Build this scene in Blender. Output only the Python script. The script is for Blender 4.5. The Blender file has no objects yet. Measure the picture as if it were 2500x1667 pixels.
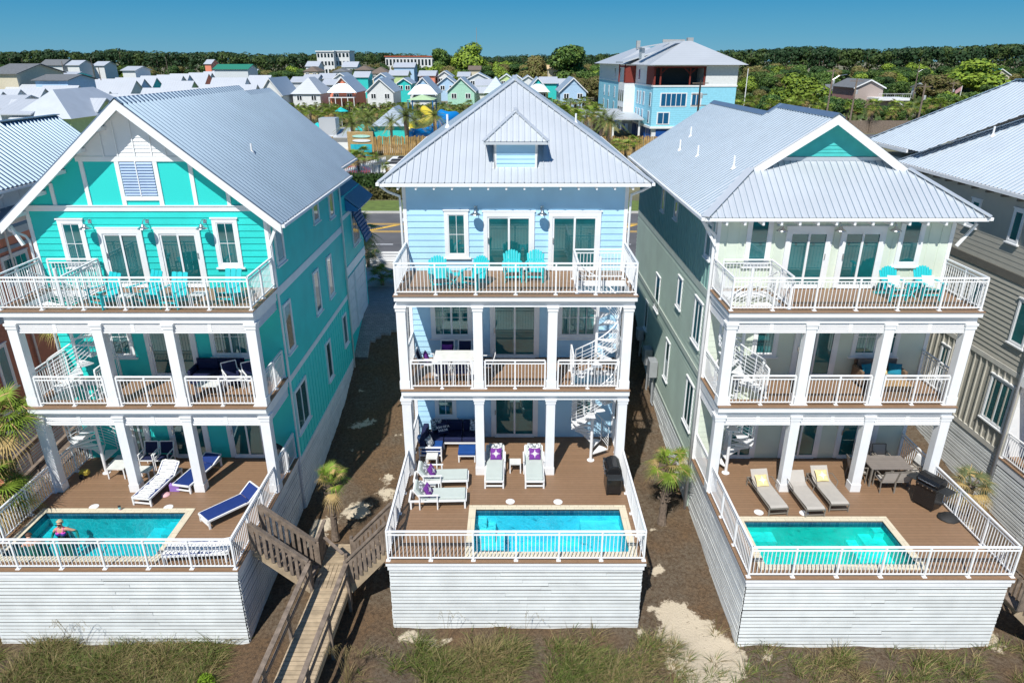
import bpy, math, random
from mathutils import Vector, Matrix, noise
R=math.radians; pi=math.pi; sin=math.sin; cos=math.cos
random.seed(7)
sc=bpy.context.scene; COL=sc.collection
# ------------------------------------------------------------ camera, sky, sun
CH=14.07; PIT=R(22.17); FPX=1690.0
cam=bpy.data.cameras.new('camera'); co=bpy.data.objects.new('camera',cam); COL.objects.link(co)
co.location=(0,0,CH); co.rotation_euler=(R(90)-PIT,0,0)
cam.sensor_width=36; cam.lens=FPX/2500*36; cam.clip_start=.5; cam.clip_end=6000
sc.camera=co
sc.render.resolution_x=1024; sc.render.resolution_y=682
sd=Vector((.36,1,-1.36)).normalized()
w=bpy.data.worlds.new('World'); sc.world=w; w.use_nodes=True
nt=w.node_tree; bg=nt.nodes['Background']
sky=nt.nodes.new('ShaderNodeTexSky'); sky.sky_type='NISHITA'; sky.sun_disc=False
sky.sun_elevation=math.asin(-sd.z); sky.sun_rotation=math.atan2(-sd.x,-sd.y)
sky.air_density=1.0; sky.dust_density=.15; sky.ozone_density=3.0; sky.altitude=0
tint=nt.nodes.new('ShaderNodeMix'); tint.data_type='RGBA'; tint.blend_type='MULTIPLY'; tint.inputs[0].default_value=1
tint.inputs[7].default_value=(.62,.92,1.0,1)
nt.links.new(sky.outputs[0],tint.inputs[6]); bg.inputs[1].default_value=.06
wtc=nt.nodes.new('ShaderNodeTexCoord'); wsp=nt.nodes.new('ShaderNodeSeparateXYZ'); nt.links.new(wtc.outputs['Generated'],wsp.inputs[0])
wr=nt.nodes.new('ShaderNodeValToRGB'); nt.links.new(wsp.outputs[2],wr.inputs[0]); el=wr.color_ramp.elements
SKYC=[(0,(.15,.41,.60)),(.03,(.085,.36,.59)),(.075,(.02,.28,.56)),(.3,(.02,.16,.42)),(1,(.03,.12,.35))]
el[0].position=0; el[0].color=SKYC[0][1]+(1,); el[1].position=1; el[1].color=SKYC[-1][1]+(1,)
for p_,c_ in SKYC[1:-1]: e_=el.new(p_); e_.color=c_+(1,)
wm=nt.nodes.new('ShaderNodeVectorMath'); wm.operation='SCALE'; wm.inputs[3].default_value=1/.06/1.11; nt.links.new(wr.outputs[0],wm.inputs[0])
wx=nt.nodes.new('ShaderNodeMix'); wx.data_type='RGBA'; wx.inputs[0].default_value=.85; nt.links.new(tint.outputs[2],wx.inputs[6]); nt.links.new(wm.outputs[0],wx.inputs[7]); nt.links.new(wx.outputs[2],bg.inputs[0])
sl=bpy.data.lights.new('sun','SUN'); sl.energy=4.8; sl.angle=R(.5); sl.color=(1,.965,.90)
so=bpy.data.objects.new('sun',sl); COL.objects.link(so); so.rotation_euler=sd.to_track_quat('-Z','Y').to_euler(); so.location=(-20,-60,80)
sc.view_settings.view_transform='Standard'; sc.view_settings.look='None'; sc.view_settings.exposure=.15; sc.view_settings.gamma=1
sc.cycles.max_bounces=7; sc.cycles.transparent_max_bounces=12
# ------------------------------------------------------------ materials
MATS={}
def mat(name,c,rough=.6,metal=0,var=.08,vs=3.0,bump=0,bs=20,spec=.5,coat=0,pattern=None,pargs=None):
    if name in MATS: return MATS[name]
    m=bpy.data.materials.new(name); m.use_nodes=True; n=m.node_tree; N=n.nodes; L=n.links
    b=N['Principled BSDF']; b.inputs['Roughness'].default_value=rough; b.inputs['Metallic'].default_value=metal
    b.inputs['Specular IOR Level'].default_value=spec; b.inputs['Coat Weight'].default_value=coat
    tc=N.new('ShaderNodeTexCoord'); col=None
    c=tuple(c)+(1,)
    nz=N.new('ShaderNodeTexNoise'); nz.inputs['Scale'].default_value=vs; nz.inputs['Detail'].default_value=5; L.new(tc.outputs['Object'],nz.inputs['Vector'])
    mx=N.new('ShaderNodeMix'); mx.data_type='RGBA'
    mr=N.new('ShaderNodeMapRange'); mr.inputs[1].default_value=.3; mr.inputs[2].default_value=.7; L.new(nz.outputs[0],mr.inputs[0])
    L.new(mr.outputs[0],mx.inputs[0])
    mx.inputs[6].default_value=tuple(x*(1-var) for x in c[:3])+(1,)
    mx.inputs[7].default_value=tuple(min(1,x*(1+var)) for x in c[:3])+(1,)
    col=mx.outputs[2]
    if pattern=='planks':   # axis, width, gap, strength of gap, per-plank variation
        ax,wd,gap,gd,pv=pargs
        sp=N.new('ShaderNodeSeparateXYZ'); L.new(tc.outputs['Object'],sp.inputs[0])
        d=N.new('ShaderNodeMath'); d.operation='DIVIDE'; d.inputs[1].default_value=wd; L.new(sp.outputs[ax],d.inputs[0])
        fr=N.new('ShaderNodeMath'); fr.operation='FRACT'; L.new(d.outputs[0],fr.inputs[0])
        fl=N.new('ShaderNodeMath'); fl.operation='FLOOR'; L.new(d.outputs[0],fl.inputs[0])
        wn=N.new('ShaderNodeTexWhiteNoise'); wn.noise_dimensions='1D'; L.new(fl.outputs[0],wn.inputs['W'])
        ml=N.new('ShaderNodeMapRange'); ml.inputs[3].default_value=1-pv; ml.inputs[4].default_value=1+pv; L.new(wn.outputs[0],ml.inputs[0])
        m2=N.new('ShaderNodeMix'); m2.data_type='RGBA'; m2.blend_type='MULTIPLY'; m2.inputs[0].default_value=1
        L.new(col,m2.inputs[6]); L.new(ml.outputs[0],m2.inputs[7])
        lt=N.new('ShaderNodeMath'); lt.operation='LESS_THAN'; lt.inputs[1].default_value=gap; L.new(fr.outputs[0],lt.inputs[0])
        m3=N.new('ShaderNodeMix'); m3.data_type='RGBA'; L.new(lt.outputs[0],m3.inputs[0]); L.new(m2.outputs[2],m3.inputs[6])
        m3.inputs[7].default_value=tuple(x*gd for x in c[:3])+(1,)
        col=m3.outputs[2]
    if pattern=='brick':
        sx,bw,rh,mo,c2,cm=pargs
        br=N.new('ShaderNodeTexBrick'); L.new(tc.outputs['Object'],br.inputs['Vector'])
        br.inputs['Scale'].default_value=sx; br.inputs['Brick Width'].default_value=bw; br.inputs['Row Height'].default_value=rh; br.inputs['Mortar Size'].default_value=mo
        L.new(col,br.inputs['Color1']); br.inputs['Color2'].default_value=tuple(c2)+(1,); br.inputs['Mortar'].default_value=tuple(cm)+(1,)
        col=br.outputs[0]
    if pattern=='mix':      # second colour in noise-shaped patches
        c2,sc2,lo,hi=pargs
        n2=N.new('ShaderNodeTexNoise'); n2.inputs['Scale'].default_value=sc2; n2.inputs['Detail'].default_value=8; n2.inputs['Roughness'].default_value=.65; L.new(tc.outputs['Object'],n2.inputs['Vector'])
        r2=N.new('ShaderNodeMapRange'); r2.inputs[1].default_value=lo; r2.inputs[2].default_value=hi; L.new(n2.outputs[0],r2.inputs[0])
        m4=N.new('ShaderNodeMix'); m4.data_type='RGBA'; L.new(r2.outputs[0],m4.inputs[0]); L.new(col,m4.inputs[6]); m4.inputs[7].default_value=tuple(c2)+(1,)
        col=m4.outputs[2]
    if pattern=='random':   # per object tint
        oi=N.new('ShaderNodeObjectInfo'); h=N.new('ShaderNodeMapRange'); h.inputs[3].default_value=1-pargs; h.inputs[4].default_value=1+pargs; L.new(oi.outputs['Random'],h.inputs[0])
        m5=N.new('ShaderNodeMix'); m5.data_type='RGBA'; m5.blend_type='MULTIPLY'; m5.inputs[0].default_value=1; L.new(col,m5.inputs[6]); L.new(h.outputs[0],m5.inputs[7]); col=m5.outputs[2]
    L.new(col,b.inputs['Base Color'])
    if bump:
        nb=N.new('ShaderNodeTexNoise'); nb.inputs['Scale'].default_value=bs; nb.inputs['Detail'].default_value=4; L.new(tc.outputs['Object'],nb.inputs['Vector'])
        bp=N.new('ShaderNodeBump'); bp.inputs['Strength'].default_value=bump; bp.inputs['Distance'].default_value=.02; L.new(nb.outputs[0],bp.inputs['Height']); L.new(bp.outputs[0],b.inputs['Normal'])
    MATS[name]=m; return m
WHITE=mat('white_paint',(.80,.81,.82),.45,var=.04,vs=2)
RAILW=mat('white_powder_coat',(.82,.83,.84),.35,var=.02)
SLAT=mat('white_weathered_slats',(.74,.77,.77),.6,var=.10,vs=1.3)
DARK=mat('dark_void',(.012,.012,.014),.9)  # near-black, stands for the shade behind the deck slats
METAL=mat('shaded_galvanised_metal',(.26,.34,.42),.48,metal=.8,var=.06,vs=.8)  # same metal as the pale roofs, coloured darker for slopes with less sun
METALW=mat('bright_roof_metal',(.60,.64,.68),.45,metal=.35,var=.05,vs=.7)
METALR=mat('sunlit_corrugated_metal',(.66,.70,.74),.6,metal=.1,var=.05,vs=.7); RIB_SHADE=mat('roof_rib_shade',(.20,.27,.34),.6,metal=.2)  # same metal coloured paler for sun; darker rib sides are painted shade
SEAM_SHADE=mat('roof_seam_shade',(.30,.38,.46),.5,metal=.4)  # shade on the seam sides, put into the colour
CAPM=mat('roof_cap_metal',(.42,.50,.58),.35,metal=.8,var=.06)
BLUE=mat('light_blue_siding',(.43,.69,.88),.55,var=.06,vs=1.1)
TEAL=mat('turquoise_siding',(.02,.60,.55),.55,var=.08,vs=1.1)
TEALS=mat('turquoise_stucco',(.02,.60,.55),.85,var=.05,vs=40)
TEALB=mat('turquoise_board_and_batten',(.06,.68,.62),.6,var=.04)
CREAM=mat('pale_cream_siding',(.66,.73,.62),.55,var=.05,vs=1.1)
SAGE=mat('sage_green_siding',(.47,.57,.49),.6,var=.09,vs=.9)
SAGEB=mat('deep_sage_batten_siding',(.26,.45,.41),.6,var=.05)
TAUPE=mat('taupe_siding',(.46,.44,.38),.6,var=.04)
TAUPED=mat('dark_taupe_trim',(.15,.14,.12),.6)
CORAL=mat('coral_siding',(.72,.27,.17),.6,var=.05)
GREYW=mat('pale_grey_siding',(.62,.66,.68),.6,var=.04)
DECK=mat('brown_composite_decking',(.255,.155,.09),.55,var=.06,vs=6,pattern='planks',pargs=(1,.14,.07,.45,.06))
GLASS=mat('tinted_window_glass',(.012,.14,.155),.03,metal=.25,var=.35,vs=.9,spec=1.0,coat=.8)
ALU=mat('brushed_lamp_metal',(.62,.64,.66),.25,metal=1)
BLACK=mat('black_enamel',(.012,.012,.013),.25)
BLACKR=mat('black_rubber',(.02,.02,.02),.7)
CHROME=mat('steel',(.6,.6,.6),.25,metal=1)
TURQ=mat('turquoise_chair_plastic',(.02,.50,.53),.4,var=.04)
WOODG=mat('weathered_grey_wood',(.20,.155,.12),.85,var=.35,vs=5,bump=.5,bs=30)
WOODT=mat('tan_boardwalk_planks',(.40,.31,.205),.8,var=.2,vs=4,pattern='planks',pargs=(1,.145,.07,.3,.14))
# ------------------------------------------------------------ mesh builder
ORG={}
def tag(o,label=None,cat=None,group=None,kind=None):
    if label: o['label']=label
    if cat: o['category']=cat
    if group: o['group']=group
    if kind: o['kind']=kind
    return o
def thing(name,label,cat,loc=(0,0,0),rz=0,group=None,world=False):
    o=bpy.data.objects.new(name,None); COL.objects.link(o); o.location=loc; o.rotation_euler=(0,0,rz); o.empty_display_size=.2
    if world: ORG[o.name]=Vector(loc)
    return tag(o,label,cat,group)
def V(*a): return Vector(a)
class MB:
    def __init__(s): s.v=[]; s.f=[]; s.m=[]
    def add(s,vs,fs,m=0):
        o=len(s.v); s.v+= [tuple(p) for p in vs]
        for f in fs: s.f.append([o+i for i in f]); s.m.append(m)
        return s
    def box(s,x0,x1,y0,y1,z0,z1,m=0):
        if x0>x1:x0,x1=x1,x0
        if y0>y1:y0,y1=y1,y0
        if z0>z1:z0,z1=z1,z0
        return s.add([(x0,y0,z0),(x1,y0,z0),(x1,y1,z0),(x0,y1,z0),(x0,y0,z1),(x1,y0,z1),(x1,y1,z1),(x0,y1,z1)],
          [(0,3,2,1),(4,5,6,7),(0,1,5,4),(1,2,6,5),(2,3,7,6),(3,0,4,7)],m)
    def poly(s,pts,m=0): return s.add(pts,[tuple(range(len(pts)))],m)
    def ext(s,pts,d,m=0):   # polygon extruded by vector d
        n=len(pts); d=Vector(d); a=[Vector(p) for p in pts]
        return s.add(a+[p+d for p in a],[tuple(range(n))[::-1],tuple(range(n,2*n))]+[(i,(i+1)%n,n+(i+1)%n,n+i) for i in range(n)],m)
    def bar(s,p,q,w,h,m=0,up=(0,0,1)):
        p=Vector(p); q=Vector(q); d=(q-p).normalized(); u=Vector(up)
        if abs(d.dot(u))>.999: u=Vector((0,1,0))
        a=d.cross(u).normalized()*(w/2); b=a.cross(d).normalized()*(h/2)
        vs=[p-a-b,p+a-b,p+a+b,p-a+b,q-a-b,q+a-b,q+a+b,q-a+b]
        return s.add(vs,[(0,3,2,1),(4,5,6,7),(0,1,5,4),(1,2,6,5),(2,3,7,6),(3,0,4,7)],m)
    def tube(s,pts,r,n=8,m=0,cap=True):
        pts=[Vector(p) for p in pts]; k=len(pts); rs=r if isinstance(r,(list,tuple)) else [r]*k
        o=len(s.v); pa=None
        for i,p in enumerate(pts):
            d=(pts[min(i+1,k-1)]-pts[max(i-1,0)]).normalized()
            if pa is None:
                a=d.cross(Vector((0,0,1)))
                if a.length<.01: a=d.cross(Vector((0,1,0)))
            else: a=pa-d*pa.dot(d)
            a.normalize(); pa=a; b=d.cross(a)
            for j in range(n):
                t=2*pi*j/n; s.v.append(tuple(p+(a*cos(t)+b*sin(t))*rs[i]))
        for i in range(k-1):
            for j in range(n):
                s.f.append([o+i*n+j,o+i*n+(j+1)%n,o+(i+1)*n+(j+1)%n,o+(i+1)*n+j]); s.m.append(m)
        if cap:
            s.f.append([o+j for j in range(n)][::-1]); s.m.append(m); s.f.append([o+(k-1)*n+j for j in range(n)]); s.m.append(m)
        return s
    def lathe(s,prof,c=(0,0,0),n=16,m=0):
        o=len(s.v); k=len(prof)
        for r,z in prof:
            for j in range(n): s.v.append((c[0]+r*cos(2*pi*j/n),c[1]+r*sin(2*pi*j/n),c[2]+z))
        for i in range(k-1):
            for j in range(n): s.f.append([o+i*n+j,o+i*n+(j+1)%n,o+(i+1)*n+(j+1)%n,o+(i+1)*n+j]); s.m.append(m)
        s.f.append([o+j for j in range(n)][::-1]); s.m.append(m); s.f.append([o+(k-1)*n+j for j in range(n)]); s.m.append(m)
        return s
    def xf(s,M,start=0):
        for i in range(start,len(s.v)): s.v[i]=tuple(M@Vector(s.v[i]))
        return s
    def build(s,name,mats,parent=None,smooth=False,bevel=0,label=None):
        if not isinstance(mats,(list,tuple)): mats=[mats]
        off=ORG.get(parent.name,None) if parent else None
        vs=s.v if off is None else [(a-off.x,b-off.y,c-off.z) for a,b,c in s.v]
        me=bpy.data.meshes.new(name); me.from_pydata(vs,[],s.f)
        for m in mats: me.materials.append(m)
        me.polygons.foreach_set('material_index',s.m)
        if smooth: me.polygons.foreach_set('use_smooth',[True]*len(s.f))
        me.update()
        o=bpy.data.objects.new(name,me); COL.objects.link(o)
        if parent:
            o.parent=parent
            if off is not None: ORG[o.name]=off
        if label: o['label']=label
        if bevel:
            bv=o.modifiers.new('bevel','BEVEL'); bv.width=bevel; bv.segments=2; bv.limit_method='ANGLE'
        return o
def split(b,name,mats,parent,**k):   # every loose piece of the builder as a part of its own
    par=list(range(len(b.v)))
    def fd(i):
        while par[i]!=i: par[i]=par[par[i]]; i=par[i]
        return i
    for f in b.f:
        for i in f[1:]: par[fd(i)]=fd(f[0])
    g={}
    for f,m in zip(b.f,b.m): g.setdefault(fd(f[0]),[]).append((f,m))
    out=[]
    for fs in g.values():
        c=MB(); idx={}
        for f,m in fs:
            for i in f:
                if i not in idx: idx[i]=len(c.v); c.v.append(b.v[i])
            c.f.append([idx[i] for i in f]); c.m.append(m)
        out.append(c.build(name,mats,parent,**k))
    return out
def dup(o,loc=None,rz=None,label=None,group=None,parent=None,scale=None):
    c=o.copy(); COL.objects.link(c); c.parent=parent
    for ch in o.children: dup(ch,parent=c)
    if loc is not None: c.location=loc
    if rz is not None: c.rotation_euler=(0,0,rz)
    if scale: c.scale=(scale,scale,scale) if not isinstance(scale,tuple) else scale
    if label: c['label']=label
    if group: c['group']=group
    return c
def struct(name,bm,m,**k): return tag(bm.build(name,m,**k),kind='structure')
# a pixel of the calibrated survey (2500 px wide) to a point on height z / depth y; used for the distant town only
def ray(u,v):
    r=(u-1250)/FPX;t=(833.5-v)/FPX
    return V(r,cos(PIT)+t*sin(PIT),-sin(PIT)+t*cos(PIT))
def PZ(u,v,z=1.1):
    d=ray(u,v);k=(z-CH)/d.z;return V(d.x*k,d.y*k,z)
def PY(u,v,y):
    d=ray(u,v);k=y/d.y;return V(d.x*k,y,CH+d.z*k)
# ------------------------------------------------------------ wall helpers
# a face is ('f',y) facing -y, ('r',x) facing +x, ('l',x) facing -x ; P(face,u,d,z): d metres in front of it
def P(fc,u,d,z):
    k,c=fc
    return (u,c-d,z) if k=='f' else (c+d,u,z) if k=='r' else (c-d,u,z)
def fbox(b,fc,u0,u1,d0,d1,z0,z1,m=0):
    p=P(fc,u0,d0,z0); q=P(fc,u1,d1,z1); return b.box(p[0],q[0],p[1],q[1],p[2],q[2],m)
def laps(b,fc,u0,u1,z0,z1,course=.19,t=.030,m=0,holes=()):
    n=max(1,round((z1-z0)/course)); h=(z1-z0)/n
    for i in range(n):
        a=z0+i*h; c=a+h
        vs=[P(fc,u0,t,a),P(fc,u1,t,a),P(fc,u1,.004,c),P(fc,u0,.004,c),P(fc,u0,0,a),P(fc,u1,0,a)]
        b.add(vs,[(0,1,2,3),(4,5,1,0)],m)
def battens(b,fc,u0,u1,z0,z1,step=.4,w=.05,t=.020,m=0):
    n=max(1,round((u1-u0)/step))
    for i in range(n+1):
        u=u0+(u1-u0)*i/n; fbox(b,fc,max(u0,u-w/2),min(u1,u+w/2),0,t,z0,z1,m)
def window(par,fc,u0,u1,z0,z1,panes=1,grid=True,sill=True,trim=.13,head=True,tm=None,name='window',label=None):
    tm=tm or WHITE; b=MB()
    fbox(b,fc,u0,u0+trim,.0,.06,z0,z1); fbox(b,fc,u1-trim,u1,.0,.06,z0,z1)
    fbox(b,fc,u0+trim,u1-trim,.0,.06,z0,z0+trim); fbox(b,fc,u0+trim,u1-trim,.0,.06,z1-trim,z1)
    if head: fbox(b,fc,u0-.04,u1+.04,.0,.085,z1,z1+.045)
    gu0,gu1,gz0,gz1=u0+trim,u1-trim,z0+trim,z1-trim
    wv=(gu1-gu0)/panes; s=.035
    for i in range(panes):
        a=gu0+i*wv; c=a+wv
        fbox(b,fc,a,a+s,.012,.046,gz0,gz1); fbox(b,fc,c-s,c,.012,.046,gz0,gz1)
        fbox(b,fc,a+s,c-s,.012,.046,gz0,gz0+s); fbox(b,fc,a+s,c-s,.012,.046,gz1-s,gz1)
        if grid:
            mu=(a+c)/2; mz=(gz0+gz1)/2; fbox(b,fc,mu-.009,mu+.009,.033,.043,gz0+s,gz1-s); fbox(b,fc,a+s,mu-.009,.033,.043,mz-.009,mz+.009); fbox(b,fc,mu+.009,c-s,.033,.043,mz-.009,mz+.009)
    o=b.build(name,tm,par,label=label)
    g=MB(); fbox(g,fc,gu0+.002,gu1-.002,.005,.034,gz0+.002,gz1-.002); g.build('pane',GLASS,o)
    if sill: k=MB(); fbox(k,fc,u0-.07,u1+.07,.0,.10,z0-.05,z0); k.build('sill',tm,o)
    return o
def slider(par,fc,u0,u1,z0,z1,trim=.14,label=None,hl=True):
    b=MB()
    fbox(b,fc,u0,u0+trim,0,.075,z0,z1); fbox(b,fc,u1-trim,u1,0,.075,z0,z1); fbox(b,fc,u0+trim,u1-trim,0,.075,z1-trim-.03,z1)
    fbox(b,fc,u0-.04,u1+.04,0,.085,z1,z1+.045)
    a,c=u0+trim,u1-trim; zt=z1-trim-.03; mid=(a+c)/2; s=.065
    for x0,x1,d0 in ((a,mid+.03,.026),(mid-.03,c,.046)):
        fbox(b,fc,x0,x0+s,d0,d0+.022,z0+.02,zt); fbox(b,fc,x1-s,x1,d0,d0+.022,z0+.02,zt)
        fbox(b,fc,x0+s,x1-s,d0,d0+.022,z0+.02,z0+.12); fbox(b,fc,x0+s,x1-s,d0,d0+.022,zt-s,zt)
    fbox(b,fc,a,c,0,.09,z0-.02,z0+.018)
    o=b.build('sliding_door',WHITE,par,label=label)
    g=MB(); fbox(g,fc,a+.002,c-.002,.006,.032,z0+.05,zt-.002); g.build('pane',GLASS,o)
    h=MB(); hu=a+.03 if hl else c-.03; fbox(h,fc,hu-.015,hu+.015,.069,.10,z0+1.0,z0+1.2); h.build('handle',CHROME,o)
    return o
def wall_lamp(par,fc,u,z):
    p=lambda d,zz:P(fc,u,d,zz)
    b=MB(); 
    pts=[p(.0,z+.02),p(.10,z+.10),p(.22,z+.12),p(.32,z+.06),p(.34,z-.02)]
    b.tube(pts,.014,8); q=p(0.012,z+.02); fbox(b,fc,u-.06,u+.06,0,.03,z-.05,z+.09)
    o=b.build('wall_lamp',ALU,par,smooth=False)
    s=MB(); c=p(.34,z-.16); s.lathe([(.185,0),(.185,.012),(.13,.05),(.065,.09),(.05,.15),(.02,.16)],c,20); s.build('lamp_shade',ALU,o,smooth=True)
def railing(par,p,q,z,post=1.29,h=1.06,ends=(1,1),name='railing',foot=True,bal=.117,mat_=None):
    p=Vector(p); q=Vector(q); L=(q-p).length; d=(q-p)/L; n=max(1,round(L/post)); b=MB()
    A=lambda t,zz:(p.x+d.x*t,p.y+d.y*t,zz)
    b.bar(A(0,z+h),A(L,z+h),.062,.045); b.bar(A(0,z+h-.12),A(L,z+h-.12),.034,.034); b.bar(A(0,z+.10),A(L,z+.10),.034,.034)
    for i in range(n+1):
        t=L*i/n
        if (i==0 and not ends[0]) or (i==n and not ends[1]): continue
        x,y,_=A(t,0); b.box(x-.026,x+.026,y-.026,y+.026,z,z+h-.02)
        if foot: b.box(x-.065,x+.065,y-.065,y+.065,z,z+.016)
    for i in range(n):
        t0=L*i/n; t1=L*(i+1)/n; k=max(1,round((t1-t0)/bal))
        for j in range(1,k):
            x,y,_=A(t0+(t1-t0)*j/k,0); b.box(x-.0095,x+.0095,y-.0095,y+.0095,z+.11,z+h-.13)
    return b.build(name,mat_ or RAILW,par)
def slab(x0,x1,y0,y1,z0,z1,hole=None,b=None,m=0):
    b=b or MB()
    if not hole: return b.box(x0,x1,y0,y1,z0,z1,m)
    a,c,e,f=hole
    if e-y0>.01: b.box(x0,x1,y0,e,z0,z1,m)
    if y1-f>.01: b.box(x0,x1,f,y1,z0,z1,m)
    if a-x0>.01: b.box(x0,a,e,f,z0,z1,m)
    if x1-c>.01: b.box(c,x1,e,f,z0,z1,m)
    return b
def skirt(par,fc,u0,u1,z0,z1,seed=0,name='slatted_skirt',zlow=None):
    rnd=random.Random(seed); b=MB(); pitch=.134; n=int((z1-z0)/pitch)
    for i in range(n+1):
        zt=z1-i*pitch
        if zt-.112<z0: break
        cuts=[u0]; u=u0
        while True:
            u+=rnd.uniform(3.2,5.2)
            if u>u1-1: break
            cuts.append(u)
        cuts.append(u1)
        for a,c in zip(cuts,cuts[1:]):
            t0=rnd.uniform(-.004,.008); t1=rnd.uniform(-.004,.008); e=rnd.uniform(-.006,.006)
            h=.088; vs=[]
            for u_,t in ((a,t0),(c-.004,t1)):
                for d,zz in ((.0,zt-h+e),(.022,zt-h+e-.004),(.016+t,zt+e),(.0,zt+e)): vs.append(P(fc,u_,d+t,zz))
            b.add(vs,[(0,1,5,4),(1,2,6,5),(2,3,7,6),(3,0,4,7),(0,3,2,1),(4,5,6,7)],0)
    o=b.build(name,SLAT,par); return o
def spiral(par,c,z0,z1,r=.80,a0=0,turn=1,sweep=2*pi*.95,newel=True,hand=True):
    root_=MB(); root_.tube([(c[0],c[1],z0),(c[0],c[1],z1+1.0)],.055,12); root_.lathe([(.14,0),(.14,.012)],(c[0],c[1],z0),12)
    st=root_.build('spiral_staircase',RAILW,par,smooth=False)
    n=13; rise=(z1-z0)/(n+1); da=sweep/n; first=None
    for i in range(n):
        z=z0+rise*(i+1); a=a0+turn*da*i; b=MB(); k=5; pts=[]
        w=da*1.12
        top=[];
        for j in range(k+1):
            t=a+turn*w*j/k; top.append(V(c[0]+r*cos(t),c[1]+r*sin(t),z))
        i0=V(c[0]+.06*cos(a),c[1]+.06*sin(a),z); i1=V(c[0]+.06*cos(a+turn*w),c[1]+.06*sin(a+turn*w),z)
        b.ext([i0]+top+[i1],(0,0,-.035)); b.build('tread',RAILW,st)
    h=MB(); K=60; ro=r+.01
    def hel(dz,rad,a_from=0,a_to=1):
        h.tube([(c[0]+ro*cos(a0+turn*sweep*t),c[1]+ro*sin(a0+turn*sweep*t),z0+rise+(z1-z0-rise)*t+dz) for t in [a_from+(a_to-a_from)*i/K for i in range(K+1)]],rad,6)
    hel(.92,.022)
    for k in range(6): hel(.10+.125*k,.0095)
    for i in range(n+1):
        t=i/n; a=a0+turn*sweep*t; z=z0+rise+(z1-z0-rise)*t
        h.tube([(c[0]+ro*cos(a),c[1]+ro*sin(a),z-.03),(c[0]+ro*cos(a),c[1]+ro*sin(a),z+.92)],.012,6)
    h.build('handrail',RAILW,st)
    return st
def corr(b,Pf,t0,t1,lo,hi,nrm,pitch=.2,kind='wave',m=0):
    prof={'wave':[(0,0),(.30,0),(.46,.07),(.60,.07),(.76,0)],'seam':[(0,0),(.42,.006),(.46,.006),(.84,0),(.86,.04),(.95,.04)],'wave2':[(0,0),(.66,0),(.80,.034),(.88,.034)]}[kind]
    nrm=Vector(nrm); ts=[]; n=int((t1-t0)/pitch)+1
    for i in range(n):
        for f,hh in prof:
            t=t0+(i+f)*pitch
            if t<t1: ts.append((t,hh))
    ts.append((t1,0)); o=len(b.v)
    for t,hh in ts:
        a=Pf(t,lo(t))+nrm*hh; c=Pf(t,hi(t))+nrm*hh; b.v+= [tuple(a),tuple(c)]
    for i in range(len(ts)-1):
        b.f.append([o+2*i,o+2*i+1,o+2*i+3,o+2*i+2]); b.m.append(1 if (kind=='seam' and abs(ts[i][1]-ts[i+1][1])>.02) or (kind=='wave2' and ts[i+1][1]-ts[i][1]>.02) else m)  # seam and rib side faces take the painted shade colour
def side_roof(b,side,xr,zr,s,xe,y0,y1,kind='wave',pitch=.27,ylo=None,yhi=None,top=None):
    # roof slope falling towards +x (side=1) or -x (side=-1) from ridge (xr,zr) down to |x-xr|=xe ; ylo(d), yhi(d) not needed: clip by d(y)
    n=V(side*s,0,1).normalized(); D=lambda y:0.0 if top is None else top(y)
    Pf=lambda y,d:V(xr+side*d,y,zr-s*d)
    corr(b,Pf,y0,y1,(lambda y:xe),D,n,pitch,kind)
def front_roof(b,ye,ze,s,x0,x1,top,kind='seam',pitch=.225):
    n=V(0,-s,1).normalized(); Pf=lambda x,d:V(x,ye+d,ze+s*d)
    corr(b,Pf,x0,x1,(lambda x:0.0),top,n,pitch,kind)
def pipe_vent(par,x,y,z,h=.35):
    b=MB(); b.tube([(x,y,z-.1),(x,y,z+h)],.04,8); b.lathe([(.11,0),(.10,.02),(.05,.12)],(x,y,z-.03),10); return b.build('roof_vent_pipe',WHITE,par)
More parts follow.
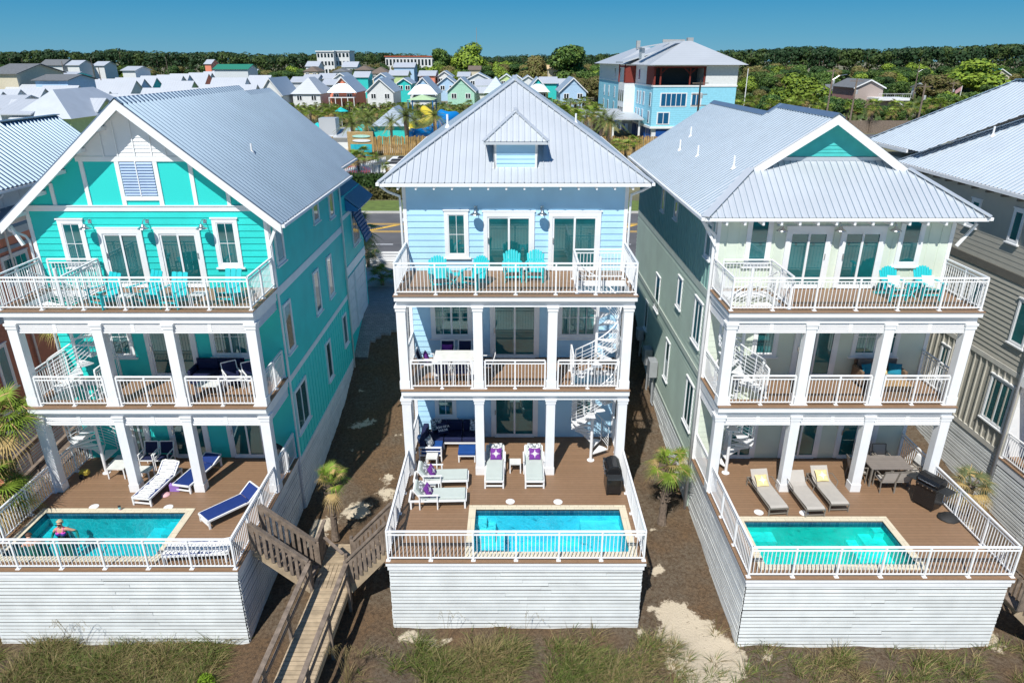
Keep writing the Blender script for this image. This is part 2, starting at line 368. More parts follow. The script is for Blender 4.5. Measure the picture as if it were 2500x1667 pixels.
# ------------------------------------------------------------ beach houses
def columns(par,xs,y,z0,z1,w=.31,cap=True):
    for x in xs:
        b=MB(); b.box(x-w/2,x+w/2,y,y+w,z0,z1)
        b.box(x-w/2-.022,x+w/2+.022,y-.022,y+w+.022,z0+.002,z0+.30)
        if cap:
            b.box(x-w/2-.022,x+w/2+.022,y-.022,y+w+.022,z1-.14,z1-.02); b.box(x-w/2-.045,x+w/2+.045,y-.045,y+w+.045,z1-.02,z1+.05)
        b.build('column',WHITE,par)
def porch(H,X0,X1,yc,yw,yb,yd,f2,f3,louv,cols,pool,holes2=None,holes3=None,seed=1,midx=None):
    cw=.31; xs=cols; L=louv
    # pool deck floor
    b=slab(X0,X1,yd,yw,-.035,0,pool); b.build('pool_deck_floor',DECK,H)
    b=MB(); b.box(X0+.02,X1-.02,yd+.022,yd+.05,-.16,-.037); b.box(X0+.06,X1-.06,yd+.062,yd+.10,-.34,-.163)
    for x,sx in ((X0,1),(X1,-1)):
        b.box(x+sx*.02,x+sx*.05,yd+.052,yw-.003,-.16,-.037); b.box(x+sx*.06,x+sx*.10,yd+.102,yw-.003,-.34,-.163)
    b.build('deck_fascia',WHITE,H)
    for (f,yf,bot,lo,hole) in ((f2,yc-.10,L[0],L[1],holes2),(f3,yb,L[2],L[3],holes3)):
        b=slab(X0-.05 if f==f3 else X0,X1+.05 if f==f3 else X1,yf-.04,yw,f-.03,f,hole); b.build('balcony_floor',DECK,H)
        fb=f-.20 if f==f3 else f-.22
        b=MB(); xa,xb=(X0-.02,X1+.02) if f==f3 else (X0+.02,X1-.02)
        b.box(xa,xb,yf,yf+.04,fb,f-.032)
        for x,sx in ((xa,1),(xb,-1)): b.box(x,x+sx*.04,yf+.042,yw-.003,fb,f-.032)
        b.build('balcony_fascia',WHITE,H)
        # band, beam and soffit
        b=MB(); b.box(X0+.03,X1-.03,yc+.02,yc+.06,lo,fb+.02)
        for x,sx in ((X0+.03,1),(X1-.03,-1)): b.box(x,x+sx*.04,yc+.062,yw-.003,lo,fb+.02)
        b.box(X0+.08,X1-.08,yc+.24,yc+.28,bot,fb)
        if hole:
            slab(X0+.075,X1-.075,yc+.285,yw-.003,f-.24,f-.20,(hole[0],hole[1],max(hole[2],yc+.29),hole[3]),b)
            a,c,e,g=hole; e=max(e,yc+.29)
            b.box(a-.02,a,e,g,f-.2,f-.033); b.box(c,c+.02,e,g,f-.2,f-.033); b.box(a,c,g,g+.02,f-.2,f-.033)
        else: b.box(X0+.075,X1-.075,yc+.285,yw-.003,f-.24,f-.20)
        if f==f3 and yb<yc-.2: b.box(X0+.03,X1-.03,yb+.05,yc+.015,f-.24,f-.2)
        b.build('beam',WHITE,H)
        if bot<lo-.05:  # louvred infill between the columns
            b=MB()
            for i in range(len(xs)-1):
                a=xs[i]+cw/2+.003; c=xs[i+1]-cw/2-.003; m=(a+c)/2; n=5; hh=(lo-bot-.03)/n
                b.box(a,c,yc+.12,yc+.14,bot+.02,lo)
                b.box(a,c,yc+.06,yc+.16,bot,bot+.02); b.box(m-.06,m+.06,yc+.055,yc+.11,bot+.022,lo-.002)
                for s0,s1 in ((a,m-.062),(m+.062,c)):
                    for k in range(n):
                        z=bot+.025+k*hh; b.add([(s0,yc+.062,z),(s1,yc+.062,z),(s1,yc+.062,z+.025),(s0,yc+.062,z+.025),(s1,yc+.105,z+hh),(s0,yc+.105,z+hh)],[(0,1,2,3),(3,2,4,5)])
            for x,sx in ((xs[0]-cw/2,1),(xs[-1]+cw/2,-1)):
                ya,yz=yc+cw+.003,yw-.01; n=5; hh=(lo-bot-.03)/n; b.box(x+sx*.12,x+sx*.14,ya,yz,bot,lo)
                for k in range(n):
                    z=bot+.025+k*hh; b.add([(x+sx*.05,ya,z),(x+sx*.05,yz,z),(x+sx*.05,yz,z+.025),(x+sx*.05,ya,z+.025),(x+sx*.1,yz,z+hh),(x+sx*.1,ya,z+hh)],[(0,1,2,3),(3,2,4,5)])
            b.build('louvred_panel',WHITE,H)
    columns(H,xs,yc,0,L[0] if L[0]>L[1]-.05 else L[1]-.05); columns(H,xs,yc,f2,L[2] if L[2]>L[3]-.05 else L[3]-.05)
    # railings
    i=.10
    railing(H,(X0+i,yd+i),(X1-i,yd+i),0); railing(H,(X0+i,yd+i),(X0+i,yc-.03),0,ends=(0,1)); railing(H,(X1-i,yd+i),(X1-i,yc-.03),0,ends=(0,1))
    for x in (X0+i,X1-i): railing(H,(x,yc+cw+.03),(x,yw-.04),0); railing(H,(x,yc+cw+.03),(x,yw-.04),f2)
    for a,c in zip(xs,xs[1:]): railing(H,(a+cw/2+.07,yc+.05),(c-cw/2-.07,yc+.05),f2,post=1.15)
    railing(H,(X0+.04,yb+.1),(X1-.04,yb+.1),f3); railing(H,(X0+.04,yb+.1),(X0+.04,yw-.04),f3,ends=(0,1)); railing(H,(X1-.04,yb+.1),(X1-.04,yw-.04),f3,ends=(0,1))
    if holes3:
        a,c,e,g=holes3; m_=.06
        if midx=='r': railing(H,(a-m_,yb+.22),(a-m_,g+m_),f3,ends=(1,0)); railing(H,(a-m_,g+m_),(c-.05,g+m_),f3)
        else: railing(H,(c+m_,yb+.22),(c+m_,g+m_),f3,ends=(1,0)); railing(H,(a+.05,g+m_),(c+m_,g+m_),f3)
    if holes2:
        a,c,e,g=holes2; m_=.06
        if midx=='r': railing(H,(a-m_,e+.1),(a-m_,g-.1),f2)
        else: railing(H,(c+m_,e+.1),(c+m_,g-.1),f2)
    # skirts
    skirt(H,('f',yd+.12),X0+.10,X1-.10,-3.5,-.36,seed)
    bk=MB(); bk.box(X0+.14,X1-.14,yd+.14,yw,-3.6,-.45,0); bk.build('shade_backing',DARK,H) if not pool else None
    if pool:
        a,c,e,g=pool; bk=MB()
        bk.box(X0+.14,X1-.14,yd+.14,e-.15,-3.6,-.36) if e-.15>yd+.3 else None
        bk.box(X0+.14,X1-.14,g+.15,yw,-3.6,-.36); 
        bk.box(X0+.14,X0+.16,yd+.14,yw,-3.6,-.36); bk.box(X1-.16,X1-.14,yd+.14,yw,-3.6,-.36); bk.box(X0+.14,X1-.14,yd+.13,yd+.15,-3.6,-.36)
        bk.build('shade_backing',DARK,H)  # dark backing added so the gaps between slats look shaded
def wallfill(H,X0,X1,yw,y1,z0,z1,mats=None,name='house_body'):
    b=MB(); b.box(X0+.004,X1-.004,yw+.006,y1,z0,z1); return b.build(name,mats or WHITE,H)
def corner_boards(H,fcs,z0,z1,w=.13):
    b=MB()
    for fc,u in fcs: fbox(b,fc,u-w/2,u+w/2,0,.034,z0,z1)
    split(b,'corner_board',WHITE,H)
def downspout(H,pts,r=.045):
    b=MB(); b.tube(pts,r,8); b.build('downspout',WHITE,H,smooth=True)
def gable_end(b,xc,zr,s,half,y,th=.3,w=.05,m=0,drop=0):  # rake boards
    for sg in (-1,1):
        p=V(xc,y,zr-drop); q=V(xc+sg*half,y,zr-drop-s*half)
        b.ext([p,q,q+V(0,0,-th),p+V(0,0,-th)],(0,w,0),m)
# ===== left: turquoise house
LX0,LX1=-16.12,-8.15
HL=thing('beach_house','turquoise gabled beach house with brown decks at the left, a person in its pool','house',((LX0+LX1)/2,28,-3),world=True)
pcL=[-15.92,-13.23,-10.95,-8.32]; 
porch(HL,LX0,LX1,20.53,22.85,20.43,16.48,3.37,6.77,(2.62,3.0,5.96,6.31),pcL,(-15.62,-10.93,17.12,19.32),(-15.75,-14.05,21.0,22.62),(-15.75,-14.05,20.95,22.62),3)
wallfill(HL,LX0,LX1,22.85,32.6,-3.4,9.25)
fF=('f',22.85)
b=MB(); laps(b,fF,LX0,LX1,0,3.15,.225); laps(b,fF,LX0,LX1,3.38,6.6,.225); laps(b,fF,LX0,LX1,6.78,9.42,.225); b.build('front_wall',TEAL,HL)
# gable
xc,zr,s=-12.1,12.95,.839
b=MB(); b.add([(LX0,22.85,9.42),(LX1,22.85,9.42),(LX1,22.85,9.5),(xc,22.85,zr-.12),(LX0,22.85,9.5)],[(0,1,2,3,4)]); b.build('gable_wall',TEALS,HL)
zs=lambda x:zr-.13-s*abs(x-xc)
b=MB(); fbox(b,fF,LX0,LX1,0,.045,9.42,9.58); fbox(b,fF,LX0,LX1,.0,.075,9.58,9.61)
fbox(b,fF,xc-1.95,xc+1.95,0,.045,11.02,11.18)
for x,w_ in ((-15.05,.12),(-13.9,.13),(-12.75,.14),(-11.52,.14),(-10.4,.13),(-9.31,.12)): fbox(b,fF,x-w_/2,x+w_/2,0,.04,9.61,min(11.02,zs(x)-.02))
fbox(b,fF,-12.68,-11.59,0,.045,9.77,9.91)
b.build('gable_trim',WHITE,HL)
b=MB(); z=11.19
while z<zs(xc)-.15:
    hw=(zs(xc)-z)/s-.02; hw2=(zs(xc)-z-.11)/s-.02
    if hw2>0: b.add([(xc-hw,22.82,z),(xc+hw,22.82,z),(xc+hw2,22.842,z+.115),(xc-hw2,22.842,z+.115),(xc-hw,22.849,z),(xc+hw,22.849,z)],[(0,1,2,3),(4,5,1,0)])
    z+=.115
for x in (-13.1,-12.65,-11.55,-11.1,-12.1): fbox(b,fF,x-.02,x+.02,.034,.05,11.18,zs(x)-.05)
b.build('gable_siding',WHITE,HL)
b=MB()
for a,c in ((-12.66,-12.155),(-12.125,-11.61)):
    n=12; hh=(11.02-9.94)/n
    for k in range(n):
        z=9.93+k*hh; b.add([(a,22.80,z),(c,22.80,z),(c,22.80,z+.022),(a,22.80,z+.022),(c,22.84,z+hh),(a,22.84,z+hh),(a,22.84,z),(c,22.84,z)],[(0,1,2,3),(3,2,4,5),(6,7,1,0)])
o=b.build('louvred_vent',mat('grey_blue_louvre',(.30,.42,.62),.5),HL)
f=MB(); fbox(f,fF,-12.155,-12.125,0,.06,9.91,11.02); f.build('vent_mullion',WHITE,o)
# roof main + rear
b=MB()
side_roof(b,1,xc,zr,s,4.6,22.28,32.65); side_roof(b,-1,xc,zr,s,4.6,22.28,32.65)
o=b.build('roof',METAL,HL)
b=MB(); side_roof(b,1,xc,12.70,s,4.0,32.66,36.75); side_roof(b,-1,xc,12.70,s,4.0,32.66,36.75); b.build('rear_roof',METAL,HL)
for (y0,y1,z_,e) in ((22.28,32.65,zr,4.6),(32.66,36.75,12.70,4.0)):
    c=MB()
    for sg in (-1,1):
        u=V(sg,0,-s).normalized(); c.ext([V(xc,y0-.02,z_+.045),V(xc,y0-.02,z_+.045)+u*.26,V(xc,y0-.02,z_+.03)+u*.26,V(xc,y0-.02,z_+.03)],(0,y1-y0+.03,0))
    c.build('ridge_cap',CAPM,HL)
    c=MB()
    for sg in (-1,1):
        c.ext([V(xc,y0+.02,z_-.03),V(xc+sg*e,y0+.02,z_-.03-s*e),V(xc+sg*e,y0+.02,z_-.13-s*e),V(xc,y0+.02,z_-.13)],(0,y1-y0-.04,0))
    c.build('soffit',WHITE,HL)
    c=MB()
    for sg in (-1,1): c.bar((xc+sg*(e+.05),y0,z_-s*e-.06),(xc+sg*(e+.05),y1,z_-s*e-.06),.10,.10)
    split(c,'gutter',WHITE,HL)
b=MB(); gable_end(b,xc,zr,s,4.58,22.25,.30,.045,drop=.02); gable_end(b,xc,zr,s,4.4,32.62,.26,.04,drop=.02); split(b,'rake_board',WHITE,HL)
c=MB()
for k in range(1,6):
    for sg in (-1,1):
        x=xc+sg*k*.8; zz=zr-.16-s*k*.8; c.box(x-.05,x+.05,22.31,22.84,zz-.13,zz-.01)
split(c,'outrigger',WHITE,HL)
c=MB(); c.bar((-8.05,22.5,8.35),(-7.75,22.5,9.0),.09,.09); c.bar((-16.22,22.5,8.35),(-16.5,22.5,9.0),.09,.09); split(c,'eave_bracket',WHITE,HL)
# rear block with garage doors
b=MB(); b.box(-15.6,-8.75,32.61,36.6,-1,9.62); b.build('rear_body',TEAL,HL)
b=MB(); b.box(-16.0,-8.2,32.61,37.55,-1,7.9); b.build('garage_body',TEAL,HL)
b=MB(); n=V(.62,0,.78); corr(b,lambda y,d:V(-8.75+d,y,8.22-.78*d),33.95,37.6,(lambda y:1.22),(lambda y:0),n); o=b.build('pent_roof',METAL,HL)
b=MB(); b.ext([(-8.75,33.97,8.17),(-7.55,33.97,7.23),(-7.62,33.97,7.12),(-8.19,33.97,7.15),(-8.19,33.97,7.7)],(0,3.6,0)); b.build('pent_roof_soffit',mat('blue_soffit',(.03,.22,.48),.5),HL)
fr=('r',-8.15); 
b=MB(); battens(b,fr,22.86,32.5,-.1,3.1,.38,.045); b2=MB(); b2.box(-8.2,-8.15,22.86,32.6,-.12,3.1); b2.build('lower_side_wall',TEALB,HL); b.build('side_batten',TEALB,HL)
b=MB(); laps(b,fr,22.86,32.6,3.32,6.42,.19,.012); laps(b,fr,22.86,32.6,6.72,9.25,.19,.012); b.build('side_wall',TEAL,HL)
b=MB(); fbox(b,fr,22.86,32.6,0,.03,3.1,3.32); fbox(b,fr,22.86,32.6,0,.03,6.42,6.72); fbox(b,fr,22.86,32.5,0,.035,-.30,-.12); fbox(b,('r',-8.2),32.62,37.5,0,.03,4.05,4.5); fbox(b,('r',-8.2),32.62,37.5,0,.03,6.85,7.05); b.build('trim_band',WHITE,HL)
skirt(HL,fr,22.9,32.4,-2.9,-.31,5); skirt(HL,('r',LX1-.10),16.62,22.8,-3.5,-.36,6); skirt(HL,('l',LX0+.10),16.62,22.8,-3.5,-.36,7)
for u0,u1,z0,z1 in ((23.2,24.1,7.42,8.92),(28.1,28.98,7.8,8.62),(30.68,31.5,7.45,8.7),(23.15,24.0,4.12,6.0),(27.1,27.95,4.18,6.02),(29.3,30.15,4.18,6.04)): window(HL,fr,u0,u1,z0,z1,1,False,trim=.09,head=False)
window(HL,fr,23.15,24.68,.78,2.6,2,False,trim=.1,head=False); window(HL,fr,27.8,28.6,.78,2.6,1,False,trim=.09,head=False); window(HL,fr,31.03,31.83,1.1,2.68,1,False,trim=.09,head=False)
window(HL,('r',-8.75),33.2,34.0,8.0,8.65,1,False,trim=.08,head=False)
window(HL,('r',-8.2),34.95,36.5,5.1,6.9,2,True,trim=.1,head=False)
b=MB()
for i in range(9):
    t=i/9; b.box(-8.08+.55*t,-8.02+.55*t,34.95,36.5,6.9-1.5*t-.15,6.9-1.5*t)
b.ext([(-8.1,34.95,6.88),(-7.5,34.95,5.35),(-7.54,34.95,5.35),(-8.14,34.95,6.88)],(0,1.55,0))
b.build('shutter_awning',mat('navy_blue_shutter',(.03,.12,.28),.5),HL)
for u0,u1 in ((32.95,34.35),(34.7,37.0)):
    b=MB(); fbox(b,('r',-8.2),u0-.12,u0,0,.05,.9,3.95); fbox(b,('r',-8.2),u1,u1+.12,0,.05,.9,3.95); fbox(b,('r',-8.2),u0,u1,0,.05,3.82,3.95)
    for k in range(5): fbox(b,('r',-8.2),u0+.01,u1-.01,.005,.03,.95+.575*k,.95+.575*(k+1)-.02)
    b.build('garage_door',mat('pale_garage_door',(.66,.70,.74),.5),HL)
window(HL,fF,-15.13,-14.28,7.5,9.14,1,True); window(HL,fF,-9.99,-9.15,7.5,9.17,1,True)
slider(HL,fF,-13.86,-12.38,6.82,8.84); slider(HL,fF,-11.96,-10.44,6.82,8.84,hl=False)
for x in (-14.05,-12.14,-10.22): wall_lamp(HL,fF,x,9.06)
window(HL,fF,-14.36,-13.5,4.15,5.75,1,True); slider(HL,fF,-13.05,-11.25,3.42,5.8); window(HL,fF,-10.74,-9.3,4.17,5.75,2,True)
slider(HL,fF,-14.4,-13.62,.03,2.4); slider(HL,fF,-12.9,-11.42,.03,2.4); slider(HL,fF,-10.7,-9.25,.03,2.4)
corner_boards(HL,[(fF,LX0+.065),(fF,LX1-.065)],6.9,9.42); corner_boards(HL,[(fr,22.92)],-.1,9.2)
spiral(HL,(-14.9,21.75),3.37,6.77,.86,R(200),1); spiral(HL,(-14.9,21.75),0,3.37,.86,R(60),1)
downspout(HL,[(-16.55,22.4,9.0),(-16.5,22.45,8.85),(-16.25,22.75,8.6),(-16.2,22.8,8.4),(-16.2,22.8,-2.2)]); downspout(HL,[(-7.5,32.4,9.0),(-8.05,32.5,8.7),(-8.09,32.5,-1.0)])
pipe_vent(HL,-9.6,26.3,zr-s*2.5)
# ===== centre: light blue house
CX0,CX1=-3.85,4.09
HC=thing('beach_house','pale blue beach house with a hipped metal roof and dormer in the middle','house',(.1,30,-3),world=True)
pcC=[-3.70,-1.15,1.36,3.88]
porch(HC,CX0,CX1,21.62,24.4,21.50,16.85,3.48,6.92,(3.04,3.05,6.47,6.48),pcC,(-1.22,3.62,17.33,19.5),(2.2,3.72,21.95,23.25),(2.2,3.95,21.75,23.3),1,'r')
wallfill(HC,CX0,CX1,24.4,38.5,-3.2,10.05,BLUE)
fF=('f',24.4)
b=MB(); laps(b,fF,CX0,CX1,0,3.25,.225); laps(b,fF,CX0,CX1,3.49,6.8,.225); laps(b,fF,CX0,CX1,6.93,10.1,.225); b.build('front_wall',BLUE,HC)
for k,x in (('l',CX0),('r',CX1)):
    b=MB(); laps(b,(k,x),24.41,38.4,-.1,10.0,.225,.015); b.build('side_wall',BLUE,HC); skirt(HC,(k,x-(.1 if k=='r' else -.1)),17.0,24.35,-3.4,-.36,8); skirt(HC,(k,x),24.4,33,-3.0,-.12,9)
window(HC,fF,-2.41,-1.55,7.42,9.12,1,True); slider(HC,fF,-1.02,.80,6.96,9.08); slider(HC,fF,1.30,3.16,6.96,9.08)
for x in (-1.28,1.06): wall_lamp(HC,fF,x,9.2)
window(HC,fF,-3.05,-1.5,4.27,5.95,2,True,trim=.14); slider(HC,fF,-.83,1.03,3.5,6.0); window(HC,fF,1.71,3.25,4.27,5.95,2,True,trim=.14)
window(HC,fF,-3.05,-2.2,.86,2.35,1,True); slider(HC,fF,-.83,1.03,.03,2.5); window(HC,fF,2.40,3.25,.86,2.35,1,True)
for x in (-1.18,1.38): wall_lamp(HC,fF,x,5.9)
corner_boards(HC,[(fF,CX0+.065),(fF,CX1-.065)],0,10.0)
xc,zr,s=.115,13.32,.676; ye=23.7; he=4.63; ze=zr-s*he; ya=ye+he
b=MB(); front_roof(b,ye,ze,s,xc-he,xc+he,lambda x:he-abs(x-xc)); b.build('front_hip_roof',[METALW,SEAM_SHADE],HC)
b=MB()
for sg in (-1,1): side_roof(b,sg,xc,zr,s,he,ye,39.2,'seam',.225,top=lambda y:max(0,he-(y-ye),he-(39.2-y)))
b.build('roof',[METALW,SEAM_SHADE],HC)
c=MB()
for sg in (-1,1):
    p=V(xc+sg*he,ye,ze+.05); q=V(xc,ya,zr+.05); c.bar(p,q,.16,.03)
c.bar((xc,ya,zr+.05),(xc,39.2-he,zr+.05),.2,.03); c.build('ridge_cap',METALW,HC)
c=MB(); c.add([(xc-he+.05,ye+.03,ze-.1),(xc+he-.05,ye+.03,ze-.1),(xc+he-.05,39,ze-.1),(xc-he+.05,39,ze-.1)],[(0,3,2,1)]); c.box(xc-he+.03,xc+he-.03,ye+.012,ye+.035,ze-.13,ze-.005)
for sg in (-1,1): c.box(xc+sg*(he-.03),xc+sg*(he-.05),ye+.04,39,ze-.13,ze-.005)
c.build('soffit',WHITE,HC)
c=MB(); n=14
for i in range(14):
    x=xc-he+.62+i*(2*he-1.24)/13; c.box(x-.03,x+.03,ye+.06,ye+.5,ze-.24,ze-.11)
split(c,'rafter_tail',WHITE,HC)
c=MB(); c.bar((xc-he-.05,ye,ze-.05),(xc-he-.05,39,ze-.05),.11,.10); c.bar((xc+he+.05,ye,ze-.05),(xc+he+.05,39,ze-.05),.11,.10); split(c,'gutter',WHITE,HC)
downspout(HC,[(xc-he,23.85,ze-.12),(xc-he+.25,24.0,ze-.35),(CX0-.08,24.3,ze-.55),(CX0-.07,24.33,ze-.8),(CX0-.07,24.33,-2)])
downspout(HC,[(xc+he,23.85,ze-.12),(xc+he-.25,24.0,ze-.3),(CX1+.08,24.3,ze-.5),(CX1+.07,24.33,ze-.8),(CX1+.07,24.33,-2)])
# dormer
yd_=24.36; dx0,dx1=-.60,.86; dc=.13
zp=lambda y:ze+s*(y-ye)
b=MB(); laps(b,('f',yd_),dx0,dx1,10.62,11.62,.14)
b.add([(dx0,yd_+.003,10.6),(dx1,yd_+.003,10.6),(dx1,yd_+.003,11.6),(dx0,yd_+.003,11.6)],[(0,1,2,3)])
for x in (dx0,dx1): b.add([(x,yd_,10.5),(x,yd_,11.62),(x,26.0,11.62),(x,24.2,10.4)],[(0,1,2,3)])
D=b.build('dormer',BLUE,HC)
b=MB(); fbox(b,('f',yd_),dx0-.02,dx0+.07,0,.03,10.6,11.6); fbox(b,('f',yd_),dx1-.07,dx1+.02,0,.03,10.6,11.6); fbox(b,('f',yd_),dx0-.08,dx1+.08,0,.05,10.53,10.62); b.build('dormer_trim',WHITE,D)
b=MB(); s2=.86
# small hipped front of dormer roof
exl,exr=-.96,1.22; hw=(exr-exl)/2; zc=11.50; ey=24.08; zt=zc+hw*s2*.95
front_roof(b,ey,zc,s2*.95,exl,exr,lambda x:max(0,hw-abs(x-dc)),'seam',.2)
for sg in (-1,1):
    def top(y,sg=sg): return max(0,hw-(y-ey))
    Pf=lambda y,d,sg=sg:V(dc+sg*d,y,zt-s2*.95*d)
    b.add([(dc+sg*hw,ey,zc),(dc,ey+hw,zt),(dc,(zt-ze)/s+ye,zt),(dc+sg*hw,(zc-ze)/s+ye,zc)],[(0,1,2,3)])
b.build('dormer_roof',[METALW,SEAM_SHADE],D)
c=MB()
for sg in (-1,1): c.bar((dc+sg*hw,ey,zc+.03),(dc,ey+hw,zt+.03),.12,.03); c.box(dc+sg*hw,dc+sg*(hw-.03),ey+.02,25.2,zc-.1,zc-.01)
c.bar((dc,ey+hw-.05,zt+.03),(dc,(zt-ze)/s+ye,zt+.03),.14,.03); c.box(exl+.02,exr-.02,ey+.01,ey+.03,zc-.1,zc-.01); c.box(exl+.03,exr-.03,ey+.03,yd_+.1,zc-.1,zc-.08); c.build('dormer_cap',METALW,D)
pipe_vent(HC,-2.4,26.9,zr-s*2.5+.1,.45); pipe_vent(HC,2.6,29.5,zr-s*2.5,.4)
# ===== right: cream and sage house
RX0,RX1=6.84,14.78
HR=thing('beach_house','cream and sage beach house with a turquoise front gable over a wide hipped roof','house',(10.8,30,-3),world=True)
pcR=[7.0,9.55,12.04,14.6]
porch(HR,RX0,RX1,20.55,22.8,20.44,16.13,3.4,6.75,(2.62,3.0,5.96,6.31),pcR,(7.62,12.19,16.75,18.87),(7.1,8.55,21.0,22.5),(7.1,8.7,20.95,22.6),11)
wallfill(HR,RX0,RX1,22.8,37.3,-3.2,9.3,SAGE)
fF=('f',22.8); fl=('l',RX0); fr=('r',RX1)
b=MB(); laps(b,fF,RX0,RX1,0,3.15,.225,.014); laps(b,fF,RX0,RX1,3.42,6.66,.225,.014); fbox(b,fF,RX0,RX1,0,.008,6.76,9.35); battens(b,fF,RX0,RX1,6.76,9.35,.40,.05,.026); b.build('front_wall',CREAM,HR)
window(HR,fF,7.85,8.70,7.55,9.3,1,False); window(HR,fF,12.95,13.78,7.55,9.3,1,False)
slider(HR,fF,9.17,10.72,6.8,8.9,hl=False); slider(HR,fF,11.0,12.5,6.8,8.9)
for x in (8.88,10.8,12.62): wall_lamp(HR,fF,x,9.0)
window(HR,fF,8.55,9.45,4.2,5.8,1,False); slider(HR,fF,10.02,11.6,3.42,5.85); window(HR,fF,12.1,13.75,4.2,5.75,2,True)
slider(HR,fF,8.0,9.2,.03,2.45); slider(HR,fF,10.1,11.6,.03,2.45); slider(HR,fF,12.2,13.7,.03,2.45)
corner_boards(HR,[(fF,RX0+.065),(fF,RX1-.065)],0,9.3); corner_boards(HR,[(fl,22.87)],-.2,9.2)
for fc in (fl,fr):
    b=MB(); laps(b,fc,22.81,37.2,-.12,3.25,.19,.030); laps(b,fc,22.81,37.2,3.55,6.3,.19,.030); b.build('side_wall',SAGE,HR)
    b=MB(); fbox(b,fc,22.81,37.2,0,.008,6.6,9.2); battens(b,fc,22.81,37.2,6.6,9.2,.36,.05,.03); b.build('upper_side_wall',SAGEB,HR)
    b=MB(); fbox(b,fc,22.81,37.2,0,.03,6.32,6.6); fbox(b,fc,22.81,37.2,0,.06,3.3,3.53); fbox(b,fc,22.81,37.2,0,.05,-.26,-.13); b.build('trim_band',WHITE if fc is fr else mat('sage_trim',(.50,.56,.50),.6),HR)
    skirt(HR,fc,22.85,36.0,-2.9,-.28,12)
skirt(HR,('l',RX0+.1),16.3,22.75,-3.4,-.36,14); skirt(HR,('r',RX1-.1),16.3,22.75,-3.4,-.36,15)
for u0,u1,z0,z1,n in ((30.5,31.3,3.15,4.72,1),(26.5,27.1,4.72,5.86,1),(23.35,24.3,4.35,5.92,2),(32.72,33.3,1.37,2.72,1),(27.58,28.2,.98,2.66,1),(23.35,24.32,.9,2.66,2),(31.0,31.5,7.75,8.7,1),(28.4,28.9,7.95,8.65,1),(23.2,23.8,7.7,8.85,1)): window(HR,fl,u0-.06,u1+.06,z0-.06,z1+.06,n,False,trim=.08)
xc,zr,s=10.81,12.38,.660; he=4.6; ze=zr-s*he; ye=22.12; yg=24.0
b=MB()
top=lambda y: max(0,he-(y-ye)) if y<yg else 0
for sg in (-1,1):
    side_roof(b,sg,xc,zr,s,he,ye,yg,'wave2',.26,top=lambda y:he-(y-ye)); side_roof(b,sg,xc,zr,s,he,yg-.02,29.35 if sg>0 else 37.5,'wave2',.26,top=lambda y:0 if y<29.37 else .47)
b.build('roof',[METALR,RIB_SHADE],HR)
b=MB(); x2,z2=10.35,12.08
side_roof(b,1,x2,z2,s,4.14,29.36,37.5,'wave2',.26); b.build('rear_roof',[METALR,RIB_SHADE],HR)
b=MB(); front_roof(b,ye,ze,s,xc-he,xc+he,lambda x:min(he-abs(x-xc),2.45)); b.build('front_hip_roof',[METALW,SEAM_SHADE],HR)
c=MB()
for sg in (-1,1):
    p=V(xc+sg*he,ye,ze+.04); q=V(xc+sg*(he-1.9),ye+1.9,ze+.04+1.9*s); c.bar(p,q,.28,.03)
split(c,'hip_cap',METALW,HR)
c=MB()
for y0,y1,x_,z_ in ((yg-.02,29.35,xc,zr),(29.36,37.5,x2,z2)):
    for sg in (-1,1):
        u=V(sg,0,-s).normalized(); c.ext([V(x_,y0,z_+.05),V(x_,y0,z_+.05)+u*.26,V(x_,y0,z_+.035)+u*.26,V(x_,y0,z_+.035)],(0,y1-y0,0))
c.bar((xc,29.37,zr+.04),(xc-.5,29.37,zr+.04-.33),.26,.03); c.build('ridge_cap',CAPM,HR)
c=MB()
for sg in (-1,1): c.ext([V(xc,yg+.03,zr-.03),V(xc+sg*he,yg+.03,ze-.03),V(xc+sg*he,yg+.03,ze-.12),V(xc,yg+.03,zr-.12)],(0,29.2-yg,0)) if sg==-1 else c.ext([V(xc,yg+.03,zr-.03),V(xc+he,yg+.03,ze-.03),V(xc+he,yg+.03,ze-.12),V(xc,yg+.03,zr-.12)],(0,29.2-yg,0))
c.ext([V(x2,29.3,z2-.03),V(xc-he,29.3,ze-.03),V(xc-he,29.3,ze-.12),V(x2,29.3,z2-.12)],(0,8.1,0)); c.box(xc-he+.03,xc+he-.03,ye+.02,ye+1.7,ze-.13,ze-.10); c.box(xc-he+.02,xc+he-.02,ye+.01,ye+.03,ze-.12,ze-.005); c.build('soffit',WHITE,HR)
b=MB(); gable_end(b,xc,zr,s,2.72,yg-.05,.30,.045,drop=.02); split(b,'rake_board',WHITE,HR)
yq=yg+.42; zb=ze+s*(yq-ye)
b=MB(); hw=(zr-.12-zb)/s; b.add([(xc-hw,yq,zb-.05),(xc+hw,yq,zb-.05),(xc,yq,zr-.12)],[(0,1,2)])
z=zb+.12
while z<zr-.3:
    a=(zr-.12-z)/s-.03; c_=(zr-.24-z)/s-.03; b.add([(xc-a,yq-.022,z),(xc+a,yq-.022,z),(xc+c_,yq-.003,z+.12),(xc-c_,yq-.003,z+.12),(xc-a,yq,z),(xc+a,yq,z)],[(0,1,2,3),(4,5,1,0)]); z+=.12
b.build('gable_wall',mat('soft_turquoise_siding',(.06,.48,.46),.55),HR)
b=MB(); b.box(xc-hw+.15,xc+hw-.15,yq-.07,yq-.03,zb-.03,zb+.10); b.build('gable_sill',METALW,HR)
c=MB()
for i in range(14):
    x=xc-he+.75+i*(2*he-1.5)/13; c.box(x-.035,x+.035,ye+.05,ye+.5,ze-.26,ze-.13)
split(c,'rafter_tail',WHITE,HR)
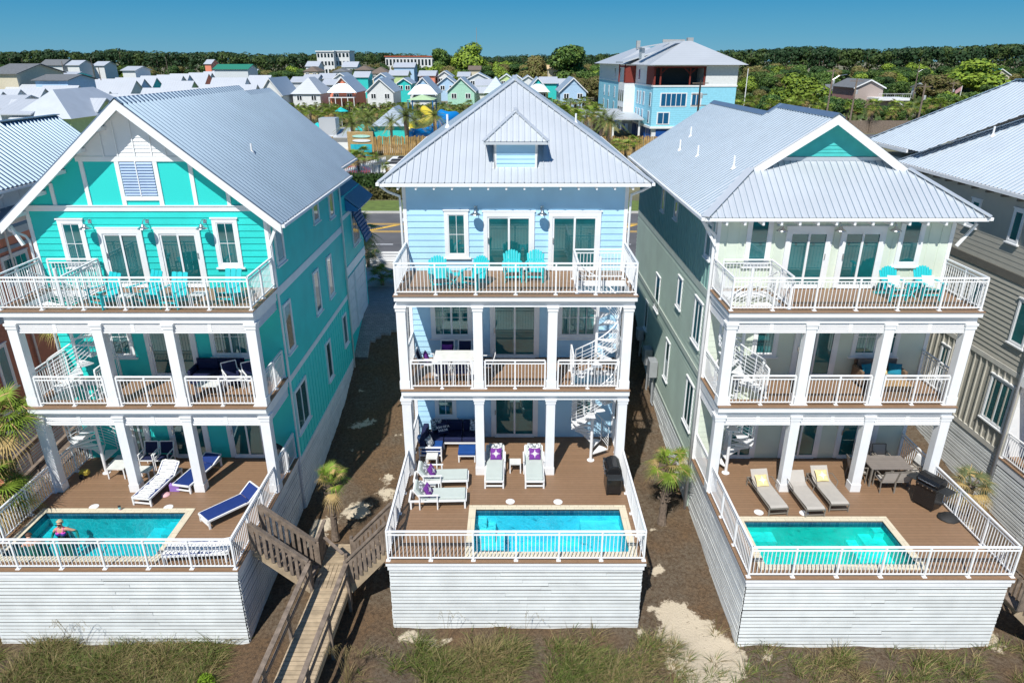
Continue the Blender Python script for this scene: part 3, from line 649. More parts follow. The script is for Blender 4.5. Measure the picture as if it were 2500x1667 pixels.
c=MB(); c.bar((xc-he-.05,ye,ze-.05),(xc-he-.05,37.5,ze-.05),.11,.10); c.bar((xc+he+.05,ye,ze-.05),(xc+he+.05,33,ze-.05),.11,.10); split(c,'gutter',WHITE,HR)
c=MB(); c.bar((RX1+.05,22.6,8.3),(RX1+.55,22.6,9.05),.08,.08); c.bar((RX0-.05,22.6,8.3),(RX0-.5,22.6,9.05),.08,.08); split(c,'eave_bracket',WHITE,HR)
downspout(HR,[(xc-he,22.4,ze-.12),(xc-he+.2,22.5,ze-.4),(RX0-.08,22.7,ze-.7),(RX0-.07,22.7,ze-1),(RX0-.07,22.7,-2.3)],.06)
for i,(x,y) in enumerate(((7.9,25.2),(7.7,29.5),(7.6,32.3),(8.3,33.4))): pipe_vent(HR,x,y,zr-s*(xc-x),.45)
spiral(HR,(7.85,21.75),3.4,6.75,.80,R(-20),-1); spiral(HR,(7.85,21.75),0,3.4,.80,R(120),-1)
spiral(HC,(2.98,22.62),3.48,6.92,.78,R(200),1); spiral(HC,(2.98,22.62),0,3.48,.78,R(30),1)
for (y,z0,z1,d) in ((33.2,.7,1.25,.3),(30.9,.35,1.15,.35),(29.6,.3,1.1,.35)):
    b=MB(); b.box(RX0-.1-d,RX0-.08,y-.3,y+.3,z0,z1); e=b.build('electrical_box',mat('grey_meter_box',(.42,.44,.46),.4,metal=.3),HR,bevel=.01)
    k=MB(); k.tube([(RX0-.2,y,z0),(RX0-.2,y,z0-1.4),(RX0-.1,y,z0-1.6)],.04,8); k.tube([(RX0-.12,y+.15,z0),(RX0-.12,y+.15,z0-1.9)],.03,6); k.build('conduit',MATS['grey_meter_box'],e)
# ------------------------------------------------------------ ground
def lerp_tab(t,y):
    for (a,za),(b_,zb) in zip(t,t[1:]):
        if y<=b_: return za+(zb-za)*max(0,(y-a))/(b_-a)
    return t[-1][1]
TAB=[(-60,-7),(0,-4.2),(10,-3.2),(14.5,-2.75),(16.8,-2.68),(21.5,-2.3),(25,-2.05),(28.3,-1.6),(30.5,-1.15),(32.8,-.5),(33.6,0),(36,.95),(38.5,1.09),(50,1.09)]
def gz(x,y):
    z=lerp_tab(TAB,y)
    if y<33:
        a=min(1,(33-y)/3); z+=a*(.10*noise.noise(V(x*.35,y*.35,0))+.05*noise.noise(V(x*1.3,y*1.3,3)))
        if x<-7.5: z-=.25*a*min(1,(-7.5-x))
        elif 4.5<x<6.9: z-=.05
        if y<16.5: z+=.12*noise.noise(V(x*.9,y*.9,9))
    return z
SANDP=[(790,1290,.55),(765,1330,.5),(868,1235,.5),(880,1262,.4),(948,1165,.45),(942,1200,.5),(962,1228,.3),(920,1100,.3),(910,1040,.35),(885,985,.35),(872,1062,.55),(862,1112,.3),(975,1080,.3),(1640,1480,.55),(1700,1530,.9),(1690,1600,.9),(1740,1620,.7),(1785,1590,.55),(1650,1560,.5),(1880,1590,.3),(1615,1385,.2),(1592,1300,.2),(2430,1560,.5),(2380,1520,.4),(2470,1400,.3),(2330,1270,.35),(2360,1295,.3),(1600,1395,.25),(1010,1545,.3),(1050,1560,.3),(985,1545,.25),(1090,1552,.2),(1560,1535,.25),(1625,1290,.2),(1590,1480,.15)]
SP=[(PZ(u,v,-2.5 if v>1250 else -2.1 if v>1050 else -1.8),r) for u,v,r in SANDP]
def rng(a,b_,st):
    n=max(1,round((b_-a)/st)); return [a+(b_-a)*i/n for i in range(n)]
xs=rng(-3000,-400,400)+rng(-400,-60,40)+rng(-60,-22,4)+rng(-22,22,.25)+rng(22,60,4)+rng(60,400,40)+rng(400,3000,400)+[3000]
ys=rng(-60,10,6)+rng(10,36,.25)+rng(36,60,3)+rng(60,400,20)+rng(400,4000,300)+[4000]
b=MB(); nx=len(xs)
for y in ys:
    for x in xs: b.v.append((x,y,gz(x,y)))
for j in range(len(ys)-1):
    for i in range(nx-1):
        b.f.append([j*nx+i,j*nx+i+1,(j+1)*nx+i+1,(j+1)*nx+i]); b.m.append(2 if ys[j]<10 else 0 if ys[j]<36 else 1)
g=bpy.data.materials.new('sandy_soil'); g.use_nodes=True; N=g.node_tree.nodes; L=g.node_tree.links; bs=N['Principled BSDF']; bs.inputs['Roughness'].default_value=.95; bs.inputs['Specular IOR Level'].default_value=.1
tc=N.new('ShaderNodeTexCoord')
def nzz(scale,det=8,ro=.6):
    n=N.new('ShaderNodeTexNoise'); n.inputs['Scale'].default_value=scale; n.inputs['Detail'].default_value=det; n.inputs['Roughness'].default_value=ro; L.new(tc.outputs['Object'],n.inputs['Vector']); return n.outputs[0]
def mixc(f,a,c):
    m=N.new('ShaderNodeMix'); m.data_type='RGBA'
    if hasattr(f,'is_linked') or hasattr(f,'links'): L.new(f,m.inputs[0])
    else: m.inputs[0].default_value=f
    for s_,v in ((6,a),(7,c)):
        if isinstance(v,tuple): m.inputs[s_].default_value=v+(1,)
        else: L.new(v,m.inputs[s_])
    return m.outputs[2]
def mrange(i,a,c,t0=0,t1=1):
    r=N.new('ShaderNodeMapRange'); r.inputs[1].default_value=a; r.inputs[2].default_value=c; r.inputs[3].default_value=t0; r.inputs[4].default_value=t1; L.new(i,r.inputs[0]); return r.outputs[0]
c1=mixc(mrange(nzz(.45),.42,.58),(.165,.105,.06),(.155,.125,.092)); c2=mixc(mrange(nzz(9),.38,.66),c1,(.085,.058,.038)); c3=mixc(mrange(nzz(38,6,.75),.55,.72),c2,(.34,.25,.16))
at=N.new('ShaderNodeAttribute'); at.attribute_name='sand'; ad=N.new('ShaderNodeMath'); ad.operation='ADD'; L.new(at.outputs['Fac'],ad.inputs[0]); L.new(nzz(3.4,9,.8),ad.inputs[1])
c4=mixc(mrange(ad.outputs[0],.93,1.02),c3,(.62,.53,.40)); L.new(c4,bs.inputs['Base Color'])
bp=N.new('ShaderNodeBump'); bp.inputs['Strength'].default_value=1; bp.inputs['Distance'].default_value=.06; L.new(nzz(14,8,.75),bp.inputs['Height']); L.new(bp.outputs[0],bs.inputs['Normal'])
TG=mat('town_ground',(.16,.15,.08),.95,var=.3,vs=.15,pattern='mix',pargs=((.42,.38,.30),.03,.55,.62))
o=struct('ground',b,[g,TG,mat('white_beach_sand',(.66,.60,.50),.95,var=.08,vs=.5,bump=.5,bs=2)],smooth=True)
a=o.data.attributes.new('sand','FLOAT','POINT')
vals=[]
for x,y,z in b.v:
    s_=0
    if 10<y<34 and abs(x)<22:
        for p,r in SP:
            d2=((x-p.x)**2+(y-p.y)**2)/(r*r); s_+=.54*math.exp(-d2*.8) if d2<9 else 0
        s_=min(s_,.56)+(.06 if y<24 else 0)
    vals.append(s_)
a.data.foreach_set('value',vals)
b=MB(); b.box(-3000,3000,-3000,-42,-6.2,-5.6); struct('sea_water',b,mat('green_sea',(.01,.20,.24),.12,var=.3,vs=.05,bump=.6,bs=.6))
# pavers, road
PAV=mat('grey_brick_pavers',(.30,.29,.28),.85,var=.15,vs=3,pattern='brick',pargs=(1,.22,.11,.008,(.24,.23,.23),(.10,.10,.10)))
b=MB(); xs_=[-15+.25*i for i in range(47)]; ys_=[33+.25*i for i in range(52)]
ins=lambda x,y: x>-8.4 and (y>36.2 or x<-8.4+ (.9 if y<34 else .9+(y-34)*1.6)) or y>37.5
for j in range(51):
    for i in range(46):
        if ins(xs_[i]+.12,ys_[j]+.12):
            q=[(xs_[i],ys_[j]),(xs_[i+1],ys_[j]),(xs_[i+1],ys_[j+1]),(xs_[i],ys_[j+1])]; b.ext([(a,c,gz(a,c)+.12) for a,c in q],(0,0,-.2))
struct('paved_driveway',b,PAV)
b=MB(); b.box(-160,160,40.4,45.75,.9,1.215); struct('lane',b,mat('light_concrete',(.42,.40,.37),.9,var=.1))
ASP=mat('asphalt',(.11,.11,.115),.9,var=.12,vs=.6,bump=.2,bs=60)
b=MB(); b.box(-300,300,47.2,62.6,.8,1.104); struct('road',b,ASP)
b=MB(); b.box(-300,300,46.6,47.2,.8,1.22); b.box(-300,300,62.6,62.95,.8,1.25); struct('kerb',b,mat('concrete_kerb',(.5,.49,.46),.85))
b=MB(); 
for y in (55.2,55.55,58.0,58.35): b.box(-300,300,y,y+.14,1.105,1.109)
for i in range(30): b.ext([(-60+i*4,55.8,1.105),(-59.4+i*4,55.8,1.105),(-57.4+i*4,57.9,1.105),(-58+i*4,57.9,1.105)],(0,0,.004))
struct('yellow_road_marking',b,mat('yellow_paint',(.75,.45,.06),.7,var=.1))
b=MB()
for i in range(40): b.box(-120+i*6,-117+i*6,51.2,51.35,1.105,1.109)
b.box(-9.6,-8.6,59.3,62.3,1.105,1.109); struct('white_road_marking',b,WHITE)
b=MB(); b.box(-300,300,62.95,68.5,.9,1.16); struct('grass_verge',b,mat('mown_grass',(.12,.17,.035),.95,var=.25,vs=1.5,bump=.6,bs=8))
# ------------------------------------------------------------ pools
COPE=mat('cream_stone_coping',(.70,.62,.46),.75,var=.08,vs=4,pattern='brick',pargs=(1,.3,.6,.006,(.64,.57,.43),(.42,.37,.28)))
TILE=mat('blue_pool_tile',(.02,.09,.16),.2,pattern='brick',pargs=(1,.15,.15,.006,(.03,.13,.2),(.1,.2,.25)))
def water(name,col):
    m=bpy.data.materials.new(name); m.use_nodes=True; n=m.node_tree; N=n.nodes; L=n.links; N.remove(N['Principled BSDF']); out=N['Material Output']
    tr=N.new('ShaderNodeBsdfTransparent'); tr.inputs[0].default_value=col+(1,)
    gl=N.new('ShaderNodeBsdfGlossy'); gl.inputs['Roughness'].default_value=.03
    fr=N.new('ShaderNodeFresnel'); fr.inputs[0].default_value=1.35; mx=N.new('ShaderNodeMixShader'); L.new(fr.outputs[0],mx.inputs[0]); L.new(tr.outputs[0],mx.inputs[1]); L.new(gl.outputs[0],mx.inputs[2]); L.new(mx.outputs[0],out.inputs[0])
    tc=N.new('ShaderNodeTexCoord'); mu=N.new('ShaderNodeTexNoise'); mu.inputs['Scale'].default_value=5; mu.inputs['Detail'].default_value=3; mu.inputs['Distortion'].default_value=1.2; L.new(tc.outputs['Object'],mu.inputs['Vector'])
    bp=N.new('ShaderNodeBump'); bp.inputs['Strength'].default_value=.6; bp.inputs['Distance'].default_value=.045; L.new(mu.outputs[0],bp.inputs['Height'])
    for k in (gl,fr): L.new(bp.outputs[0],k.inputs['Normal'])
    return m
def caustic(name,c,c2):   # pool plaster with a web of pale sun ripples painted in
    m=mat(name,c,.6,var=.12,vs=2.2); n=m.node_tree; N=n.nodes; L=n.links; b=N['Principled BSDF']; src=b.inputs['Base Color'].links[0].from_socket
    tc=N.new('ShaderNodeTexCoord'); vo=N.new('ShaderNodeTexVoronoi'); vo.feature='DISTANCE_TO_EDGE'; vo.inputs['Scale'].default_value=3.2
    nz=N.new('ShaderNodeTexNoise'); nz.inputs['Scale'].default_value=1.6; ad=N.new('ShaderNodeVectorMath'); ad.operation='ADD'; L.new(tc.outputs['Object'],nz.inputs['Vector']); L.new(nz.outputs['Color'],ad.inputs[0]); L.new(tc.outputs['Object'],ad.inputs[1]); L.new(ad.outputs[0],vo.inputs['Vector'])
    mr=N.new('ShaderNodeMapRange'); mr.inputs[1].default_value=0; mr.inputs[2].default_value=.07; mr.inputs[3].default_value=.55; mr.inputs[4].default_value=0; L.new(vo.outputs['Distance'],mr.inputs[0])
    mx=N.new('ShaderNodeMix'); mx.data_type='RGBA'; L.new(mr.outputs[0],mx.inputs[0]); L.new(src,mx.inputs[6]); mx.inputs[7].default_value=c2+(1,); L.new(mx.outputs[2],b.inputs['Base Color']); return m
def pool(label,rect,bc,wc,bc2,steps,depth=1.35,tab=False):
    x0,x1,y0,y1=rect; T=thing('swimming_pool',label,'swimming pool',((x0+x1)/2,(y0+y1)/2,0),world=True)
    b=MB(); cw=.23; z0,z1=.001,.022
    b.box(x0-cw,x1+cw,y1+.002,y1+cw,z0,z1); b.box(x0-cw,x1+cw,y0-cw,y0-.002,z0,z1); b.box(x0-cw,x0,y0-.002,y1+.002,z0,z1); b.box(x1,x1+cw,y0-.002,y1+.002,z0,z1); b.build('coping',COPE,T)
    pm=caustic('caustic_plaster_'+wc[0],bc,bc2)
    b=MB(); zt=-.24; d=-depth
    b.add([(x0,y0,d),(x1,y0,d),(x1,y1,d),(x0,y1,d),(x0,y0,zt),(x1,y0,zt),(x1,y1,zt),(x0,y1,zt)],[(0,1,2,3),(0,4,5,1),(1,5,6,2),(2,6,7,3),(3,7,4,0)]); b.build('basin',pm,T)
    b=MB(); zt2=0.0; b.add([(x0,y0,zt),(x1,y0,zt),(x1,y1,zt),(x0,y1,zt),(x0,y0,zt2),(x1,y0,zt2),(x1,y1,zt2),(x0,y1,zt2)],[(0,4,5,1),(1,5,6,2),(2,6,7,3),(3,7,4,0)]); b.build('tile_band',TILE,T)
    sm=mat('pool_step_'+wc[0],tuple(min(.85,c*1.25+.1) for c in bc),.6,var=.06)
    for s_ in steps:
        b=MB(); b.box(s_[0],s_[1],s_[2],s_[3],d+.01,s_[4]); b.build('pool_step',sm,T)
    b=MB(); n=40
    for j in range(25):
        for i in range(n+1): b.v.append((x0+.001+(x1-x0-.002)*i/n,y0+.001+(y1-y0-.002)*j/24,-.11+.006*noise.noise(V(i*.5,j*.5,x0))))
    for j in range(24):
        for i in range(n): b.f.append([j*(n+1)+i,j*(n+1)+i+1,(j+1)*(n+1)+i+1,(j+1)*(n+1)+i]); b.m.append(0)
    b.build('water',water('pool_water_'+wc[0],wc[1]),T,smooth=True); return T
pool('rippling blue-green swimming pool with a woman wading in its left end',(-15.62,-10.93,17.12,19.32),(.10,.56,.60),('teal',(.22,.80,.84)),(.45,.85,.86),[(-11.5,-10.94,18.6,19.31,-.35),(-12.1,-11.51,18.6,19.31,-.6),(-15.61,-15.0,18.7,19.31,-.5)])
pool('bright cyan swimming pool in the deck of the pale blue house',(-1.22,3.62,17.33,19.5),(.30,.70,.80),('cyan',(.30,.84,.92)),(.55,.86,.93),[(-1.21,-.85,19.13,19.49,-.3),(-1.21,-.55,18.7,19.12,-.5),(-.84,-.55,19.13,19.49,-.5),(-1.21,-.24,18.2,18.69,-.72),(-.54,-.24,18.7,19.3,-.72),(2.3,3.61,18.96,19.49,-.42)])
pool('turquoise swimming pool with pale corner steps in the deck of the cream house',(7.62,12.19,16.75,18.87),(.13,.62,.58),('turq',(.20,.88,.86)),(.16,.66,.62),[(11.85,12.18,18.6,18.86,-.25),(11.45,12.18,18.2,18.59,-.5),(11.45,11.84,18.6,18.86,-.5),(11.1,12.18,17.75,18.19,-.75),(11.1,11.44,18.2,18.86,-.75),(7.63,8.6,18.36,18.86,-.42)])
# ------------------------------------------------------------ wooden boardwalk and stairs
def wood_rail(par,p,q,n,drop,name='handrail'):
    b=MB(); p=Vector(p); q=Vector(q); b.bar(p,q,.14,.04); d=q-p
    b.bar(p+V(0,0,-.16),q+V(0,0,-.16),.04,.10)
    for i in range(n+1):
        c=p+d*(i/n); w_=.05 if 0<i<n else .09
        b.box(c.x-w_,c.x+w_,c.y-.025,c.y+.025,c.z-drop,c.z-.02)
    return b.build(name,WOODG,par)
def stairs(label,xa,xb,y0,y1,za,zb,n):
    T=thing('wooden_stairs',label,'stairs',((xa+xb)/2,(y0+y1)/2,zb),world=True)
    for i in range(n):
        t=(i+.5)/n; x=xa+(xb-xa)*t; z=za+(zb-za)*(i+1)/(n+1); hw=abs(xb-xa)/n*.62
        b=MB(); b.box(x-hw,x+hw,y0,y1,z-.04,z); b.build('tread',WOODG,T)
    for y in (y0-.03,y1+.03):
        b=MB(); b.bar((xa,y,za-.22),(xb,y,zb-.12),.05,.26); b.build('stringer',WOODT,T)
    for y in (y0-.07,y1+.07): wood_rail(T,(xa,y,za+.92),(xb,y,zb+1.08),9,1.02)
    return T
BW=thing('boardwalk','weathered wooden boardwalk with rails running down over the dune','boardwalk',(-6,16,-2.7),world=True)
b=MB()
p0,p1=V(-6.35,17.5,-1.62),V(-7.35,7,-3.05); wv=V(1.1,0,0)
n=75
for i in range(n):
    a=p0+(p1-p0)*(i/n); c=p0+(p1-p0)*((i+.93)/n); b.ext([a,a+wv,c+wv,c],(0,0,-.035))
b.build('walk_planks',WOODT,BW)
b=MB()
for i in range(8): b.box(-6.38+i*.145,-6.25+i*.145,17.55,18.68,-1.635,-1.6)
for i in range(7): b.box(-6.38,-5.42,18.72+i*.145,18.85+i*.145,-1.635,-1.6)
b.box(-6.4,-5.2,17.5,17.54,-1.85,-1.6); b.build('landing',WOODT,BW)
def long_rail(a,c,n,h):
    b=MB(); b.bar(a,c,.15,.045); m_=V(0,0,-.45); b.bar(a+m_,c+m_,.04,.13); 
    for i in range(n+1):
        p=a+(c-a)*(i/n); b.box(p.x-.045,p.x+.045,p.y-.045,p.y+.045,p.z-h-.9,p.z-.02)
    b.build('handrail',WOODG,BW)
long_rail(V(-6.4,17.5,-.6),V(-7.4,7,-2.05),6,1.0); long_rail(V(-5.22,17.5,-.6),V(-6.22,7,-2.05),6,1.0)
for x in (-6.36,-5.26):
    b=MB(); b.bar((x,17.5,-1.78),(x-1.0,7,-3.2),.05,.26); b.build('side_beam',WOODT,BW)
b=MB(); 
for i in range(5): b.box(-6.43,-6.38,18.62+i*.16,18.73+i*.16,-1.6,-.52)
b.box(-6.46,-6.35,18.55,19.6,-.52,-.47); b.box(-6.46,-6.36,18.5,18.6,-2.6,-.5); b.build('side_gate',WOODG,BW)
b=MB(); b.bar((-6.2,18.75,-.55),(-5.42,18.0,-.62),.1,.04); b.box(-5.36,-5.26,17.85,17.95,-2.7,-.55); b.box(-6.45,-6.35,17.5,17.6,-2.8,-.55); b.box(-5.36,-5.26,18.68,18.78,-2.7,-.5); b.build('rail_post',WOODG,BW)
stairs('weathered wooden stairs from the turquoise house deck down to the boardwalk',-8.05,-6.42,17.62,18.42,0,-1.6,8)
stairs('weathered wooden stairs from the pale blue house deck down to the boardwalk',-3.88,-5.22,17.62,18.52,0,-1.6,8)
stairs('wooden stairs at the right edge, below the cream house deck',15.0,16.6,16.0,16.8,-.9,-2.5,8)
T=thing('wooden_walkway','wooden side walkway with a rail beyond the left deck railing','walkway',(-18.6,24,-2),world=True)
b=MB(); 
for i in range(60): b.box(-18.9,-17.9,19+i*.15,19.13+i*.15,-1.3+i*.012,-1.26+i*.012)
b.build('walk_planks',WOODG,T); wood_rail(T,(-17.85,19,-.25),(-17.85,28,.45),8,1.2); wood_rail(T,(-18.95,19,-.25),(-18.95,28,.45),8,1.2)
# ------------------------------------------------------------ plants
def leafmat(name,c,var=.35,rnd=.0,vs=2.0,rough=.6):
    m=mat(name,c,rough,var=var,vs=vs,spec=.25,pattern='random' if rnd else None,pargs=rnd); b=m.node_tree.nodes['Principled BSDF']
    return m
PALM=leafmat('palm_frond_green',(.17,.25,.03)); PALMD=leafmat('date_palm_frond',(.16,.20,.05),rnd=.2); DRY=leafmat('dry_frond',(.42,.30,.12)); TRUNK=mat('palm_trunk_fibre',(.17,.13,.10),.95,var=.4,vs=9,bump=.8,bs=25)
def blade(b,p,d,up,L,w,droop,n=2,m=0):
    # tapered leaflet from p along d
    d=d.normalized(); sd_=d.cross(up).normalized(); o=len(b.v); 
    for i in range(n+1):
        t=i/n; q=p+d*(L*t)+V(0,0,-droop*L*t*t); ww=w*(1-t)*(.5+.5*min(1,t*4+.4)); b.v+= [tuple(q-sd_*ww/2),tuple(q+sd_*ww/2)]
    for i in range(n): b.f.append([o+2*i,o+2*i+1,o+2*i+3,o+2*i+2]); b.m.append(m)
def fan_palm(seed,h,nf=24,size=1.0,upright=.4,dry=.15,lean=(0,0),tr=.16):
    rnd=random.Random(seed); t=MB(); k=7
    pts=[V(lean[0]*(i/k)**2,lean[1]*(i/k)**2,h*i/k) for i in range(k+1)]; t.tube(pts,[tr*(1.25 if i==0 else 1.0-.02*i) for i in range(k+1)],10)
    top=pts[-1]
    for i in range(int(h*22)):   # old leaf bases
        z=h*(.35+.65*rnd.random()); a=rnd.uniform(0,2*pi); c=pts[0]+(top-pts[0])*(z/h); c=V(lean[0]*(z/h)**2,lean[1]*(z/h)**2,z); d=V(cos(a),sin(a),.9); t.bar(c+d*tr*.7,c+d*(tr*.7+.14),.06,.025)
    f=MB()
    for i in range(nf):
        e=rnd.uniform(-.5,1.0)**1; e=upright+e*(1.1-upright) if rnd.random()<.8 else rnd.uniform(-.7,.1); a=2.4*i+rnd.uniform(-.3,.3)
        d=V(cos(a)*cos(e),sin(a)*cos(e),sin(e)); pl=size*rnd.uniform(.4,.65); q=top+V(0,0,.05)+d*pl+V(0,0,-.05)
        m=1 if (rnd.random()<dry or e<-.4) else 0
        f.bar(top+d*.05,q,.022,.015,0); up=V(0,0,1) if abs(d.z)<.9 else V(cos(a+1.5),sin(a+1.5),0)
        s1=d.cross(up).normalized(); u1=s1.cross(d).normalized(); nl=20
        for j in range(nl):
            th=(j/(nl-1)-.5)*2*1.9; dd=(d*cos(th)+s1*sin(th)+u1*.25*abs(sin(th))).normalized(); Ln=size*(.62-.12*abs(th)/1.9)*rnd.uniform(.85,1.1)
            blade(f,q,dd,u1,Ln,.05*size,.45 if m==0 else .8,3,m if rnd.random()>.12 else 1)
    return t,f
def date_palm(seed,h,nf=42,L=2.0,tr=.2):
    rnd=random.Random(seed); t=MB(); t.tube([(0,0,0),(0,0,h*.5),(0,0,h)],[tr*1.15,tr*.9,tr*1.1],10)
    for i in range(40):
        z=h*rnd.uniform(.55,1); a=rnd.uniform(0,6.3); d=V(cos(a),sin(a),1); c=V(0,0,z); t.bar(c+d*tr*.6,c+d*tr*1.3,.08,.03)
    f=MB(); top=V(0,0,h)
    for i in range(nf):
        e=rnd.uniform(-.35,1.25); a=2.4*i; ln=L*rnd.uniform(.8,1.05); d=V(cos(a)*cos(e),sin(a)*cos(e),sin(e)); dr=.75*cos(e)
        prev=None; n=9; m=1 if e<-.2 and rnd.random()<.6 else 0
        for j in range(n+1):
            tt=j/n; p=top+d*(ln*tt)+V(0,0,-dr*ln*tt*tt*.75)
            if prev is not None:
                ax=(p-prev).normalized(); f.bar(prev,p,.035*(1-tt)+.008,.02,m); s1=ax.cross(V(0,0,1)).normalized(); u1=s1.cross(ax)
                for q in range(3):
                    c=prev+(p-prev)*(q/3); lf=.42*L/2*(1-.6*tt)*(.5+tt if tt<.5 else 1)
                    for sg in (-1,1): blade(f,c,(ax*.7+s1*sg*.75+u1*.3),u1,lf*1.25,.045,.25,1,m)
            prev=p
    return t,f
def mk(name,label,cat,tf,mats,loc,rz=0,group=None,tn='trunk',fn='fronds'):
    T=thing(name,label,cat,loc,rz,group); tf[0].build(tn,TRUNK,T,smooth=False); tf[1].build(fn,mats,T); return T
mk('palm_tree','short palm with browned frond tips between the turquoise and blue houses','palm tree',fan_palm(3,2.5,20,.80,.75,.3,(.05,-.05),.13),[PALM,DRY],(-6.5,20.9,-2.3))
mk('palm_tree','fan palm with long green fronds between the blue and cream houses','palm tree',fan_palm(5,2.55,26,.98,.15,.1,(.1,.05),.15),[PALM,DRY],(5.72,21.9,-2.35))
mk('palm_tree','grey-green fan palm behind the right railing of the cream house','palm tree',fan_palm(8,2.9,24,.85,.1,.35,(.05,.05),.15),[leafmat('grey_palm',(.14,.16,.07)),DRY],(16.1,20.6,-2.7))
mk('palm_tree','tall fan palm leaning in at the left edge, its crown by the balcony','palm tree',fan_palm(12,5.7,36,1.4,.0,.2,(.15,0),.16),[PALM,DRY],(-17.15,20.2,-2.6))
mk('palm_tree','dense low fan palm at the left edge beside the pool railing','palm tree',fan_palm(14,3.9,60,1.5,-.1,.12,(.1,0),.18),[PALM,DRY],(-17.35,19.0,-2.7))
mk('palm_tree','shaded palm behind the spiral stairs of the turquoise house','palm tree',fan_palm(15,6.6,22,1.0,.0,.2,(0,0),.15),[PALM,DRY],(-17.9,25.5,-2.0))
p=PY(870,560,40); mk('palm_tree','palm with drooping fronds behind the garage of the turquoise house','palm tree',fan_palm(17,p.z-1.1,26,1.5,-.1,.1,(0,0),.16),[PALM,DRY],(p.x,p.y,1.1))
p=PZ(942,700,1.1); mk('palm_tree','stemless fan palm by the driveway beside the pale blue house','palm tree',fan_palm(18,.7,26,1.05,.2,.1,(0,0),.12),[PALM,DRY],(p.x-.2,p.y,1.1))
p=PZ(900,655,1.1); mk('palm_tree','dark fan palm against the white street fence','palm tree',fan_palm(19,1.3,24,1.0,.2,.1,(0,0),.12),[leafmat('dark_palm',(.05,.09,.03)),DRY],(p.x,p.y,1.1))
# dune grass
GR=leafmat('dune_grass_green',(.105,.14,.03),var=.5,vs=6); GY=leafmat('dune_grass_straw',(.25,.195,.09),var=.4,vs=6)
def grass(b,cx,cy,n,r,h,rnd,green=.45,lean=(.25,.0)):
    for _ in range(n):
        a=rnd.uniform(0,6.3); rr=r*math.sqrt(rnd.random()); x=cx+rr*cos(a); y=cy+rr*sin(a); z=gz(x,y)-.03
        out=V(cos(a)*rr/r*.9+lean[0]+rnd.uniform(-.35,.35),sin(a)*rr/r*.6+lean[1]+rnd.uniform(-.35,.35),1.0); L=h*rnd.uniform(.55,1.15)
        m=0 if rnd.random()<green else 1
        d=out.normalized(); sdv=V(rnd.uniform(-1,1),rnd.uniform(-1,1),0).normalized(); o=len(b.v); w_=rnd.uniform(.007,.014); dr=rnd.uniform(.25,.75)
        for i in range(4):
            t=i/3; q=V(x,y,z)+d*(L*t)+V(out.x,out.y,0)*(.4*L*t*t)+V(0,0,-dr*L*t*t*.6); ww=w_*(1-t*.9); b.v+= [tuple(q-sdv*ww),tuple(q+sdv*ww)]
        for i in range(3): b.f.append([o+2*i,o+2*i+1,o+2*i+3,o+2*i+2]); b.m.append(m)
rnd=random.Random(21); b=MB()
def dens(x,y):
    if -7.3<x<-4.9 : return 0
    if -8.9<x<-7.0: return 0
    if 5.3<x<7.2: return .08
    if 4.2<x<=5.3: return .45
    if -4.9<x<-3.2: return .12
    if x>7.2: return .45 if y<15.9 else .12
    if x<-8.8: return 1.0
    return .95 if y<16.2 else .55
for _ in range(7000):
    x=rnd.uniform(-19,19); y=rnd.uniform(11.5,16.75)
    if y>16.2 and x>-8.8 and rnd.random()<.6: continue
    if rnd.random()>dens(x,y)*(1.0 if y>13.8 else .35): continue
    nn=noise.noise(V(x*.8,y*.8,5))
    if nn<-.18: continue
    hh=.44+.5*nn+(.12 if x<-8.8 else .04)+(.25 if rnd.random()<.06 else 0); grass(b,x,y,rnd.randint(16,34),rnd.uniform(.08,.22),hh,rnd,.35+.5*(noise.noise(V(x*.5,y*.5,30))+.3))
tag(b.build('dune_grass',[GR,GY]),'rough green and straw coloured dune grass in front of the deck walls','grass',kind='stuff')
def sea_oat(label,x,y,n,h,g,lean=.3):
    r=random.Random(int(x*100)); b=MB()
    for i in range(n):
        a=r.uniform(-1,1); p=V(x+r.uniform(-.12,.12),y+r.uniform(-.1,.1),gz(x,y)); pts=[p+V(a*lean*t*t*h,-.1*t,h*t*r.uniform(.97,1.03)) for t in (0,.3,.6,.85,1.0)]; b.tube(pts,[.006,.005,.004,.004,.003],4)
        for k in range(9): q=pts[-1]+V(r.uniform(-.05,.05)+a*.03*k,0,-.035*k); blade(b,q,V(r.uniform(-1,1),r.uniform(-.3,.3),-.6),V(0,1,0),.07,.02,.2,1)
    tag(b.build('sea_oats',GY),label,'sea oats',g)
sea_oat('dry sea oat stalk standing before the white slats of the blue house, left of centre',-2.1,16.45,3,1.35,'sea oats')
sea_oat('single dry sea oat stalk before the white slats of the blue house, near centre',.35,16.4,2,1.25,'sea oats')
sea_oat('sea oat stalks leaning before the slatted wall of the turquoise house',-13.5,16.2,7,1.4,'sea oats',.5)
sea_oat('pale bare reed stalks beside the boardwalk rail',-4.75,14.9,16,1.5,'sea oats',.25)
def shrub(label,c,r,n,m,seed=1,name='shrub',cat='shrub',s=.09,group=None):
    rr=random.Random(seed); b=MB(); 
    for _ in range(n):
        v=V(rr.gauss(0,1),rr.gauss(0,1),rr.gauss(0,1)).normalized()*(rr.random()**.35); p=V(c[0]+v.x*r[0],c[1]+v.y*r[1],c[2]+abs(v.z)*r[2]); nn=V(rr.uniform(-1,1),rr.uniform(-1,1),rr.uniform(0,1)).normalized(); a=nn.cross(V(0,0,1)).normalized()*s*rr.uniform(.6,1.2); q=nn.cross(a).normalized()*s*.6; b.add([p-a,p-q,p+a,p+q],[(0,1,2,3)])
    return tag(b.build(name,m),label,cat,group)
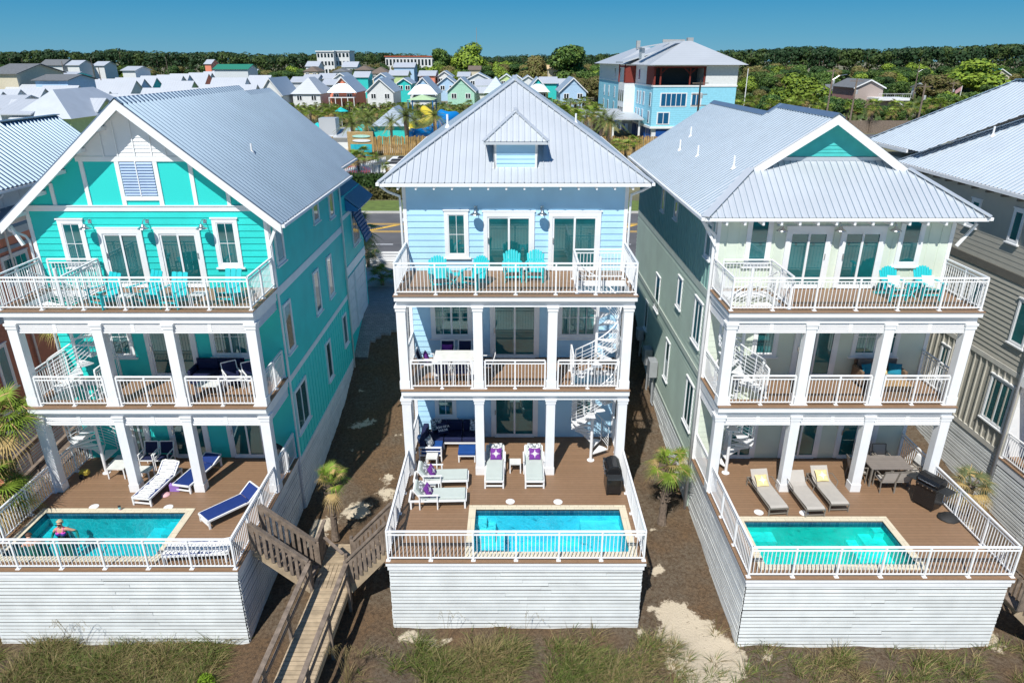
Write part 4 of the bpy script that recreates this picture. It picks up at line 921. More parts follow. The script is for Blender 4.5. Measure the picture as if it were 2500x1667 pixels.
x,y=-8.95,15.0; shrub('small bright green bush in the dune grass below the turquoise house',(x,y,gz(x,y)),(.28,.25,.55),1400,leafmat('fresh_green',(.16,.26,.02)),3,s=.035)
# ------------------------------------------------------------ furniture (built at the origin, facing -y, then placed)
CUSH=mat('pale_grey_green_cushion',(.50,.56,.53),.9,var=.04,bump=.2,bs=60); NAVY=mat('navy_cushion',(.006,.012,.06),.85,bump=.2,bs=60); NAVYL=mat('royal_blue_cushion',(.004,.06,.26),.85)
SLING=mat('taupe_sling_fabric',(.44,.41,.37),.75,var=.05); SLF=mat('taupe_metal_frame',(.20,.18,.155),.45); BSL=mat('navy_sling_fabric',(.006,.03,.17),.7); WTAB=mat('white_table_top',(.72,.73,.70),.5)
PURP=mat('purple_fabric',(.16,.03,.26),.85); YEL=mat('cream_yellow_fabric',(.78,.62,.30),.85); WFAB=mat('white_fabric',(.78,.78,.76),.9); 
def pattern_mat(name,a,c,scale):
    m=mat(name,a,.9,pattern='mix',pargs=(c,scale,.47,.53)); return m
HEX=pattern_mat('grey_white_patterned_fabric',(.72,.74,.74),(.12,.14,.16),14)
def stripe_mat(name,c1,c2,ax,wd,duty):
    return mat(name,c1,.9,pattern='planks',pargs=(ax,wd,duty,1,.0)) if False else _stripe(name,c1,c2,ax,wd,duty)
def _stripe(name,c1,c2,ax,wd,duty):
    m=bpy.data.materials.new(name); m.use_nodes=True; N=m.node_tree.nodes; L=m.node_tree.links; b=N['Principled BSDF']; b.inputs['Roughness'].default_value=.9
    tc=N.new('ShaderNodeTexCoord'); sp=N.new('ShaderNodeSeparateXYZ'); L.new(tc.outputs['Object'],sp.inputs[0]); d=N.new('ShaderNodeMath'); d.operation='DIVIDE'; d.inputs[1].default_value=wd; L.new(sp.outputs[ax],d.inputs[0])
    f=N.new('ShaderNodeMath'); f.operation='FRACT'; L.new(d.outputs[0],f.inputs[0]); l=N.new('ShaderNodeMath'); l.operation='LESS_THAN'; l.inputs[1].default_value=duty; L.new(f.outputs[0],l.inputs[0])
    x=N.new('ShaderNodeMix'); x.data_type='RGBA'; L.new(l.outputs[0],x.inputs[0]); x.inputs[6].default_value=c1+(1,); x.inputs[7].default_value=c2+(1,); L.new(x.outputs[2],b.inputs['Base Color']); return m
def adirondack(label,fan=True,group='adirondack chairs'):
    T=thing('adirondack_chair',label,'chair',group=group)
    # seat slopes back; front at y=-.35
    sl_=lambda y:.38-.16*(y+.35)/.6
    b=MB()
    for i in range(6):
        y=-.35+i*.098; z=sl_(y); b.ext([(-.26,y,z),(.26,y,z),(.26,y+.085,sl_(y+.085)),(-.26,y+.085,sl_(y+.085))],(0,0,.02))
    b.build('seat',TURQ,T)
    b=MB(); n=7 if fan else 3
    for i in range(n):
        t=(i-(n-1)/2)/((n-1)/2); w0=.066 if fan else .165; w1=.082 if fan else .17; x0=t*(.22 if fan else .18); x1=t*(.27 if fan else .19); h=.82-(.13*t*t if fan else .0)
        lo=V(x0,.20,.20); d=V(x1-x0,.30*h/.82,.76*h/.82)
        pts=[lo+V(-w0/2,0,0),lo+V(w0/2,0,0),lo+d+V(w1/2,0,-.02*(1 if fan else 0)),lo+d*1.02,lo+d+V(-w1/2,0,-.02*(1 if fan else 0))]; b.ext(pts,(0,.02,-.005))
    b.bar((-.26,.40,.62),(.26,.40,.62),.03,.06); b.build('backrest',TURQ,T)
    for sg in (-1,1):
        b=MB(); b.ext([(sg*.25,-.42,.57),(sg*.40,-.40,.57),(sg*.38,-.1,.57),(sg*.33,.34,.57),(sg*.27,.34,.57),(sg*.27,-.1,.57)],(0,0,.022)); b.build('armrest',TURQ,T)
        b=MB(); b.bar((sg*.29,-.33,0),(sg*.29,-.33,.57),.035,.09,up=(0,1,0)); b.build('front_leg',TURQ,T)
        b=MB(); b.ext([(sg*.27,-.36,.28),(sg*.27,-.36,.38),(sg*.27,.62,.06),(sg*.27,.62,0),(sg*.27,.5,0)],(-sg*.022,0,0)); b.bar((sg*.30,.33,.57),(sg*.28,.36,.17),.03,.05); b.build('rear_leg',TURQ,T)
    b=MB(); b.bar((-.29,-.33,.20),(.29,-.33,.20),.02,.06); b.build('stretcher',TURQ,T)
    return T
def put(o,x,y,z,deg,label=None,group=None): o.location=(x,y,z); o.rotation_euler=(0,0,R(deg)); 
f3C=6.924; f3L=6.774; f3R=6.754
a1=adirondack('turquoise fan-back chair beside the window on the pale blue house balcony'); put(a1,-2.45,22.45,f3C,12)
AC='adirondack chairs'
dup(a1,(-1.25,22.5,f3C),R(-28),'turquoise fan-back chair turned inward, between the small table and the glass door')
dup(a1,(.02,23.25,f3C),R(4),'turquoise fan-back chair before the first glass door, left of a close pair')
dup(a1,(.80,23.25,f3C),R(-4),'turquoise fan-back chair at the right of the close pair by the glass doors')
dup(a1,(12.55,21.75,f3R),R(6),'turquoise fan-back chair with white cushion, nearer the doors of the cream house')
dup(a1,(13.68,21.8,f3R),R(0),'turquoise fan-back chair with white cushion, nearest the right corner of its balcony')
a2=adirondack('turquoise flat-slat chair angled left, first from the spiral stair guard',False); put(a2,-12.95,20.95,f3L,-25)
dup(a2,(-11.75,21.2,f3L),R(-28),'turquoise flat-slat chair turned left, second from the spiral stair guard')
dup(a2,(-10.75,20.95,f3L),R(-8),'turquoise flat-slat chair facing the rail, third from the spiral stair guard')
dup(a2,(-9.15,21.35,f3L),R(-5),'turquoise flat-slat chair alone near the right corner of the turquoise balcony')
def xtable(label,m,loc,group):
    T=thing('side_table',label,'side table',loc,0,group); b=MB()
    for i in range(4): b.box(-.2+i*.102,-.106+i*.102,-.2,.2,.44,.46)
    b.build('table_top',m,T)
    for y in (-.15,.15):
        for s_ in (-1,1): b=MB(); b.bar((-s_*.18,y,0),(s_*.18,y,.44),.03,.03); b.build('leg',m,T)
    return T
xtable('small turquoise folding table between the two left chairs of the blue house',TURQ,(-1.95,22.45,f3C),'balcony side tables')
xtable('small turquoise table between the two chairs of the cream house balcony',TURQ,(13.1,21.75,f3R),'balcony side tables')
def loop_table(label,loc,sx=.45,sy=.4,h=.42,rz=0,group=None):
    T=thing('side_table',label,'side table',loc,rz,group); b=MB(); b.box(-sx/2,sx/2,-sy/2,sy/2,h-.04,h); b.build('table_top',WTAB,T)
    for a in (-1,1):
        for c in (-1,1): b=MB(); b.box(a*(sx/2-.02)-.02,a*(sx/2-.02)+.02,c*(sy/2-.02)-.02,c*(sy/2-.02)+.02,0,h-.042); b.build('leg',RAILW,T)
    return T
loop_table('white side table between the second and third turquoise balcony chairs',(-12.15,20.8,f3L),group='balcony side tables'); loop_table('white side table left of the lone turquoise chair',(-9.95,20.95,f3L),group='balcony side tables')
loop_table('white side table between the two cushioned loungers facing the pool',(.12,21.9,0),.42,.38,.40); loop_table('white side table beside the arm of the navy sectional sofa',(-2.98,22.25,0),.42,.42,.42); loop_table('white side table wedged between the two sideways loungers',(-2.85,20.45,0),.4,.3,.42)
def lounger(label,kind,loc,rz,back=50,group='sun loungers',L=1.95,W=.64):
    # head at +y, feet at -y, hinge at y=+.25
    T=thing('sun_lounger',label,'sun lounger',loc,rz,group)
    fm={'cushion':RAILW,'sling':SLF,'navy':RAILW}[kind]; sm={'cushion':CUSH,'sling':SLING,'navy':BSL}[kind]
    y0,y1=-1.15,.30; bl=L+y0-y1; hz=.33; e=R(back); bt=V(0,y1+bl*cos(e),hz+bl*sin(e)); w=W/2; th=.09 if kind=='cushion' else .012; r=.018 if kind=='sling' else .028
    b=MB()
    for sg in (-1,1): b.bar((sg*w,y0,hz-.03),(sg*w,.75,hz-.03),r*2,r*2)
    for y in (y0,.2,.75): b.bar((-w,y,hz-.03),(w,y,hz-.03),r*2,r*2)
    b.build('frame',fm,T)
    for sg in (-1,1):
        for y in (y0+.03,.7): c=MB(); c.bar((sg*w,y,0),(sg*w,y,hz-.05),r*2,r*2,up=(0,1,0)); c.build('leg',fm,T)
    b=MB(); b.bar((-w+.03,y0+.03,.10),(w-.03,y0+.03,.10),r*1.5,r*1.5); b.build('stretcher',fm,T)
    b=MB(); iw=w-.02
    if kind=='sling':  # gently curved
        pts=[V(0,y0+.0,hz+.0),V(0,y0+.1,hz+.03),V(0,-.4,hz+.0),V(0,y1-.1,hz+.0),V(0,y1+.06,hz+.05),bt]
    else: pts=[V(0,y0+.02,hz),V(0,y1,hz)]
    for p,q in zip(pts,pts[1:]): b.add([p+V(-iw,0,0),p+V(iw,0,0),q+V(iw,0,0),q+V(-iw,0,0),p+V(-iw,0,th),p+V(iw,0,th),q+V(iw,0,th),q+V(-iw,0,th)],[(0,3,2,1),(4,5,6,7),(0,1,5,4),(1,2,6,5),(2,3,7,6),(3,0,4,7)])
    b.build('seat_cushion' if kind=='cushion' else 'sling',sm,T,bevel=.02 if kind=='cushion' else 0)
    if kind!='sling':
        b=MB(); d=V(0,cos(e),sin(e)); nn=V(0,-sin(e),cos(e)); p=V(0,y1,hz)+d*.02; q=bt
        b.add([p+V(-iw,0,0),p+V(iw,0,0),q+V(iw,0,0),q+V(-iw,0,0),p+V(-iw,0,0)+nn*th,p+V(iw,0,0)+nn*th,q+V(iw,0,0)+nn*th,q+V(-iw,0,0)+nn*th],[(0,3,2,1),(4,5,6,7),(0,1,5,4),(1,2,6,5),(2,3,7,6),(3,0,4,7)])
        b.build('back_cushion' if kind=='cushion' else 'back_sling',sm,T,bevel=.02 if kind=='cushion' else 0)
        b=MB()
        for sg in (-1,1): b.bar(V(sg*w,y1,hz-.01),bt+V(sg*w,0,-.01),r*1.6,r*1.6)
        b.bar(bt+V(-w,0,0),bt+V(w,0,0),r*1.6,r*1.6); b.build('back_frame',fm,T)
    if kind in('cushion',):
        for sg in (-1,1): b=MB(); b.bar((sg*(w+.05),-.25,.56),(sg*(w+.05),.42,.56),.06,.03); b.bar((sg*(w+.05),-.2,0),(sg*(w+.05),-.2,.55),.04,.04,up=(0,1,0)); b.bar((sg*(w+.05),.4,.0),(sg*(w+.05),.4,.55),.04,.04,up=(0,1,0)); b.build('armrest',fm,T)
    if kind=='sling':
        for sg in (-1,1): b=MB(); b.tube([(sg*(w+.0),y1-.45,hz-.02),(sg*(w+.06),y1-.42,.52),(sg*(w+.06),y1+.02,.56),(sg*w,y1+.18,.48)],.015,6); b.build('armrest',fm,T)
    return T
lounger('cushioned white lounger facing the cyan pool, beside the left middle column','cushion',(-.63,21.88,0),0,52)
lounger('cushioned white lounger facing the cyan pool, beside the right middle column','cushion',(.80,21.88,0),0,52)
lounger('cushioned white lounger turned sideways, the farther of two by the left rail','cushion',(-2.72,21.05,0),R(92),55)
lounger('cushioned white lounger turned sideways, the one nearest the front rail','cushion',(-2.72,19.88,0),R(92),55)
lounger('taupe sling lounger with a pillow, leftmost on the cream house deck','sling',(8.75,20.28,0),R(5),48)
lounger('taupe sling lounger without a pillow, in the middle of three','sling',(9.98,20.2,0),R(3),48)
lounger('taupe sling lounger with a pillow, rightmost of three near the pool','sling',(10.92,20.5,0),R(2),48)
lounger('navy sling lounger under the shade, half behind a white column','navy',(-11.32,21.6,0),R(-12),14)
lounger('navy sling lounger in full sun, angled toward the right rail','navy',(-9.25,19.5,0),R(-42),38)
T1=lounger('white lounger draped with a striped towel beside a column','navy',(-12.42,20.85,0),R(-8),38)
T2=lounger('navy lounger draped with a striped towel, low behind the front rail','navy',(-9.35,17.15,0),R(-86),10)
TOW=_stripe('striped_towel',(.80,.80,.78),(.03,.04,.10),1,.105,.14)
def towel(label,loc,rz,back,w=.33,y0=-1.17):
    T=MB(); e=R(back); hz=.36; y1=.30; bl=.52; n=22; prof=[]
    for i in range(n+1):
        t=i/n*(1.45+bl)
        p=V(0,y0+t,hz+.012*sin(i*1.9)) if t<1.45 else V(0,y1+(t-1.45)*cos(e),hz+(t-1.45)*sin(e)+.01)
        prof.append(p)
    for p in prof:
        for k in range(7): x=-w+2*w*k/6; T.v.append((x,p.y,p.z+.012*sin(x*21+p.y*9)-(.05 if k in(0,6) else 0)))
    for i in range(n):
        for k in range(6): T.f.append([i*7+k,i*7+k+1,(i+1)*7+k+1,(i+1)*7+k]); T.m.append(0)
    o=T.build('towel',TOW,smooth=True); sf=o.modifiers.new('thickness','SOLIDIFY'); sf.thickness=.012; tag(o,label,'towel'); o.location=loc; o.rotation_euler=(0,0,rz)
towel('white towel with dark stripes over the lounger beside the column',(-12.42,20.85,0),R(-8),38); towel('white striped towel on the low lounger behind the front rail',(-9.35,17.15,0),R(-86),10)
def pillow(label,loc,rot,m,s=.42,th=.14,star=None,name='pillow',group=None):
    b=MB(); n=8; o=0
    for side in (1,-1):
        for j in range(n+1):
            for i in range(n+1):
                u=i/n*2-1; v=j/n*2-1; h=th/2*((1-u**4)*(1-v**4))**.5; k=1-.06*(abs(u*v)<.3)*0; px=u*s/2*(1-.07*(1-v*v)*abs(u)); py=v*s/2*(1-.07*(1-u*u)*abs(v)); b.v.append((px,py,side*h))
    q=(n+1)**2
    for sd_ in (0,1):
        for j in range(n):
            for i in range(n):
                a=sd_*q+j*(n+1)+i; f=[a,a+1,a+n+2,a+n+1]; b.f.append(f if sd_==0 else f[::-1]); b.m.append(0)
    o=b.build(name,m,smooth=True); tag(o,label,'pillow',group); o.location=loc; o.rotation_euler=rot
    if star:
        c=MB(); z=th/2+.004; 
        for k in range(8):
            a=k*pi/4; L_=s*.40 if k%2==0 else s*.24; wv=.028 if k%2==0 else .02; d=V(cos(a),sin(a),0); pz=V(-sin(a),cos(a),0); c.add([pz*wv+V(0,0,z),-pz*wv+V(0,0,z),d*L_+V(0,0,z*.97)],[(1,2,0)])
        s_=c.build('star_print',star,o)
    return o
b50=R(90-52)
for nm,x in (('left',-.63),('right',.80)):
    pillow('grey and white patterned pillow on the %s lounger facing the pool'%nm,(x+.02,22.28,.66),(R(52),0,0),HEX,.5,.14,group='patterned pillows')
    pillow('purple pillow with a white compass star on the %s pool-facing lounger'%nm,(x+.04,22.08,.60),(R(50),0,0),PURP,.43,.15,WFAB,group='purple star pillows')
for nm,y in (('farther',21.05),('nearer',19.88)):
    pillow('patterned pillow on the %s sideways lounger'%nm,(-3.02,y-.02,.60),(R(60),0,R(90)),HEX,.46,.14,group='patterned pillows')
    pillow('purple star pillow leaning on the %s sideways lounger'%nm,(-2.84,y-.08,.58),(R(62),0,R(80)),PURP,.43,.15,WFAB,group='purple star pillows')
pillow('pale yellow pillow on the leftmost taupe lounger',(8.70,20.5,.50),(R(40),0,R(5)),YEL,.43,.13,WFAB,group='yellow pillows'); pillow('pale yellow pillow on the rightmost taupe lounger',(10.90,20.78,.52),(R(40),0,R(2)),YEL,.43,.13,WFAB,group='yellow pillows')
for x,nm in ((12.55,'left'),(13.68,'right')): pillow('white cushion on the %s turquoise chair of the cream house'%nm,(x,21.8,f3R+.56),(R(60),0,0),WFAB,.42,.13,group='white chair cushions')
# sectional sofa
def cushion(b,x0,x1,y0,y1,z0,z1,m=0): b.box(x0,x1,y0,y1,z0,z1,m)
T=thing('sectional_sofa','navy L-shaped sectional sofa with white frame under the blue house porch','sofa',(-2.4,23.5,0),world=True)
for x0,x1,y0,y1 in ((-3.42,-2.66,22.55,23.3),(-3.42,-2.66,23.32,24.2),(-2.64,-1.95,23.45,24.2),(-1.93,-1.2,23.45,24.2)):
    b=MB(); b.box(x0,x1,y0,y1,.30,.46); b.build('seat_cushion',NAVY if y0>23 else NAVYL,T,bevel=.03)
for x0,x1 in ((-3.2,-2.62),(-2.6,-1.95),(-1.93,-1.25)): b=MB(); b.box(x0,x1,24.05,24.28,.47,.86); b.build('back_cushion',NAVY,T,bevel=.04)
b=MB(); b.box(-3.48,-3.26,22.6,23.3,.47,.84); b.build('back_cushion',NAVY,T,bevel=.04); b=MB(); b.box(-3.48,-3.26,23.32,24.0,.47,.84); b.build('back_cushion',NAVY,T,bevel=.04)
b=MB(); b.box(-3.5,-2.64,22.5,22.545,.24,.29); b.box(-2.64,-1.18,23.40,23.445,.24,.29); b.box(-2.69,-2.64,22.55,23.4,.24,.29)
for x in (-3.5,-2.68): b.box(x,x+.045,22.48,22.525,0,.6)
b.box(-3.5,-2.635,22.46,22.53,.60,.64); b.box(-3.45,-2.68,22.49,22.51,.44,.47)
for x,y in ((-1.25,23.42),(-2.66,23.42)): b.box(x,x+.045,y,y+.045,0,.24)
b.build('frame',RAILW,T)
T=thing('ottoman','royal blue cushioned ottoman with white legs left of the column','ottoman',(-1.7,22.75,0)); b=MB(); b.box(-.33,.33,-.30,.30,.30,.44); b.build('seat_cushion',NAVYL,T,bevel=.03)
for x in (-.3,.3):
    for y in (-.27,.27): b=MB(); b.box(x-.022,x+.022,y-.022,y+.022,0,.25); b.build('leg',RAILW,T)
b=MB(); b.box(-.33,.33,-.3,.3,.251,.295); b.build('frame',RAILW,T)
pillow('patterned pillow in the back corner of the sectional sofa',(-2.98,24.0,.75),(R(72),0,R(15)),HEX,.45,group='patterned pillows'); pillow('patterned pillow at the right end of the sectional sofa',(-1.45,23.98,.73),(R(72),0,R(-10)),HEX,.45,group='patterned pillows'); pillow('patterned pillow on the sunny arm seat of the sectional sofa',(-3.12,22.85,.66),(R(65),0,R(70)),HEX,.45,group='patterned pillows')
sp=pillow('navy pillow with white lettering on the sectional sofa',(-2.72,23.78,.72),(R(70),0,R(20)),NAVY,.46)
fc=bpy.data.curves.new('lettering','FONT'); fc.body='SON OF A\nSAILOR'; fc.size=.115; fc.align_x='CENTER'; fc.align_y='CENTER'; fc.space_line=1.1; fc.offset=.004; fc.extrude=.003
tmp=bpy.data.objects.new('tmp',fc); COL.objects.link(tmp); bpy.context.view_layer.update(); me=bpy.data.meshes.new_from_object(tmp.evaluated_get(bpy.context.evaluated_depsgraph_get())); bpy.data.objects.remove(tmp); bpy.data.curves.remove(fc)
me.materials.clear(); me.materials.append(WFAB); lo=bpy.data.objects.new('lettering',me); COL.objects.link(lo); lo.parent=sp; lo.location=(0,.0,.074)
# chairs and tables
def sling_chair(label,fm,sm,loc,rz,group,w=.5):
    T=thing('dining_chair',label,'chair',loc,rz,group); a=w/2
    b=MB(); b.add([(-a+.03,-.22,.44),(a-.03,-.22,.44),(a-.03,.22,.42),(-a+.03,.22,.42)],[(0,1,2,3)]); b.box(-a+.03,a-.03,-.22,.22,.40,.419); b.build('seat',sm,T)
    b=MB(); b.ext([(-a+.03,.22,.46),(a-.03,.22,.46),(a-.03,.34,.88),(-a+.03,.34,.88)],(0,.015,0)); b.build('backrest',sm,T)
    b=MB()
    for sg in (-1,1):
        b.bar((sg*a,-.24,0),(sg*a,-.24,.64),.03,.03,up=(0,1,0)); b.bar((sg*a,.26,0),(sg*a,.22,.45),.03,.03,up=(0,1,0)); b.bar((sg*a,.22,.45),(sg*a,.35,.90),.03,.03,up=(0,1,0)); b.bar((sg*a,-.26,.65),(sg*a,.3,.65),.045,.025); b.bar((sg*a,-.24,.42),(sg*a,.24,.42),.03,.03)
    b.bar((-a,.35,.9),(a,.35,.9),.03,.03); b.bar((-a,-.24,.41),(a,-.24,.41),.03,.03); b.build('frame',fm,T); return T
def dtable(label,loc,sx,sy,tm,fm,rz=0,lw=.06):
    T=thing('dining_table',label,'table',loc,rz); b=MB(); b.box(-sx/2,sx/2,-sy/2,sy/2,.71,.75); b.build('table_top',tm,T,bevel=.005)
    for a in (-1,1):
        for c in (-1,1): b=MB(); b.box(a*(sx/2-lw/2-.01)-lw/2,a*(sx/2-lw/2-.01)+lw/2,c*(sy/2-lw/2-.01)-lw/2,c*(sy/2-lw/2-.01)+lw/2,0,.709); b.build('leg',fm,T)
TT=mat('taupe_table_top',(.24,.21,.19),.5,pattern='planks',pargs=(1,.13,.04,.5,.05))
dtable('taupe slatted dining table at the right of the cream house deck',(13.38,21.28,0),1.45,.88,TT,SLF)
c0=sling_chair('taupe dining chair on the near side of the table, left one',SLF,SLING,(13.12,20.72,0),R(180),'taupe dining chairs')
for x,y,r_,l in ((13.65,20.74,180,'taupe dining chair on the near side of the table, right one'),(13.0,21.95,0,'taupe dining chair on the far side of the table, left one'),(13.6,21.95,0,'taupe dining chair on the far side of the table, right one'),(14.38,21.35,-80,'taupe chair with a white towel at the right end of the table'),(12.4,21.3,88,'taupe chair at the shaded left end of the table')): dup(c0,(x,y,0),R(r_),l)
b=MB(); b.add([(-.2,0,0),(.2,0,0),(.22,.25,-.35),(-.2,.25,-.35),(-.2,-.06,-.02),(.2,-.06,-.02),(.21,-.12,-.3),(-.22,-.1,-.3)],[(0,1,2,3),(4,7,6,5),(0,4,5,1)]); o=tag(b.build('towel',WFAB),'white towel hanging over the end chair of the taupe dining set','towel'); o.modifiers.new('thickness','SOLIDIFY').thickness=.02; o.location=(14.66,21.35,.96); o.rotation_euler=(0,0,R(-80))
dtable('long white dining table on the middle balcony of the blue house',(-2.06,22.85,3.482),1.45,.92,WTAB,RAILW,lw=.16)
c1=sling_chair('navy and white chair at the near side of the balcony table, left one',RAILW,NAVY,(-2.45,22.2,3.482),R(180),'navy balcony dining chairs')
for x,y,r_,l in ((-1.8,22.2,180,'navy and white chair at the near side of the balcony table, right one'),(-2.4,23.55,0,'navy chair behind the balcony table, left one'),(-1.75,23.55,0,'navy chair behind the balcony table, right one'),(-3.1,22.95,90,'navy chair at the left end of the balcony table'),(-.95,22.8,-90,'navy chair at the right end of the balcony table, behind the column')): dup(c1,(x,y,3.482),R(r_),l)
pillow('purple pillow on the left end chair of the balcony table',(-3.1,22.95,4.12),(R(70),0,R(90)),PURP,.4,group='purple balcony pillows'); pillow('purple pillow on the far left chair of the balcony table',(-2.4,23.62,4.12),(R(70),0,0),PURP,.4,group='purple balcony pillows')
for x,l in ((-13.45,'left'),(-12.88,'right')):
    dup(c1,(x,22.15,0),R(0),'navy and white armchair in the porch shade, %s one of a pair'%l,'navy porch chairs')
loop_table('low white coffee table below the spiral stairs of the turquoise house',(-14.3,21.65,0),.62,.62,.42); loop_table('low white table before the pair of navy porch chairs',(-13.25,21.35,0),.5,.42,.42)
# L2 left sofa
def sofa(label,loc,w,fm,cm,bm,rz=0):
    T=thing('outdoor_sofa',label,'sofa',loc,rz); b=MB(); b.box(-w/2,w/2,-.36,.36,.10,.30); b.build('frame',fm,T,bevel=.02)
    n=2
    for i in range(n):
        a=-w/2+.08+(w-.16)*i/n; c=a+(w-.16)/n-.01; b=MB(); b.box(a,c,-.36,.25,.301,.45); b.build('seat_cushion',cm,T,bevel=.03); b=MB(); b.box(a,c,.18,.34,.46,.84); b.build('back_cushion',bm,T,bevel=.04)
    for sg in (-1,1): b=MB(); b.box(sg*w/2-.05,sg*w/2+.05,-.36,.36,.12,.62); b.build('armrest',fm,T,bevel=.02)
    b=MB(); b.box(-w/2,w/2,.35,.40,.12,.80); b.build('back_frame',fm,T)
WICK=mat('brown_wicker',(.20,.13,.08),.8,bump=.5,bs=60)
sofa('dark navy sofa against the wall on the middle balcony of the turquoise house',(-10.45,22.35,3.372),1.7,NAVY,NAVY,NAVY)
sofa('brown framed sofa with grey cushions on the middle balcony of the cream house',(12.95,22.2,3.402),1.5,WICK,mat('grey_cushion',(.22,.21,.20),.9),mat('grey_brown_cushion',(.17,.15,.14),.9))
tl=pillow('teal pillow at the right end of the brown framed sofa',(13.42,22.1,4.0),(R(65),0,R(-15)),mat('teal_fabric',(.01,.20,.30),.9),.45); pillow('teal pillow at the left end of the brown framed sofa',(12.45,22.1,4.0),(R(65),0,R(15)),MATS['teal_fabric'],.42); pillow('yellow patterned pillow in the middle of the brown framed sofa',(12.98,22.12,4.0),(R(65),0,0),YEL,.38)
T=thing('coffee_table','wicker coffee table with a wooden top on the cream house middle balcony','coffee table',(13.05,21.35,3.402)); b=MB(); b.box(-.55,.55,-.3,.3,.38,.42); b.build('table_top',mat('teak_slats',(.42,.27,.13),.6,pattern='planks',pargs=(0,.09,.08,.5,.1)),T); b=MB(); b.box(-.5,.5,-.26,.26,.0,.378); b.build('base',WICK,T)
dtb=loop_table('low white table behind the middle rail of the turquoise house',(-10.4,21.45,3.372),.75,.5,.42)
for x,l in ((-9.75,'left'),(-9.05,'right')): dup(c1,(x,21.9,3.372),R(35),'navy chair reclined at the right of the turquoise middle balcony, %s one'%l,'navy middle balcony chairs')
# grills
def grill(label,loc,rz):
    T=thing('gas_grill',label,'grill',loc,rz)
    b=MB(); b.box(-.36,.36,-.25,.25,.08,.78); b.build('cabinet',BLACK,T,bevel=.015); b=MB(); b.box(-.36,.36,-.30,.27,.782,.90); o=b.build('firebox',BLACK,T,bevel=.02)
    for i in range(4): k=MB(); k.tube([(-.24+.16*i,-.30,.84),(-.24+.16*i,-.335,.84)],.022,8); k.build('knob',CHROME,o)
    b=MB(); pr=[(-.24,.90),(-.26,1.0),(-.20,1.12),(-.05,1.19),(.12,1.18),(.24,1.05),(.26,.90)]; b.ext([(-.38,y,z) for y,z in pr],(.76,0,0)); l=b.build('lid',BLACK,T,bevel=.02); k=MB(); k.tube([(-.28,-.28,1.03),(-.28,-.33,1.03),(.28,-.33,1.03),(.28,-.28,1.03)],.014,8); k.build('handle',CHROME,l)
    for sg in (-1,1): b=MB(); b.box(sg*.39,sg*.72,-.27,.22,.86,.895); b.build('side_shelf',mat('dark_grey_shelf',(.06,.065,.07),.35,metal=.5),T,bevel=.01)
    for x in (-.3,.3):
        for y in (-.2,.2): b=MB(); b.tube([(x-.02,y,.04),(x+.02,y,.04)],.04,10); b.build('wheel',BLACKR,T)
grill('black gas grill against the right rail of the blue house deck',(3.52,20.65,0),R(-90)); grill('black gas grill with open side shelves at the right of the cream house deck',(14.1,19.75,0),R(-62))
b=MB(); rr=random.Random(4)
for j in range(7):
    for i in range(12): a=i*pi/6; r_=.28*(1-(j/6)**2*.85)+.04*rr.random(); b.v.append((r_*cos(a)*1.2,r_*sin(a),.16*(j/6)+.02*rr.random()))
for j in range(6):
    for i in range(12): b.f.append([j*12+i,j*12+(i+1)%12,(j+1)*12+(i+1)%12,(j+1)*12+i]); b.m.append(0)
b.f.append([72+i for i in range(12)]); b.m.append(0)
o=tag(b.build('grill_cover',BLACKR,smooth=True),'crumpled black grill cover lying beside the grill of the cream house','cover'); o.location=(14.45,19.02,0.002)
o2=tag(MB().lathe([(.0,0),(.3,0),(.33,.3),(.3,.7),(.2,.95),(.05,1.1),(.0,1.1)],(0,0,0),14).build('covered_grill',BLACKR,smooth=True),'black covered grill in the shade beside the right column of the turquoise house','covered grill'); o2.location=(-8.6,21.95,0)
# deck lids, cup, bag
for x,y,l in ((-.06,19.96,'round white lid in the deck before the left cushioned lounger'),(1.58,19.94,'round white lid in the deck before the right cushioned lounger'),(-14.2,19.66,'round white lid in the turquoise house deck, left one'),(-11.66,19.63,'round white lid in the turquoise house deck, right one'),(8.28,19.35,'round white lid beside the leftmost taupe lounger'),(9.78,19.3,'round white lid under the foot of the middle taupe lounger')):
    b=MB(); b.lathe([(.155,0),(.155,.008),(.14,.014),(.05,.016),(.03,.010)],(0,0,0),24); o=tag(b.build('skimmer_lid',WHITE),l,'lid','round white pool skimmer lids'); o.location=(x,y,.002)
T=thing('tumbler','tall pink and teal tumbler with a black lid on the pool coping','cup',(-13.2,19.45,.024)); b=MB(); b.lathe([(.035,0),(.045,.13)],(0,0,0),12); b.build('cup_body',mat('pale_teal_cup',(.25,.62,.66),.4),T); b=MB(); b.lathe([(.034,-.0),(.0345,.045)],(0,0,-.0),12); b.lathe([(.0365,.001),(.039,.045)],(0,0,0),12); b.build('pink_base',mat('pink_cup',(.75,.42,.50),.4),T); b=MB(); b.lathe([(.047,.131),(.047,.16)],(0,0,0),12); b.build('lid',BLACKR,T)
T=thing('tote_bag','purple tote bag standing behind the striped towel lounger','bag',(-11.85,20.62,0)); b=MB(); b.ext([(-.17,-.09,0),(.17,-.09,0),(.19,.09,0),(-.19,.09,0)],(0,0,.28)); b.build('bag_body',mat('lilac_bag',(.30,.16,.50),.8),T,bevel=.02); b=MB(); b.tube([(-.1,0,.28),(-.08,0,.42),(.08,0,.42),(.1,0,.28)],.012,6); b.build('handle',BLACKR,T)
o=tag(MB().lathe([(0,0),(.16,0),(.15,.02),(.11,.06),(0,.07)],(0,0,0),14).build('sun_hat',mat('pink_straw',(.72,.42,.44),.9),smooth=True),'pink sun hat on the deck beneath the towel lounger','hat'); o.location=(-12.08,20.35,0)
